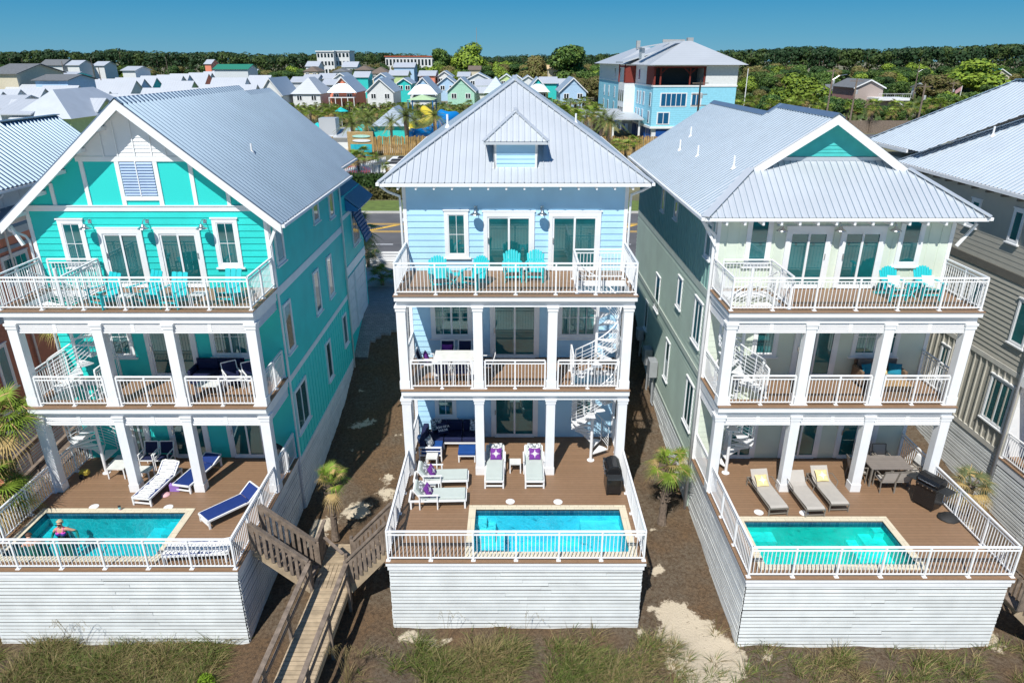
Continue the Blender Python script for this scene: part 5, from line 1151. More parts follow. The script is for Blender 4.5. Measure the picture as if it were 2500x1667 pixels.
T=thing('planter','round blue pot beside the left rail of the blue house porch','planter',(-3.6,23.95,0)); MB().lathe([(.12,0),(.17,.22),(.18,.26),(.16,.26),(.14,.22)],(0,0,0),16).build('pot',mat('blue_glaze',(.02,.10,.28),.2),T); MB().lathe([(0,.19),(.14,.2)],(0,0,0),12).build('soil',mat('potting_soil',(.05,.03,.02),.9),T)
T=thing('yard_ornament','small yellow and dark wheeled toy below the spiral stairs at left','toy',(-15.5,21.45,0)); b=MB(); b.box(-.16,.16,-.1,.1,.12,.3); b.build('toy_body',mat('mustard_plastic',(.45,.36,.05),.5),T,bevel=.04); 
for sg in (-1,1): b=MB(); b.tube([(-.05,sg*.11,.1),(-.05,sg*.15,.1)],.1,12); b.tube([(-.05,sg*.11,.1),(-.05,sg*.14,.1)],.06,12); b.build('wheel',BLACKR,T)
# ------------------------------------------------------------ people in the teal pool
SKIN=mat('sunlit_skin',(.55,.30,.20),.6,var=.05); HAIR=mat('blonde_hair',(.50,.40,.24),.7,var=.3,vs=20); PINK=mat('pink_swimsuit',(.75,.06,.45),.6); BLKS=mat('black_swimsuit',(.01,.01,.012),.6)
def figure(label,joints,edges,loc,rz,hair,suit=None,glasses=True):
    me=bpy.data.meshes.new('person'); me.from_pydata([j[0] for j in joints],edges,[]); o=bpy.data.objects.new('person',me); COL.objects.link(o); me.materials.append(SKIN)
    sk=o.modifiers.new('skin','SKIN')
    for i,j in enumerate(joints): me.skin_vertices[0].data[i].radius=j[1]
    me.skin_vertices[0].data[0].use_root=True
    o.modifiers.new('smooth','SUBSURF').levels=2; o.modifiers['smooth'].render_levels=2
    for p in me.polygons: p.use_smooth=True
    sk.use_smooth_shade=True
    tag(o,label,'person'); o.location=loc; o.rotation_euler=(0,0,rz)
    hz=joints[HEADI][0]; b=MB(); 
    for j in range(7):
        for i in range(14):
            a=2*pi*i/14; t=j/6*pi*.62; r_=.108*sin(t)+.001; fr=-1 if sin(a)<-.3 else 0
            zz=.115*cos(t)+.035; 
            if sin(a)<-.1: zz=max(zz,.095)
            b.v.append((hz[0]+r_*cos(a)*.92,hz[1]+.032+r_*sin(a)*(1.08 if sin(a)>0 else .95),hz[2]+zz))
    for j in range(6):
        for i in range(14): b.f.append([j*14+i,j*14+(i+1)%14,(j+1)*14+(i+1)%14,(j+1)*14+i]); b.m.append(0)
    b.build('hair',hair,o,smooth=True)
    g=MB(); g.bar((hz[0]-.075,hz[1]-.095,hz[2]+.02),(hz[0]+.075,hz[1]-.095,hz[2]+.02),.02,.035); g.build('sunglasses',BLACK,o)
    g=MB(); g.tube([(hz[0],hz[1]-.095,hz[2]+.01),(hz[0],hz[1]-.118,hz[2]-.02),(hz[0],hz[1]-.1,hz[2]-.035)],[.010,.016,.010],6); g.build('nose',SKIN,o,smooth=True)
    g=MB(); g.bar((hz[0]-.026,hz[1]-.098,hz[2]-.058),(hz[0]+.026,hz[1]-.098,hz[2]-.058),.012,.010); g.build('mouth',mat('lips',(.45,.12,.10),.5),o)
    return o
HEADI=5
def jn(arms):
    J=[((0,0,.92),(.155,.11)),((0,.0,1.08),(.135,.10)),((0,-.01,1.25),(.165,.125)),((0,0,1.38),(.15,.085)),((0,-.005,1.46),(.055,.055)),((0,-.015,1.575),(.078,.098)),((0,-.01,1.64),(.07,.08)),
       ((.09,0,.84),(.095,.10)),((.10,0,.48),(.062,.065)),((.10,.01,.10),(.04,.045)),((.10,-.12,.03),(.04,.03)),((-.09,0,.84),(.095,.10)),((-.10,0,.48),(.062,.065)),((-.10,.01,.10),(.04,.045)),((-.10,-.12,.03),(.04,.03))]
    E=[(0,1),(1,2),(2,3),(3,4),(4,5),(5,6),(0,7),(7,8),(8,9),(9,10),(0,11),(11,12),(12,13),(13,14)]
    for sg,(el,wr,ha) in zip((1,-1),arms):
        k=len(J); J+=[((sg*.185,0,1.37),(.055,.055)),(el,(.042,.042)),(wr,(.028,.03)),(ha,(.022,.035))]; E+=[(3,k),(k,k+1),(k+1,k+2),(k+2,k+3)]
        d=(V(*ha)-V(*wr)).normalized(); s_=d.cross(V(0,0,1)).normalized(); 
        for q,f in enumerate((-.028,-.010,.010,.028)):
            p=V(*ha)+d*.045+s_*f; e=p+d*(.045+.01*(q in(1,2)))+V(0,0,-.012); k2=len(J); J+=[(tuple(p),(.010,.010)),(tuple(e),(.007,.007))]; E+=[(k+3,k2),(k2,k2+1)]
        p=V(*wr)+d*.05+s_*.045; k2=len(J); J.append((tuple(p),(.010,.010))); E.append((k+2,k2))
    return J,E
J,E=jn([((.42,.05,1.24),(.52,-.10,1.02),(.54,-.17,.96)),((-.32,.02,1.16),(-.36,-.14,.98),(-.36,-.21,.94))])
W_=figure('woman in a pink swimsuit top and sunglasses wading in the pool',J,E,(-14.62,18.5,-1.40),R(4),HAIR)
b=MB()
for sg in (-1,1):
    n=8
    o_=len(b.v)
    for j in range(n+1):
        for i in range(n+1):
            a=(i/n-.5)*pi; c_=(j/n-.5)*pi; b.v.append((sg*.082+.092*sin(a)*cos(c_),-.075-.095*cos(a)*cos(c_),1.245+.085*sin(c_)))
    for j in range(n):
        for i in range(n): a=o_+j*(n+1)+i; b.f.append([a,a+1,a+n+2,a+n+1]); b.m.append(0)
for sg in (-1,1): b.tube([(sg*.10,-.135,1.31),(sg*.105,-.09,1.40),(sg*.10,.0,1.455)],.011,6)
b.build('swimsuit_top',PINK,W_,smooth=True)
b=MB(); b.lathe([(.150,0),(.172,.06),(.168,.14),(.150,.22),(.155,.28)],(0,0,0),18); 
for i,v in enumerate(b.v): b.v[i]=(v[0]*1.05,v[1]*.82,v[2]+.88)
b.build('swimsuit_bottom',BLKS,W_,smooth=True)
J,E=jn([((.30,.05,1.18),(.30,-.15,1.05),(.30,-.22,1.02)),((-.30,.05,1.18),(-.30,-.15,1.05),(-.30,-.22,1.02))])
figure('swimmer at the left end of the pool, seen through the front rail',J,E,(-15.2,17.85,-1.42),R(30),mat('brown_hair',(.10,.05,.03),.7),True)
# ------------------------------------------------------------ neighbours left and right
NX=18.6
HN=thing('neighbour_house','taupe beach house with a corrugated hip roof at the right edge','house',(22.6,28,-3),world=True)
b=MB(); b.box(NX,26.6,22.9,36.4,-3,9.7); b.build('house_body',TAUPE,HN)
fc=('l',NX)
b=MB(); battens(b,fc,22.95,36.3,.28,3.2,.36,.06,.05); b.build('side_batten',mat('taupe_batten',(.50,.48,.42),.6),HN)
b=MB(); laps(b,fc,22.9,36.4,3.45,6.42,.19,.03); b.build('side_wall',TAUPE,HN); b=MB(); laps(b,fc,22.9,36.4,6.75,9.65,.19,.012); b.build('upper_side_wall',TAUPE,HN)
b=MB(); fbox(b,fc,22.9,36.4,0,.04,6.44,6.74); b.build('dark_band',TAUPED,HN); b=MB(); fbox(b,fc,22.9,36.4,0,.06,3.22,3.42); fbox(b,fc,22.9,36.4,0,.05,.05,.26); b.build('trim_band',mat('cream_trim',(.62,.60,.54),.6),HN)
skirt(HN,fc,22.9,36,-2.9,.03,31); skirt(HN,('l',NX+.05),16.0,22.85,-3.4,-.1,32)
b=MB(); b.box(NX+.1,26.5,16.0,22.88,-3.4,-.35); b.build('shade_backing',DARK,HN); b=MB(); b.box(NX,26.6,15.9,22.88,-.04,0); b.build('pool_deck_floor',DECK,HN)
b=MB(); b.box(NX+.02,NX+.06,15.95,22.88,-.32,-.045); b.build('deck_fascia',WHITE,HN); railing(HN,(NX+.1,16),(NX+.1,22.8),0); 
for u0,u1,z0,z1,n in ((22.98,24.3,1.0,2.85,2),(23.2,24.0,4.3,6.0,1),(27.0,27.6,1.2,2.75,1),(26.0,26.7,4.6,5.9,1),(24.9,25.5,7.75,9.0,1),(27.4,28.0,7.8,8.9,1),(29.9,30.5,7.8,8.7,1)): window(HN,fc,u0,u1,z0,z1,n,False,trim=.09)
b=MB(); b.box(NX+.1,26.5,22.85,22.9,0,9.4); b.build('front_wall',WHITE,HN); columns(HN,[18.85],20.5,0,3.0); b=MB(); b.box(NX,26,19.6,22.88,3.0,3.4); b.box(NX,26,19.6,22.88,6.4,6.8); b.build('balcony_floor',WHITE,HN); railing(HN,(NX+.1,19.7),(NX+.1,22.8),6.8); railing(HN,(NX+.1,20.9),(NX+.1,22.8),3.4)
downspout(HN,[(18.15,22.6,9.4),(18.5,22.8,9.1),(18.5,22.8,-1.7)],.06)
xr,s=22.6,.69
def hiproof(par,x,zr_,s,he,y0,y1,name='roof',back=True):
    b=MB(); t=(lambda y:max(0,he-(y1-y))) if back else None
    for sg in (-1,1): side_roof(b,sg,x,zr_,s,he,y0,y1,'wave2',.24,top=t)
    o=b.build(name,[METALR,RIB_SHADE],par)
    if back: b=MB(); z_=zr_-s*he; b.add([(x-he,y1,z_),(x+he,y1,z_),(x,y1-he,zr_)],[(0,1,2)]); b.build('rear_hip',METAL,par)
    c=MB(); c.bar((x,y0,zr_+.04),(x,y1-(he if back else 0),zr_+.04),.3,.04)
    if back: 
        for sg in (-1,1): c.bar((x+sg*he,y1,zr_-s*he+.04),(x,y1-he,zr_+.04),.26,.04)
    split(c,'ridge_cap',CAPM,par)
    c=MB(); c.box(x-he-.06,x-he+.03,y0,y1,zr_-s*he-.14,zr_-s*he-.01); c.box(x-he+.03,x+he,y0+.05,y1-.1,zr_-s*he-.16,zr_-s*he-.13); split(c,'gutter',WHITE,par)
hiproof(HN,22.6,12.5,.66,4.4,20,33.6); 
b=MB(); corr(b,lambda y,d:V(22.7-d,y,13.2-.72*d),28.5,37.4,(lambda y:min(4.2,max(.01,4.4-(33.6-y)+1.1))),(lambda y:max(0,4.2-(37.4-y))),V(-.72,0,1).normalized(),.24,'wave2'); b.add([(22.7,29.2,13.2),(27,29.2,10.2),(27,37.4,10.2),(22.7,33.2,13.2)],[(0,1,2,3)]); b.add([(18.5,37.4,10.18),(26.9,37.4,10.18),(22.7,33.2,13.2)],[(0,1,2)]); b.build('rear_roof',[METALR,RIB_SHADE],HN)
c=MB(); c.bar((22.7,29,13.24),(22.7,33.2,13.24),.3,.04); c.bar((18.5,37.4,10.22),(22.7,33.2,13.24),.26,.04); split(c,'ridge_cap',CAPM,HN); c=MB(); c.box(18.42,18.5,33.3,37.4,10.02,10.16); c.box(18.5,22,33.7,37.3,9.98,10.02); split(c,'gutter',WHITE,HN)
c=MB()
for i in range(14): c.box(18.3,18.6,21.5+i*.9,21.58+i*.9,9.3,9.45)
split(c,'rafter_tail',TAUPED,HN)
for y in (27.5,30.5): pipe_vent(HN,20.4,y,12.5-.66*2.2,.4)
HM=thing('neighbour_house','coral and grey beach house with a corrugated roof at the left edge','house',(-24,28,-3),world=True)
b=MB(); b.box(-28,-20.3,23.5,36,-3,9.3); b.build('house_body',CORAL,HM); fc=('r',-20.3)
b=MB(); laps(b,fc,23.5,36,1.1,4.3,.2,.02); b.build('side_wall',mat('rust_siding',(.42,.16,.10),.6),HM)
b=MB(); fbox(b,fc,23.5,36,0,.03,7.45,9.3); battens(b,fc,23.5,36,7.45,9.3,1.0,.1,.05); b.build('upper_side_wall',GREYW,HM)
b=MB(); fbox(b,fc,23.5,36,0,.05,4.35,4.85); fbox(b,fc,23.5,36,0,.05,6.95,7.1); b.build('trim_band',mat('blue_grey_trim',(.36,.44,.50),.6),HM)
window(HM,fc,26.6,28.2,5.6,6.75,2,True,trim=.1); window(HM,fc,24.9,25.6,1.7,3.6,1,False,trim=.1); window(HM,fc,29.3,30.2,5.4,6.8,1,False,trim=.1)
skirt(HM,fc,23.5,36,-2.9,1.05,33)
b=MB()
for sg in (-1,1): side_roof(b,sg,-24.0,12.95,.84,4.25,21.5,31.5,'wave',.27)
b.build('roof',METAL,HM); b=MB()
for sg in (-1,1): side_roof(b,sg,-22.5,11.5,.84,2.65,31.51,35.9,'wave',.27)
b.build('rear_roof',METAL,HM); c=MB(); c.bar((-22.5,31.5,11.54),(-22.5,35.9,11.54),.3,.04); c.bar((-24,21.5,12.99),(-24,31.5,12.99),.3,.04); split(c,'ridge_cap',CAPM,HM)
c=MB(); c.bar((-19.75,21.5,9.3),(-19.75,31.5,9.3),.1,.1); split(c,'gutter',WHITE,HM)
b=MB(); b.ext([(-20.3,25.0,8.6),(-19.4,25.0,8.1),(-19.4,25.0,8.0),(-20.3,25.0,8.45)],(0,3.2,0)); b.build('pent_roof',METAL,HM); downspout(HM,[(-19.75,27,9.2),(-20.15,27.1,8.9),(-20.2,27.1,-1)])
# ------------------------------------------------------------ town
RW=mat('white_metal_roof',(.52,.55,.58),.45,metal=.2,var=.04,vs=.3,pattern='planks',pargs=(1,.6,.06,.78,.0)); RG=mat('grey_blue_metal_roof',(.42,.49,.56),.45,metal=.3,var=.04,vs=.3,pattern='planks',pargs=(1,.6,.08,.7,.0))
RWX=mat('white_metal_roof_x',(.55,.58,.62),.45,metal=.2,var=.04,vs=.3,pattern='planks',pargs=(0,.6,.06,.78,.0)); SHG=mat('brown_shingle_roof',(.16,.125,.10),.9,var=.2); SHK=mat('grey_shingle_roof',(.15,.16,.17),.9,var=.2)
GRN=mat('green_metal_roof',(.03,.22,.14),.5)
WC={'white':mat('white_clapboard',(.72,.74,.74),.6),'teal':mat('bright_teal_clapboard',(.03,.55,.52),.6),'mint':mat('mint_clapboard',(.40,.68,.54),.6),'coral':mat('coral_clapboard',(.80,.27,.17),.6),'blue':mat('pale_blue_clapboard',(.42,.60,.80),.6),'lime':mat('lime_clapboard',(.52,.66,.30),.6),'yellow':mat('pale_yellow_clapboard',(.68,.68,.28),.6),'cream':mat('cream_stucco',(.62,.56,.42),.8),'brick':mat('pink_brick',(.42,.20,.16),.85,pattern='brick',pargs=(2,.5,.2,.02,(.36,.16,.13),(.4,.33,.3))),'grey':GREYW}
WIN=mat('dark_far_window',(.01,.02,.025),.15)
def cottage(label,x0,x1,y,d,ze,zr,style='gable',wall='white',roof=None,group=None,gab=None,wins=2,gz_=1.0,ov=.5,base=None,porch=False):
    T=thing('cottage',label,'house',((x0+x1)/2,y,gz_),group=group,world=True); xc=(x0+x1)/2; hw=(x1-x0)/2; W=WC[wall]
    along = style in('ridge',)  # ridge along x
    b=MB(); b.box(x0,x1,y,y+d,gz_,ze)
    if style!='hip' and not along: b.ext([(x0,y,ze),(x1,y,ze),(xc,y,zr-.1)],(0,d,0))
    if along: b.ext([(x0,y,ze),(x0,y+d,ze),(x0,y+d/2,zr-.1)],(x1-x0,0,0))
    b.build('wall',W,T)
    b=MB(); s=(zr-ze)/hw if not along else (zr-ze)/(d/2); t=.14; e0=ze-s*ov
    if style=='gable' or style=='gablehip':
        for sg in (-1,1): b.add([(xc,y-ov,zr),(xc+sg*(hw+ov),y-ov,e0),(xc+sg*(hw+ov),y+d+ov,e0),(xc,y+d+ov,zr),(xc,y-ov,zr-t),(xc+sg*(hw+ov),y-ov,e0-t),(xc+sg*(hw+ov),y+d+ov,e0-t),(xc,y+d+ov,zr-t)],[(0,1,2,3),(4,7,6,5),(0,4,5,1),(2,6,7,3),(1,5,6,2)])
        if style=='gablehip': k=.55; b.ext([(x0-ov,y-ov-1.2,e0),(x1+ov,y-ov-1.2,e0),(xc+hw*(1-k),y-.2,e0+(zr-e0)*k),(xc-hw*(1-k),y-.2,e0+(zr-e0)*k)],(0,.1,-.1))
    elif style=='hip':
        a=hw+ov
        b.add([(xc-a,y-ov,e0),(xc+a,y-ov,e0),(xc+a,y+d+ov,e0),(xc-a,y+d+ov,e0),(xc,y-ov+a,zr),(xc,y+d+ov-a,zr)],[(0,1,4),(1,2,5,4),(2,3,5),(3,0,4,5),(0,3,2,1)])
    else:
        yc_=y+d/2; e0=ze-s*ov
        for sg in (-1,1): b.add([(x0-ov,yc_,zr),(x1+ov,yc_,zr),(x1+ov,yc_+sg*(d/2+ov),e0),(x0-ov,yc_+sg*(d/2+ov),e0),(x0-ov,yc_,zr-t),(x1+ov,yc_,zr-t),(x1+ov,yc_+sg*(d/2+ov),e0-t),(x0-ov,yc_+sg*(d/2+ov),e0-t)],[(0,1,2,3),(4,7,6,5),(1,5,6,2),(0,3,7,4),(2,6,7,3)])
    b.build('roof',roof or (RWX if along else RG),T)
    if style in('gable','gablehip'):
        b=MB()
        for sg in (-1,1): b.ext([(xc,y-ov-.03,zr-.02),(xc+sg*(hw+ov),y-ov-.03,e0-.02),(xc+sg*(hw+ov),y-ov-.03,e0-.32),(xc,y-ov-.03,zr-.36)],(0,.05,0))
        split(b,'rake_board',WHITE,T)
        if gab: b=MB(); b.ext([(xc-hw*.55,y-.04,zr-.1-(zr-ze)*.55),(xc+hw*.55,y-.04,zr-.1-(zr-ze)*.55),(xc,y-.04,zr-.15)],(0,.03,0)); b.build('gable_panel',WC[gab],T)
    if wins:
        for k in range(wins):
            cx=xc+(k-(wins-1)/2)*hw*1.05 if wins>1 else xc
            for zz in ((ze-1.6,),)[0]:
                b=MB(); b.box(cx-.78,cx+.78,y-.09,y,zz-.75,zz+.75); f=b.build('window',WHITE,T); b=MB()
                for q in (-.36,.36): b.box(cx+q-.27,cx+q+.27,y-.1,y-.091,zz-.6,zz+.6)
                b.build('pane',WIN,f)
    if porch: b=MB(); b.box(x0,x1,y-2.2,y,gz_+2.7,gz_+2.9); [b.box(x0+i*(x1-x0-.2)/4,x0+.2+i*(x1-x0-.2)/4,y-2.2,y-2.0,gz_,gz_+2.7) for i in range(5)]; b.build('porch',WHITE,T)
    return T
def CT(label,u0,u1,ve,vt,y,d,**k):
    a=PY(u0,ve,y); c=PY(u1,ve,y); t=PY((u0+u1)/2,vt,y+(3.2 if k.get('style')=='hip' else d/2 if k.get('style')=='ridge' else 0)); return cottage(label,a.x,c.x,y,d,a.z,t.z,**k)
m_=lambda a:600+a/4.704; mv=lambda b_:100+b_/4.704; n_=lambda a:1050+a/5.47; nv=lambda b_:100+b_/5.47
CT('white cottage with a green-edged gable, behind the turquoise house roof',m_(165),m_(405),mv(600),mv(425),205,16,wall='white',roof=RG)
CT('white cottage under a bright pyramid hip roof, left of the coral cottage',m_(535),m_(850),mv(590),mv(420),212,15,style='hip',wall='white',roof=RW)
CT('coral cottage with white trimmed windows behind the palms',m_(965),m_(1255),mv(570),mv(412),213,15,style='gablehip',wall='coral',gab='coral',porch=True)
CT('tall white gabled cottage with two windows, right of the coral cottage',m_(1392),m_(1690),mv(570),mv(430),215,15,wall='white')
CT('white cottage with ribbed hip roof behind the pale green canopy',m_(1885),m_(2185),mv(590),mv(415),215,15,style='gablehip',wall='white',roof=RG,gab='blue')
CT('mint green gabled cottage left of the blue house ridge',n_(232),n_(590),nv(660),nv(488),215,15,wall='mint',gab='mint')
CT('lime cottage mostly hidden behind the left slope of the ridge',n_(732),n_(1010),nv(668),nv(480),218,15,style='hip',wall='lime',roof=RG)
CT('yellow-green cottage with a hooded gable, right of the ridge',n_(1300),n_(1578),nv(655),nv(488),216,15,style='gablehip',wall='yellow',gab='teal')
CT('pale blue gabled cottage nearest the light blue hotel',n_(1740),n_(2085),nv(660),nv(490),210,17,wall='blue',gab='blue')
second=[('teal cottage with a broad white roof, among the brown roofs',m_(1240),m_(1400),mv(412),mv(352),262,9,'ridge','teal'),('white cottage with a round gable vent',m_(1010),m_(1165),mv(425),mv(368),262,12,'gable','white'),('pale blue cottage gable, third row centre',m_(1470),m_(1640),mv(430),mv(368),262,12,'gable','blue'),
('white roofed cottage with a lime gable end',m_(1645),m_(1850),mv(392),mv(338),285,10,'ridge','lime'),('bright teal gabled cottage between two white ones',m_(1735),m_(1895),mv(480),mv(425),238,11,'gable','teal'),('white cottage with a plain broad roof, upper centre',m_(1990),m_(2175),mv(400),mv(342),285,10,'ridge','white'),
('white roof with dark shaded gable ends, left one of two',m_(515),m_(690),mv(470),mv(412),250,10,'ridge','grey'),('white roof with dark shaded gable ends, right one of two',m_(880),m_(1040),mv(500),mv(440),238,10,'ridge','grey'),('row roof with a shaded triangle, just right of the forest edge',m_(655),m_(815),mv(440),mv(385),270,10,'ridge','grey'),('row roof with a shaded triangle beside the round-vent cottage',m_(830),m_(1000),mv(430),mv(372),275,10,'ridge','grey'),
('white cottage with a gable seen above the mint one, far left',n_(95),n_(285),nv(468),nv(400),285,12,'gable','white'),('blue gabled cottage directly behind the mint cottage',n_(110),n_(340),nv(560),nv(470),245,12,'gable','blue'),('white roofed cottage with pink end wall',n_(-120),n_(60),nv(460),nv(398),280,10,'ridge','coral'),
('grey-white gabled cottage with two small round windows',n_(500),n_(785),nv(498),nv(425),262,12,'gable','grey'),('white cottage roof left of the round-window cottage',n_(375),n_(520),nv(470),nv(415),275,10,'ridge','white'),('cottage with a small lime dormer gable in front of the ridge',n_(620),n_(865),nv(590),nv(510),236,10,'ridge','lime'),('low white roof along the lane behind the mint cottage',n_(600),n_(760),nv(690),nv(610),228,9,'ridge','white'),
('lime gabled cottage, left of three in a row',n_(935),n_(1105),nv(500),nv(440),272,12,'gable','lime'),('yellow gabled cottage, middle of three in a row',n_(1065),n_(1250),nv(520),nv(455),262,12,'gable','yellow'),('white gabled cottage, right of three in a row',n_(1210),n_(1410),nv(530),nv(462),256,12,'gable','white'),('teal cottage with a white roof, right of the yellow-green one',n_(1480),n_(1690),nv(560),nv(480),240,10,'ridge','teal'),('white roof behind the teal cottage near the hotel',n_(1690),n_(1850),nv(600),nv(505),245,10,'ridge','white'),
('blue cottage with dormer gable at the edge of the far trees',m_(1700),m_(1930),mv(300),mv(250),345,12,'ridge','blue'),('white cottage roof among trees left of the white block',m_(690),m_(830),mv(290),mv(235),380,12,'ridge','white'),('white pitched roof right below the white apartment block',m_(1110),m_(1270),mv(298),mv(240),380,12,'ridge','white')]
for l,a,c,e,t,y,d,st,wl in second: CT(l,a,c,e,t,y,d,style=st,wall=wl,roof=RWX if st=='ridge' else RG,wins=2 if st=='gable' else 0)
for l,a,c,e,t,y,rf,wl in [('brown roofed house left of the white apartment block',m_(665),m_(825),mv(345),mv(295),320,SHG,'cream'),('grey shingle house right of the brown roofed one',m_(1000),m_(1150),mv(350),mv(318),310,SHK,'grey'),('large brown shingle roof house behind the teal cottage',m_(1420),m_(1640),mv(370),mv(300),315,SHG,'cream'),('dark brown roof among the trees beside the large brown one',m_(1255),m_(1430),mv(330),mv(285),350,SHG,'cream')]: CT(l,a,c,e,t,y,12,style='hip',wall=wl,roof=rf,wins=2)
# left part of the town
q_=lambda a:a/3.675; qv=lambda b_:100+b_/3.675
CT('cream house with big gable windows at the far left',-30,q_(140),qv(290),qv(205),150,16,style='ridge',wall='cream',roof=SHK,wins=0)
for l,a,c,e,t,y,rf,wl in [('grey roofed house with pale blue walls at left',q_(310),q_(600),qv(348),qv(300),150,SHK,'blue'),('white roofed house behind the grey roofed one',q_(440),q_(625),qv(318),qv(278),190,RWX,'teal'),('wide grey roof near the trees at upper left',q_(360),q_(560),qv(215),qv(168),300,SHK,'grey'),('white roofed house with lit gable in the trees',q_(600),q_(705),qv(215),qv(175),300,RWX,'white'),('white roofed house beside the round trees',q_(835),q_(930),qv(220),qv(185),310,RWX,'white'),('small white house alone among low trees',q_(1095),q_(1210),qv(262),qv(228),240,RWX,'white'),('green roofed building at the end of the white rows',q_(1920),q_(2220),qv(250),qv(210),260,GRN,'grey'),('small red and white tower house by the treeline',q_(1835),q_(1890),qv(205),qv(168),380,RWX,'coral'),('tiny turquoise house in the far trees at left',q_(310),q_(385),qv(238),qv(205),300,RWX,'teal')]: CT(l,a,c,e,t,y,10,style='ridge',wall=wl,roof=rf,wins=0)
CT('lime green house with a ribbed hip roof and dormer behind the turquoise house',34,168,281,219,84,15,style='hip',wall='lime',roof=METALW,wins=2)
a=PY(210,250,92); cottage('white roofed dormer on the lime green house',a.x-2.4,a.x+2.2,90,4,a.z-.6,a.z+.5,'ridge','lime',RWX,wins=0,gz_=a.z-2.5)
rl=random.Random(3)
rows=[(0,70,275,242,84),(-60,20,262,232,97)]
for u0,u1,e,t,y in rows: CT('white metal roof house at the left edge, %s one'%('nearer' if y<90 else 'farther'),u0,u1,e,t,y,9,style='ridge',wall='grey',wins=0)
ROWH=[(20,104,198.5,'grey'),(106,188,200.7,'blue'),(0,44,209,'grey'),(48,104,207,'white'),(178,329,190,'grey'),(227,349,186.5,'blue'),(283,379,184,'teal'),(345,444,180,'grey'),(384,460,178,'blue'),(416,507,175.6,'coral'),(462,515,173.5,'grey'),(498,533,171,'white'),(520,560,169.5,'teal'),(547,581,167,'grey'),(570,600,165.5,'blue'),(596,630,164,'white'),(351,480,206,'grey'),(490,624,198.5,'grey'),(267,400,219,'white'),(410,500,217,'white'),(120,175,226,'white'),(-30,0,214,'grey'),(560,640,209,'mint'),(180,262,213,'grey'),(30,120,231,'white'),(400,470,191,'lime'),(520,600,184,'grey'),(610,660,179,'grey')]
ORD=['nearest','second nearest','third nearest','farthest']
for i,(u0,u1,v,wl) in enumerate(ROWH):
    y=(CH-9.3)/((v-145)/1690.); a=PY(u0,v,y); c=PY(u1,v,y); dd=9.5+y/60
    T=cottage('white metal roofed row house with %s end wall in the dense rows at the left'%wl,a.x,c.x,y-dd/2,dd,9.3-dd*.36,9.3,'ridge',wl,RWX,group='white roofed row houses at the left',wins=0,ov=.3)
    if i%3==1:
        b=MB(); gx=a.x+(c.x-a.x)*.7; z0=9.3-dd*.33; b.ext([(gx-1.4,y-dd/2+.2,z0),(gx+1.4,y-dd/2+.2,z0),(gx+1.4,y-dd/2+.2,z0+.9),(gx-1.4,y-dd/2+.2,z0+.9)],(0,2.2,0)); o=b.build('dormer',WC[wl],T); b=MB(); b.ext([(gx-1.7,y-dd/2-.1,z0+.9),(gx+1.7,y-dd/2-.1,z0+.9),(gx+1.7,y-.8,z0+1.7),(gx-1.7,y-.8,z0+1.7)],(0,0,.12)); b.build('dormer_roof',RW,o)
# apartment block, red roofed motel
def block(label,u0,u1,vt,y,fl,m,rf,nw,name='apartment_block',d=14):
    a=PY(u0,vt,y); c=PY(u1,vt,y); T=thing(name,label,'building',((a.x+c.x)/2,y,1),world=True); h=a.z-1
    b=MB(); b.box(a.x,c.x,y,y+d,1,a.z); b.build('wall',m,T); b=MB(); b.box(a.x-.5,c.x+.5,y-.5,y+d,a.z,a.z+.6); b.build('roof',rf,T)
    for f in range(fl):
        for i in range(nw):
            x=a.x+(c.x-a.x)*(i+.5)/nw; z=1+h*(f+.3)/fl; w=(c.x-a.x)/nw*.28; b=MB(); b.box(x-w,x+w,y-.08,y-.01,z,z+h/fl*.5); b.build('window',WIN,T)
    return T
T=block('white four-storey apartment block standing above the far trees',m_(810),m_(1005),mv(128),430,4,WC['white'],WC['white'],5); block('right wing of the white apartment block with an arched window',m_(1010),m_(1185),mv(125),436,4,WC['white'],WC['white'],4)
block('long low motel with a rust red roof at the far treeline',m_(1600),m_(2170),mv(186),480,2,WC['white'],mat('rust_roof',(.45,.10,.05),.7),14,'motel',10)
# hotel
X0,X1,Y0,Y1=23.0,36.9,121,170
HT=thing('hotel','four-storey pale blue hotel under construction with white metal roofs','hotel',(30,140,1),world=True)
sky_=mat('sky_blue_clapboard',(.28,.66,.82),.6,pattern='planks',pargs=(2,.32,.1,.75,.0)); 
zb,z1,z2,z3=1.1,3.66,10.1,13.2
b=MB(); b.box(X0+.3,X1,Y0+.3,Y1,zb,z1); b.build('ground_floor',WC['white'],HT); b=MB(); b.box(X0,X1,Y0,Y1,z1,z2); b.build('wall',sky_,HT)
b=MB(); b.box(X0,X1,Y0+5,Y1,z2,z3); b.box(X0+8.6,X1,Y0,Y0+5,z2,z3); b.build('top_floor',WC['white'],HT)
b=MB(); b.box(X0-.15,X1+.1,Y0-.15,Y1,z1-.35,z1); b.box(X0-.1,X1+.1,Y0-.1,Y1,z2-.25,z2); b.box(X0-.1,X1+.1,Y0-.1,Y1,z3-.2,z3); b.build('trim_band',WHITE,HT)
RUST=mat('rust_red_timber',(.20,.03,.02),.8)
b=MB()
for x in (X0+.15,X0+1.1,X0+8.4): b.box(x-.12,x+.12,Y0+.05,Y0+.3,z2,z3-.2)
b.box(X0,X0+8.6,Y0+.05,Y0+.3,z3-.45,z3-.2); 
for x,sg in ((X0+1.1,1),(X0+6,-1),(X0+6,1)): b.bar((x,Y0+.18,z3-1.4),(x+sg*1.1,Y0+.18,z3-.4),.15,.15)
b.box(X0+5.9,X0+6.1,Y0+.05,Y0+.3,z2,z3-.3); b.box(X0,X0+.1,Y0+.3,Y0+5,z2,z3-.2); b.build('balcony_frame',RUST,HT)
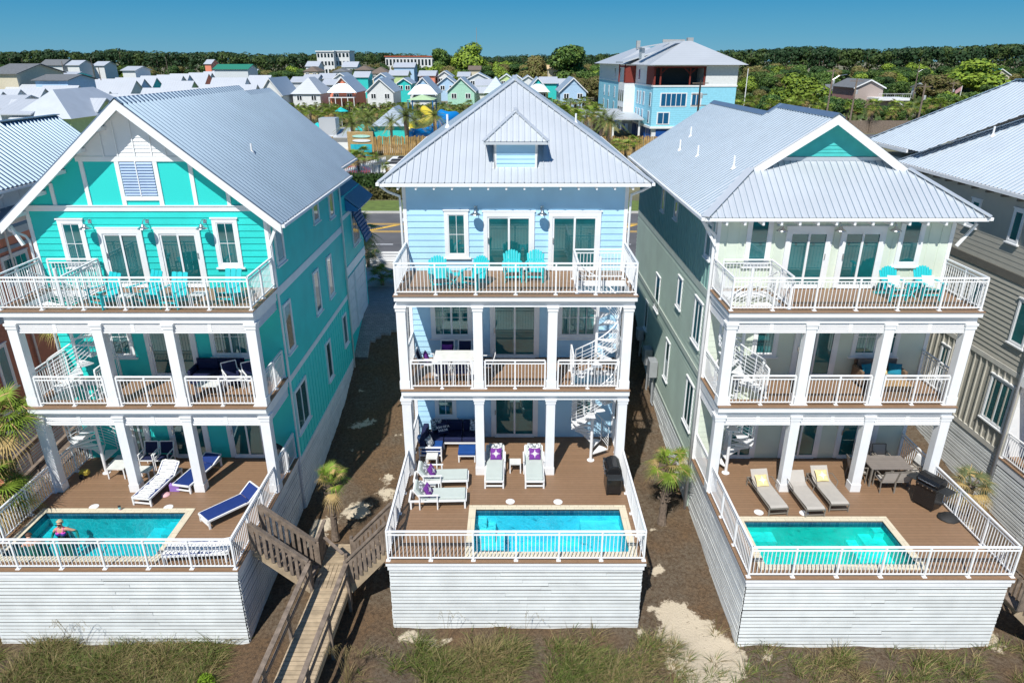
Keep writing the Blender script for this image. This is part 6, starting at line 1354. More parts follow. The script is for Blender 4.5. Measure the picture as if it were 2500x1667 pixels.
b=MB(); b.box(X0+.3,X0+8.5,Y0+4.6,Y0+4.95,z2,z3-.2); b.build('balcony_back_wall',mat('dark_grey_board',(.08,.09,.10),.8),HT)
def hwin(face,u,z,w,h,n=1):
    b=MB(); 
    if face=='f': b.box(u-w/2-.15,u+w/2+.15,Y0-.06,Y0-.005,z-.15,z+h+.15); f=b.build('window',WHITE,HT); b=MB(); [b.box(u-w/2+i*w/n+.06,u-w/2+(i+1)*w/n-.06,Y0-.08,Y0-.061,z,z+h) for i in range(n)]
    else: b.box(X0-.06,X0-.005,u-w/2-.12,u+w/2+.12,z-.15,z+h+.15); f=b.build('window',WHITE,HT); b=MB(); [b.box(X0-.08,X0-.061,u-w/2+i*w/n+.05,u-w/2+(i+1)*w/n-.05,z,z+h) for i in range(n)]
    b.build('pane',mat('blue_far_glass',(.01,.10,.22),.1),f)
hwin('f',X0+3.5,6.9,4.2,1.9,5); hwin('f',X0+7.3,6.9,1.5,1.9,2); hwin('f',X0+2.0,4.1,1.9,1.7,2)
for y in (122.5,127,129.5,131.5,140,142,147,152,158,163): hwin('s',y,6.9,.8,1.9); hwin('s',y+.4,4.2,.8,1.7)
for y in (131,147,152): hwin('s',y,10.8,1.0,1.6)
b=MB()
for y0 in (122,125.5,129,132.5,142,146,150): b.box(X0+.15,X0+.29,y0,y0+2.6,zb,z1-.5)
for x0 in (X0+1,X0+5,X0+9): b.box(x0,x0+3.2,Y0+.18,Y0+.29,zb,z1-.5)
split(b,'blue_door_sheeting',mat('blue_sheeting',(.005,.07,.30),.5),HT)
b=MB(); b.box(X0-2.0,X0,134,139,z1-.6,z2-.1); b.build('bay',WC['white'],HT); b=MB(); b.box(X0-2.1,X0+.5,134,134.3,z2,z3-.2); b.box(X0-2.1,X0-1.9,134,139,z3-.5,z3-.2); b.box(X0-2.1,X0-1.9,138.7,139,z2,z3); b.box(X0-2.1,X0-1.9,134,134.2,z2,z3); b.build('bay_frame',RUST,HT)
for y in (134.8,136.4,138): b=MB(); b.box(X0-2.05,X0-2.005,y-.4,y+.4,6.9,8.8); b.box(X0-2.05,X0-2.005,y-.4,y+.4,4.2,5.9); split(b,'bay_window',WIN,HT)
def hipbox(x0,x1,y0,y1,z,zt,name,m=RW,par=HT):
    a=min(x1-x0,y1-y0)/2*.92; b=MB(); b.add([(x0,y0,z),(x1,y0,z),(x1,y1,z),(x0,y1,z),(x0+a,y0+a,zt),(x1-a,y0+a,zt),(x1-a,y1-a,zt),(x0+a,y1-a,zt)],[(0,1,5,4),(1,2,6,5),(2,3,7,6),(3,0,4,7),(4,5,6,7),(0,3,2,1)]); b.build(name,m,par)
hipbox(X0-1.2,X1+1.2,Y0-1.2,148,z3,16.9,'roof'); hipbox(X0-1.2,X1+1.2,148.1,Y1+1,z3,16.3,'rear_roof')
b=MB(); b.ext([(X0-2.6,133.3,z3+.2),(X0-2.6,139.7,z3+.2),(X0+4,139.7,z3+2.2),(X0+4,133.3,z3+2.2)],(0,0,.25)); b.box(X0-.8,X0-.3,127.2,129.2,z3+.9,z3+2.6); b.ext([(X0-1.0,126.6,z3+2.6),(X0-1.0,129.8,z3+2.6),(X0+5.5,129.8,z3+3.6),(X0+5.5,126.6,z3+3.6)],(0,0,.15)); split(b,'dormer_roof',RW,HT)
b=MB(); b.box(X0+4.5,X0+8.5,134,134.3,16.8,17.3); b.box(X0+9,X0+10,134,135,16.6,17.6); b.box(X0+5,X0+5.7,156,156.8,16.0,17.6); split(b,'roof_unit',mat('roof_unit_grey',(.35,.36,.36),.6),HT)
T=thing('pavilion','open pavilion with a pale metal roof beside the hotel','pavilion',(17.5,128,1),world=True); b=MB(); b.ext([(12.6,124,4.4),(22.6,124,4.4),(22.6,138,5.2),(12.6,138,5.2)],(0,0,.2)); b.build('roof',RW,T)
for x in (13.2,17.5,22):
    for y in (125,136): b=MB(); b.box(x-.15,x+.15,y-.15,y+.15,1,4.5); b.build('post',WHITE,T)
HT.location=(28.9,140,1); HT.rotation_euler=(0,0,R(3.7))
# ------------------------------------------------------------ water park and street front
LOG=mat('bamboo_log_fence',(.42,.27,.10),.85,var=.35,vs=2)
T=thing('log_fence','tall fence of upright tan logs along the far side of the street','fence',(-20,104,1),world=True)
rr=random.Random(9)
for s0 in range(-50,18,6):
    if -26<s0+3<-19: continue
    b=MB(); x=s0
    while x<s0+6: h=rr.uniform(2.6,2.85); b.tube([(x,104+rr.uniform(-.05,.05),.9),(x+rr.uniform(-.05,.05),104,1+h)],.12,6); x+=.27
    b.build('log_panel',LOG,T)
T=thing('billboard','tan thatched billboard with surfboard shapes above a blue wave panel','sign',(-21.4,101.5,1),world=True)
b=MB(); b.box(-23.3,-19.6,101.5,101.8,1,4.6); b.build('board',mat('burlap_tan',(.42,.29,.13),.9,var=.2,vs=5),T,bevel=.05)
b=MB(); b.box(-22.9,-19.9,101.42,101.49,1.3,2.9); b.build('wave_panel',mat('aqua_panel',(.02,.42,.52),.5,var=.3,vs=1.5),T)
for z,c_ in ((4.0,'pale_mint'),(3.4,'white')):
    b=MB(); pts=[(-21.3+1.3*cos(t*pi/8),101.4,z+.2*sin(t*pi/8)) for t in range(16)]; b.ext(pts,(0,.06,0)); b.build('surfboard',mat('pale_mint_board',(.45,.75,.66),.5) if c_=='pale_mint' else WHITE,T)
def roofbox(label,u0,u1,ve,vt,y,d,wall,rf,cat='building',name='park_building',st='hip'): return CT(label,u0,u1,ve,vt,y,d,style=st,wall=wall,roof=rf,wins=0)
roofbox('pale blue roofed pool building behind the date palms',912,998,302,262,118,12,'teal',RG)
roofbox('low white building with a boxed vent, left of the date palms',808,885,333,312,112,10,'grey',RW,st='ridge')
p=PY(801,305,113); T=thing('roof_vent_box','white ribbed box standing on the low white building','vent box',(p.x,113,p.z),world=True); b=MB(); b.box(p.x-1.3,p.x+1.3,112.5,115,p.z-1.6,p.z+1.0); b.build('box_body',RW,T)
def tubeslide(label,pts,r,m):
    pp=[PY(u,v,y) for u,v,y in pts]; q=[]
    for i in range(len(pp)-1):
        for k in range(4):
            t=k/4; a=pp[max(i-1,0)]; b_=pp[i]; c=pp[i+1]; d=pp[min(i+2,len(pp)-1)]; q.append(.5*((2*b_)+(c-a)*t+(2*a-5*b_+4*c-d)*t*t+(3*b_-a-3*c+d)*t**3))
    q.append(pp[-1]); b=MB(); b.tube(q,r,10); tag(b.build('water_slide',m,smooth=True),label,'water slide')
YS=mat('yellow_fibreglass',(.75,.58,.03),.3); BS=mat('blue_fibreglass',(.005,.22,.62),.3)
tubeslide('yellow water slide dropping between two date palms',[(1035,268,132),(1045,276,130),(1056,286,127),(1048,298,122),(1028,304,118),(1006,312,114),(1000,322,112)],.75,YS)
tubeslide('upper yellow slide loop at the top of the water park',[(1052,292,124),(1030,300,121),(1004,308,118)],.6,YS)
tubeslide('blue water slide curling low beside the ridge',[(1076,278,130),(1092,284,128),(1112,284,126),(1085,298,120),(1070,306,117),(1050,322,112),(1020,328,110),(1005,326,109)],.8,BS)
T=thing('canopy','pale green canopy on blue posts in the water park','canopy',(0,0,0),world=True); a=PY(998,243,150); c=PY(1062,243,150); k=PY(1030,234,150); b=MB(); b.add([(a.x,147,a.z),(c.x,147,a.z),(c.x,154,a.z),(a.x,154,a.z),(k.x,150.5,k.z+.2)],[(0,1,4),(1,2,4),(2,3,4),(3,0,4),(0,3,2,1)]); b.build('canopy_top',mat('pale_green_canvas',(.42,.58,.34),.8),T)
for x in (a.x+.2,c.x-.2):
    for y in (147.2,153.8): b=MB(); b.box(x-.12,x+.12,y-.12,y+.12,1,a.z); b.build('post',mat('blue_post',(.01,.12,.3),.5),T)
for u,v,y,l in ((775,299,116,'teal pool umbrella beside the low white building'),(885,303,116,'teal pool umbrella between date palms'),(900,308,114,'second teal pool umbrella right behind the palm trunk'),(832,262,150,'small blue umbrella behind the park palms')):
    p=PY(u,v,y); T=thing('pool_umbrella',l,'umbrella',(p.x,y,1)); MB().lathe([(.0,p.z),(1.5,p.z-.8),(1.48,p.z-.85),(0,p.z-.1)],(0,0,-1),10).build('canopy',mat('aqua_canvas',(.01,.50,.50),.7),T); MB().tube([(0,0,0),(0,0,p.z-1)],.05,6).build('pole',WHITE,T)
b=MB(); b.box(-60,14,106,145,1.0,1.13); struct('park_deck',b,mat('pale_pool_deck',(.55,.50,.42),.9,var=.2,vs=.3))
b=MB(); b.box(-12,-4,112,118,1.13,1.16); b.box(-28,-18,120,128,1.13,1.16); struct('park_pool_water',b,mat('far_pool_water',(.01,.30,.48),.1))
# street furniture in the alley gap
T=thing('street_fence','white horizontal board fence along the lane','fence',(-9,45.8,1),world=True)
for i in range(9):
    x=-22+i*2.4; b=MB(); b.box(x-.06,x+.06,45.74,45.86,1,2.05); b.build('post',WHITE,T); b=MB()
    for k in range(5): b.box(x+.065,x+2.335,45.77,45.81,1.12+k*.185,1.25+k*.185)
    b.build('fence_panel',WHITE,T)
HEDM=leafmat('hedge_green',(.035,.07,.015)); HEDB=leafmat('hedge_olive',(.09,.085,.03))
def hedge(label,x0,x1,y0,y1,z,m,sd):
    rr=random.Random(sd); b=MB(); b.box(x0+.15,x1-.15,y0+.15,y1-.15,1,z-.2)
    for _ in range(int((x1-x0)*(y1-y0+z)*26)):
        f=rr.random(); x=rr.uniform(x0,x1); 
        if f<.5: y=y0+rr.uniform(-.08,.1); zz=rr.uniform(1.1,z)
        else: y=rr.uniform(y0,y1); zz=z-.1+rr.uniform(-.1,.12)
        nn=V(rr.uniform(-1,1),rr.uniform(-1,1),rr.uniform(-1,1)).normalized(); s_=rr.uniform(.07,.14); a=nn.orthogonal().normalized()*s_; q=nn.cross(a); p=V(x,y,zz); b.add([p-a,p-q,p+a,p+q],[(0,1,2,3)])
    tag(b.build('hedge',m),label,'hedge')
hedge('tall clipped dark green hedge across the street',-26,-4,72,74,3.1,HEDM,1); hedge('lower olive hedge in front of the dark green one',-26,-4,69.2,70.8,2.1,HEDB,2)
for i,(u,v,y) in enumerate(((893,438,77),(913,418,83),(911,466,74.5),(934,456,76))):
    p=PY(u,v,y); l=['white fence pier with pyramid cap, nearest the turquoise house roof','white fence pier with pyramid cap, farthest back','white fence pier with pyramid cap just behind the hedge, left one','white fence pier with pyramid cap just behind the hedge, right one'][i]
    T=thing('fence_pier',l,'pier',(p.x,y,1),group='white capped fence piers'); h=p.z-1.4; b=MB(); b.box(-.5,.5,-.5,.5,0,h); b.build('shaft',WHITE,T); b=MB(); b.add([(-.72,-.72,h),(.72,-.72,h),(.72,.72,h),(-.72,.72,h),(0,0,h+.75)],[(0,1,4),(1,2,4),(2,3,4),(3,0,4),(0,3,2,1)]); b.build('cap',METALW,T)
T=thing('picket_fence','white picket fence climbing between the capped piers','fence',(-16,80,1),world=True); b=MB()
for i in range(26):
    t=i/25; x=-17.6+2.6*t; y=74+10*t; b.box(x-.05,x+.05,y-.05,y+.05,1,3.4)
for z in (1.5,3.1): b.bar((-17.6,74,z),(-15,84,z),.06,.12)
b.build('fence_panel',WHITE,T)
b=MB(); b.box(-26,-4,75.5,75.7,1,1.9); T=thing('low_wall','low white wall behind the hedge','wall',(-15,75.6,1),world=True); b.build('wall_body',WHITE,T)
T=thing('satellite_dish','grey satellite dish on a mast behind the fence piers','dish',(PY(925,424,82).x,82,1)); z=PY(925,424,82).z-1; MB().lathe([(0,-.1),(.6,-.02),(1.0,.14),(.98,.17),(.6,.03),(0,-.05)],(0,0,0),16).xf(Matrix.Translation((0,0,z))@Matrix.Rotation(R(60),4,'X')).build('dish',mat('dish_grey',(.45,.47,.48),.5),T,smooth=True); MB().tube([(0,.1,0),(0,.1,z)],.06,6).build('mast',CHROME,T)
T=thing('trailer','white trailer building with black and white striped roof','trailer',(PY(960,410,88).x,90,1),world=True); a=PY(934,402,88); c=PY(1010,402,88); b=MB(); b.box(a.x,c.x,88,96,1.2,a.z); b.build('body',WHITE,T,bevel=.1)
for k in range(3): b=MB(); b.box(a.x+k*.5,c.x+1,88.4+k*2.6,89.9+k*2.6,a.z+.01,a.z+.12); b.build('black_roof_panel',BLACKR,T)
T=thing('parked_car','red car glimpsed behind the palm across the street','car',(PY(872,420,84).x,84,1)); b=MB(); pr=[(-2.1,.3),(-2.1,.8),(-1.3,.9),(-.7,1.4),(.8,1.4),(1.5,.95),(2.1,.85),(2.1,.3)]; b.ext([(x,-.85,z) for x,z in pr],(0,1.7,0)); b.build('body',mat('red_car_paint',(.5,.02,.02),.25,coat=1),T,bevel=.05)
for x in (-1.35,1.35):
    for y in (-.8,.8): b=MB(); b.tube([(x,y-.1,.32),(x,y+.1,.32)],.32,12); b.build('wheel',BLACKR,T)
for sg in (-1,1): b=MB(); b.ext([(-1.15,sg*.86,.92),(-.62,sg*.86,1.33),(.72,sg*.86,1.33),(1.3,sg*.86,.97)],(0,sg*.01,0)); b.build('side_window',WIN,T)
# power line
T=thing('power_line','thin black cables strung along the near side of the street','cable',(0,46.2,1),world=True)
for z,s_ in ((8.05,.008),(7.45,.012)):
    b=MB(); b.tube([(x,46.2,z+s_*x+.0006*(x*x-400)) for x in range(-48,60,6)],.022,5); b.build('cable',BLACKR,T)
for x in (-48,60): b=MB(); b.tube([(x,46.2,.9),(x,46.2,9.5)],.16,8); b.build('pole',WOODG,T)
def pole(label,u,vt,y,arms=1,lamp=False,m=None,h0=1.0,r=.16):
    p=PY(u,vt,y); T=thing('utility_pole',label,'utility pole',(p.x,y,h0)); h=p.z-h0; MB().tube([(0,0,0),(0,0,h)],[r*1.2,r*.8],8).build('pole',m or WOODG,T)
    for k in range(arms): MB().box(-1.2,1.2,-.06,.06,h-.5-k*1.6,h-.38-k*1.6).build('cross_arm',WOODG,T)
    if arms: MB().lathe([(.22,0),(.24,.5),(.2,.7)],(.3,0,h-2.6),10).build('transformer',mat('grey_can',(.4,.42,.43),.5),T)
    if lamp: MB().tube([(0,0,h-2),(1.2,0,h-1.2),(2.6,0,h-1.0)],.06,6).build('lamp_arm',CHROME,T)
pole('dark utility pole with crossarms standing before the blue hotel',1711,196,112,3,m=mat('creosote_wood',(.04,.03,.025),.9))
pole('leaning-looking grey pole left of the pink brick house',2093,192,130,1); pole('tall pole with a street lamp arm, left of the grey pole',2036,168,135,1,True); pole('grey pole with a transformer right of the pink brick house',2260,205,128,1); pole('thin white pole in the woods right of the hotel',1827,168,165,0,r=.1,m=WHITE); pole('pole with lamp arm in the far woods at right',2245,160,230,0,True); pole('thin pole far back beside the green roofed house',2414,160,260,0); pole('white mast beside the flag at right',2330,200,200,1)
for u,v,y,l in ((150,150,260,'thin pole by the left far roofs'),(221,142,300,'second thin pole by the left far roofs'),(404,140,330,'thin light pole above the left white rows'),(240,165,190,'short pole near the cream house, left'),(106,172,160,'grey pole right of the cream house'),(1218,138,500,'thin white mast in the far woods, left'),(1292,140,500,'thin white mast in the far woods, right')): pole(l,u,v,y,0,r=.12)
p=PY(1163,68,900); T=thing('radio_mast','very thin tall radio mast on the horizon','mast',(p.x,900,1)); MB().tube([(0,0,0),(0,0,p.z-1)],[.5,.25],4).build('mast_body',mat('mast_grey',(.3,.33,.36),.7),T)
# right hand houses
T=CT('pink brick house with a dark roof and white upper deck',2088,2158,212,194,190,13,style='gable',wall='brick',roof=SHK,wins=0)
a=PY(2135,238,188); c=PY(2202,238,188); D_=thing('deck','white railed upper deck and stairs of the pink brick house','deck',(a.x,188,1),world=True); b=MB(); b.box(a.x-1,c.x,184,190,a.z-.6,a.z); b.build('deck_floor',WHITE,D_); railing(D_,(a.x-1,184),(c.x,184),a.z,bal=.5,post=2); b=MB(); b.bar((c.x-5,182.5,a.z),(c.x+.5,182.5,1.2),1.4,.2); b.build('stairs',WHITE,D_); b=MB(); b.box(a.x-1,a.x+7,186,190,1,a.z-.6); b.build('lower_wall',WC['brick'],D_)
CT('small white carport house right of the pole',2262,2306,214,203,250,9,style='ridge',wall='white',roof=RWX,wins=0); CT('pale yellow house with a green roof in the woods at right',2420,2466,182,168,300,12,style='gable',wall='cream',roof=GRN,wins=0)
CT('grey roofed shed beside the pink brick house',2018,2075,222,206,205,9,style='ridge',wall='grey',roof=SHK,wins=0); CT('unfinished plywood roof among the trees, left one',1338,1378,168,159,330,10,style='ridge',wall='cream',roof=mat('plywood',(.62,.45,.25),.8),wins=0); CT('unfinished plywood roof among the trees, right one',1382,1408,167,159,336,10,style='ridge',wall='cream',roof=MATS['plywood'],wins=0); CT('tan roofed house peeping from trees above the cottages',1145,1172,170,161,330,9,style='ridge',wall='cream',roof=SHG,wins=0)
T=thing('board_fence','weathered vertical board fence at the edge of the right woods','fence',(70,136,1),world=True)
for i in range(12): b=MB(); b.box(58+i*2.4,60.38+i*2.4,136,136.1,1,3.4); b.build('fence_panel',WOODG,T)
b=MB(); b.box(48,110,122,134,1.0,1.12); struct('side_road',b,ASP)
T=thing('flag','small faded flag on a pole among the right trees','flag',(PY(2345,230,195).x,195,1)); h=PY(2345,210,195).z-1; MB().tube([(0,0,0),(0,0,h)],.08,6).build('pole',WHITE,T); b=MB(); b.add([(0,0,h),(-1.6,0,h-1.2),(-1.5,0,h-2.2),(0,0,h-1.2)],[(0,1,2,3)]); f=b.build('flag_cloth',_stripe('flag_stripes',(.55,.50,.50),(.45,.08,.08),2,.24,.5),T)
for u,v,l in ((2015,236,'white car parked among the right trees'),(2062,246,'dark car parked beside the pink brick house')):
    p=PZ(u,v); T=thing('parked_car',l,'car',(p.x,p.y,1.05)); b=MB(); b.ext([(x,-.85,z) for x,z in pr],(0,1.7,0)); b.build('body',WHITE if 'white' in l else BLACK,T,bevel=.05); b=MB()
    for x in (-1.35,1.35): b.tube([(x,-.9,.32),(x,.9,.32)],.32,10)
    split(b,'wheel',BLACKR,T)
# ------------------------------------------------------------ town trees
def crown(seed,r,h,n,s,mats_,lobes=7,zb=.25,flat=1.0,skew=0):
    rr=random.Random(seed); b=MB(); L=[]
    for i in range(lobes):
        a=rr.uniform(0,6.28); q=rr.uniform(.25,.62)*r; L.append((V(q*cos(a),q*sin(a),h*rr.uniform(zb+.22,.86)*flat),rr.uniform(.34,.55)*r))
    L.append((V(0,0,h*.72),r*.55))
    tot=sum(q*q for _,q in L)
    for c,q in L:
        for _ in range(int(n*q*q/tot)):
            v=V(rr.gauss(0,1),rr.gauss(0,1),rr.gauss(0,1)).normalized(); v.z*=.75; p=c+v*q*(.55+.5*rr.random()**.6)
            nn=(v+V(rr.uniform(-.7,.7),rr.uniform(-.7,.7),rr.uniform(-.3,.9))).normalized(); a=nn.orthogonal().normalized(); a=(Matrix.Rotation(rr.uniform(0,6.28),3,nn)@a)*s*rr.uniform(.6,1.3); t=nn.cross(a)*rr.uniform(.5,.9); b.add([p-a,p-t,p+a*.9,p+t],[(0,1,2,3)],0 if rr.random()<.8 else 1)
    return b
def tree_proto(name,label,group,seed,r,h,mats_,n=1500,s=.2,zb=.25,flat=1.0):
    T=thing(name,label,'tree',(0,0,0),0,group); t=MB(); rr=random.Random(seed); t.tube([(0,0,0),(.1,0,h*.3),(0,.1,h*.6)],[.22,.17,.09],7)
    for i in range(4): a=rr.uniform(0,6.3); t.tube([(0,0,h*.3),(r*.35*cos(a),r*.35*sin(a),h*.55),(r*.55*cos(a),r*.55*sin(a),h*.75)],[.11,.07,.03],5)
    t.build('trunk',TRUNK,T); crown(seed,r,h,n,s,mats_,zb=zb,flat=flat).build('crown',mats_,T); return T
LG=lambda n,c,v=.3:leafmat(n,c,v,rnd=.25,vs=.7)
KINDS=[('oak_tree',5,2.9,6.0,[LG('oak_green',(.06,.115,.022)),LG('oak_green_light',(.13,.20,.04))]),('bay_tree',6,2.6,5.6,[LG('dark_bay_green',(.035,.08,.02)),LG('dark_bay_light',(.08,.14,.03))]),('olive_tree',7,3.1,5.6,[LG('olive_brown',(.15,.13,.045)),LG('olive_green',(.14,.16,.04))]),('round_tree',8,3.0,5.2,[LG('yellow_green',(.19,.27,.03)),LG('yellow_green_dark',(.08,.14,.02))]),('pine_tree',9,2.5,9.0,[LG('pine_green',(.028,.062,.02)),LG('pine_green_light',(.05,.09,.03))])]
rt=random.Random(77)
def region(gname,label,spots,wts):
    protos={}
    for (x,y,hh) in spots:
        k=rt.choices(range(5),wts)[0]; nm,sd_,r,h,ms=KINDS[k]
        if k not in protos_all: protos_all[k]=tree_proto(nm,label,gname,sd_,r,h,ms,n=4200,s=.2,zb=.1 if k<4 else .45); o=protos_all[k]; o.location=(x,y,1.0)
        else: o=dup(protos_all[k],(x,y,1.0))
        o['label']=['leafy green ','dark glossy ','olive brown ','yellow-green rounded ','tall narrow '][k]+label; o['group']=gname; sc_=hh/h; o.scale=(sc_*rt.uniform(.9,1.25),sc_*rt.uniform(.9,1.25),sc_); o.rotation_euler=(0,0,rt.uniform(0,6.28))
protos_all={}
def fill(n,umin,umax,y0,y1,h0,h1,md=.8,keep=lambda u,y:True):
    out=[]; t=0
    while len(out)<n and t<n*30:
        t+=1; y=y0+(y1-y0)*rt.random()**.8; u=rt.uniform(umin,umax); w_=y*.926+13*.377
        if not keep(u,y): continue
        x=(u-1250)/1690*w_
        if all((x-a)**2+(y-c)**2>(3.4*md)**2*(1+y/250) for a,c,_ in out): out.append((x,y,h0+(h1-h0)*(y-y0)/(y1-y0)+rt.uniform(-1,1.2)))
    return out
occR=lambda u,y: not (2040<u<2240 and y<205) and not(1980<u<2040 and 195<y<225) and not (u<1830 and y<175) and not(2200<u<2360 and 190<y<262) and not (2400<u<2475 and 240<y<312)
region('trees of the right hand woods','tree in the dense mixed woods right of the blue hotel',fill(120,1800,2560,150,400,5.5,10.5,1.15,occR),[4,4,3,2,1])
region('low trees behind the right board fence','low bushy tree behind the board fence and the pink brick house',fill(16,1990,2480,139,165,3.2,4.8,.8,lambda u,y:True),[3,4,2,1,0])
region('trees behind the cottages','tree behind the rows of small cottages in the middle',fill(70,830,1460,330,520,8,12,1.2),[4,3,3,2,2]); region('trees at the far left','tree among the scattered roofs at the upper left',fill(70,-30,830,215,480,5,10,1.1,lambda u,y: y>300 or u<560),[4,4,3,2,1])
region('low trees at the left before the far roofs','low tree before the far grey and white roofs at the upper left',fill(40,-30,640,290,330,4.5,6.5,.9)+fill(14,-30,240,128,146,3,4,.8),[4,4,2,2,0]); region('trees between cottages and hotel','tree between the last blue cottage and the hotel',fill(22,1400,1500,225,330,7,10,.9),[3,4,2,1,0])
for l,u,vt,y,k,wd in (('tall broad green tree rising above the woods left of the hotel',1383,109,330,0,1.25),('tall leafy tree above the woods right of the radio mast',1142,111,420,3,1.0),('smaller tall tree left of the radio mast',1077,117,420,0,.8),('bright yellow-green rounded tree in the right woods',1962,186,185,3,1.5),('large yellow-green tree right of the pink brick house',2290,182,230,2,1.4),('dark round bush tree before the carport house',2283,232,160,1,.9),('spreading yellow-green tree at the right edge of the woods',2390,150,260,3,1.7),('pale bare-branched tree among the cottages woods',1310,135,340,2,.8)):
    p=PY(u,vt,y); h=KINDS[k][3]; o=dup(protos_all[k],(p.x,y,1.0),rt.uniform(0,6),l); del o['group']; z=(p.z-1)/(h*.96); o.scale=(z*wd,z*wd,z)
# the far wood on the horizon
b=MB(); rw=random.Random(5)
def wood_h(u):
    pts=[(-200,127),(0,128),(120,120),(200,128),(280,119),(380,126),(470,128),(560,127),(640,131),(760,130),(900,126),(960,131),(1100,136),(1200,137),(1300,134),(1440,132),(1500,131),(1800,122),(1900,118),(1960,112),(2060,114),(2150,121),(2250,113),(2350,114),(2420,108),(2500,106),(2700,106)]
    for (a,va),(c,vc) in zip(pts,pts[1:]):
        if u<=c: return va+(vc-va)*(u-a)/(c-a)
    return 108
for row in range(4):
    n=150
    for i in range(n):
        u=-250+2950*(i+rw.random())/n; y0=(480 if u<800 else 600 if u<1500 else 410)+row*28+rw.uniform(-12,12); v=wood_h(u)+rw.uniform(-2,5)+(3 if row==0 else 0)
        p=PY(u,v,y0); h=p.z-1; r=rw.uniform(3.5,6)*(1.2 if y0>550 else 1); m=0 if rw.random()<.65 else 1
        for L_ in range(4):
            c=p+V(rw.uniform(-.6,.6)*r,rw.uniform(-.5,.5)*r,-r*.55-(L_>1)*rw.uniform(.1,.5)*h*(L_-1)*.6); q=r*rw.uniform(.5,.8)
            for _ in range(75):
                d=V(rw.gauss(0,1),rw.gauss(0,1),rw.gauss(0,1)).normalized(); pp=c+V(d.x*q,d.y*q,d.z*q*.7); nn=(d+V(rw.uniform(-.6,.6),rw.uniform(-.6,.6),rw.uniform(-.2,.8))).normalized(); a=nn.orthogonal().normalized()*rw.uniform(.4,.9); t=nn.cross(a)*.8; b.add([pp-a,pp-t,pp+a,pp+t],[(0,1,2,3)],m)
        b.add([(p.x-.2,p.y,1),(p.x+.2,p.y,1),(p.x+.1,p.y,p.z-1),(p.x-.1,p.y,p.z-1)],[(0,1,2,3)],2)
tag(b.build('far_wood',[leafmat('far_pine_green',(.024,.055,.018)),leafmat('far_oak_green',(.055,.09,.022)),TRUNK]),'dark green wood along the horizon','wood',kind='stuff')
# ground cover beneath the woods
b=MB()
for _ in range(26000):
    y=rw.uniform(137,480)**1.0; u=rw.uniform(-60,2600)
    if (560<u<1460 and 215<y<330) or (y<180 and u<690) or (640<u<1460 and y<150): continue
    if 1480<u<1820 and y<175: continue
    x=(u-1250)/1690*(y*.926+5); s_=rw.uniform(.5,1.1)*(.6+y/400); zz=1.1+rw.random()*(.7 if (640<u<1460 and y<230) else 2.2); nn=V(rw.uniform(-1,1),rw.uniform(-1.2,.6),rw.uniform(0,1)).normalized(); a=nn.orthogonal().normalized()*s_; t=nn.cross(a)*.7; p=V(x,y,zz); b.add([p-a,p-t,p+a,p+t],[(0,1,2,3)],0 if rw.random()<.6 else 1)
tag(b.build('undergrowth',[leafmat('scrub_green',(.05,.085,.02)),leafmat('scrub_olive',(.08,.10,.03))]),'low scrub covering the ground under the town trees','scrub',kind='stuff')
# ------------------------------------------------------------ town palms
T0=thing('date_palm','','palm tree'); tf=date_palm(2,5.0,46,2.6,.24); tf[0].build('trunk',TRUNK,T0); tf[1].build('fronds',[PALMD,DRY],T0)
def dpalm(label,u,v,y,first=[True],grp=None,sc=1.0,h=5.0):
    p=PY(u,v,y); z=(p.z-1)/h
    if first[0]: o=T0; first[0]=False; o.location=(p.x,y,1); o['label']=label
    else: o=dup(T0,(p.x,y,1),rt.uniform(0,6),label)
    if grp: o['group']=grp
    o.scale=(sc,sc,z); 
    return o
for u,v,y,s_,l in ((860,303,107,1.2,'date palm in front of the log fence, leftmost, beside the house roof'),(894,300,112,1.1,'date palm beside the two white posts of the park'),(954,297,112,.9,'slender date palm in front of the pool building'),(991,284,106,1.5,'largest date palm, standing before the log fence'),(1012,296,114,.8,'thin palm beside the yellow slide'),(1061,283,110,1.15,'date palm in front of the blue slide'),(798,262,150,1.2,'date palm behind the low white building'),(1128,268,140,1.3,'date palm by the top of the blue slide, left of the ridge'),(1469,288,112,1.25,'big date palm before the pavilion, left one'),(1489,296,104,1.25,'big date palm in front of the hotel, right one'),(900,285,130,1.0,'date palm behind the billboard, upper left'),(1150,282,132,1.0,'date palm partly hidden by the left roof slope'),(948,262,150,.9,'date palm behind the pale blue pool roof')): dpalm(l,u,v,y,sc=s_)
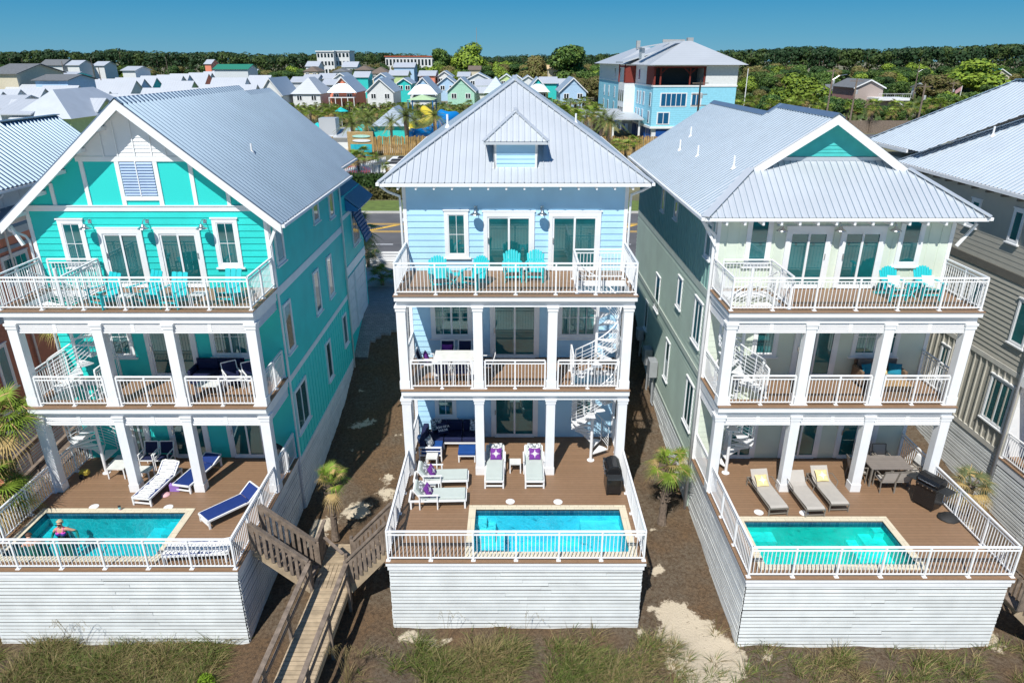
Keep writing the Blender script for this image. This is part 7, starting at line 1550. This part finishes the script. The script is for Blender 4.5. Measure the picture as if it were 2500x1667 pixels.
TS=thing('cabbage_palm','','palm tree'); tf=fan_palm(41,3.4,30,1.25,.15,.05,(.15,0),.17); tf[0].build('trunk',TRUNK,TS); tf[1].build('fronds',[PALM,DRY],TS)
fst=[True]
def spalm(label,u,v,y,grp=None,sc=1.0):
    p=PY(u,v,y); z=min(1.5,max(.55,(p.z-1)/3.4)); sc=min(sc,z*1.05) if sc>1 else sc
    if fst[0]: o=TS; fst[0]=False; o.location=(p.x,y,1); o['label']=label
    else: o=dup(TS,(p.x,y,1),rt.uniform(0,6),label)
    if grp: o['group']=grp
    o.scale=(sc,sc,z); return o
for i in range(36):
    u=705+i*13+rt.uniform(-5,5); 
    if u>1165: break
    spalm('cabbage palm in the row between the water park and the front cottages',u,rt.uniform(254,266),rt.uniform(165,195),'palms before the front cottages',1.2)
for i in range(34): spalm('cabbage palm inside the water park behind the date palms',700+i*13+rt.uniform(-6,6),rt.uniform(272,288),rt.uniform(130,150),'palms inside the water park',1.2)
for i in range(16): spalm('cabbage palm in the row between the blue cottage and the hotel',1335+i*8+rt.uniform(-3,3),rt.uniform(246,258),rt.uniform(165,200),'palms beside the hotel',1.2)
for i in range(14): spalm('cabbage palm at the foot of the last cottages, behind the ridge',1345+i*9+rt.uniform(-4,4),rt.uniform(262,285),rt.uniform(115,150),'palms behind the right ridge slope',1.3)
for u,v,y,l in ((1507,352,92,'small fan palm in front of the hotel, left one'),(1547,346,92,'small fan palm in front of the hotel, right one'),(1530,356,88,'small fan palm in front of the hotel, middle one')): spalm(l,u,v,y,None,1.0)
for i in range(26): spalm('cabbage palm at the edge of the right woods',1795+i*25+rt.uniform(-10,10),rt.uniform(238,275),rt.uniform(132,160),'palms at the edge of the right woods',1.4)
for u,v,y,l in ((873,385,77,'tall palm rising behind the fence piers'),(888,372,84,'palm cluster crown left of the trailer, upper one'),(908,384,82,'palm cluster crown left of the trailer, right one'),(862,378,84,'palm cluster crown against the turquoise house roof'),(945,425,80,'yellow-green palm in front of the trailer')): spalm(l,u,v,y,None,1.1)
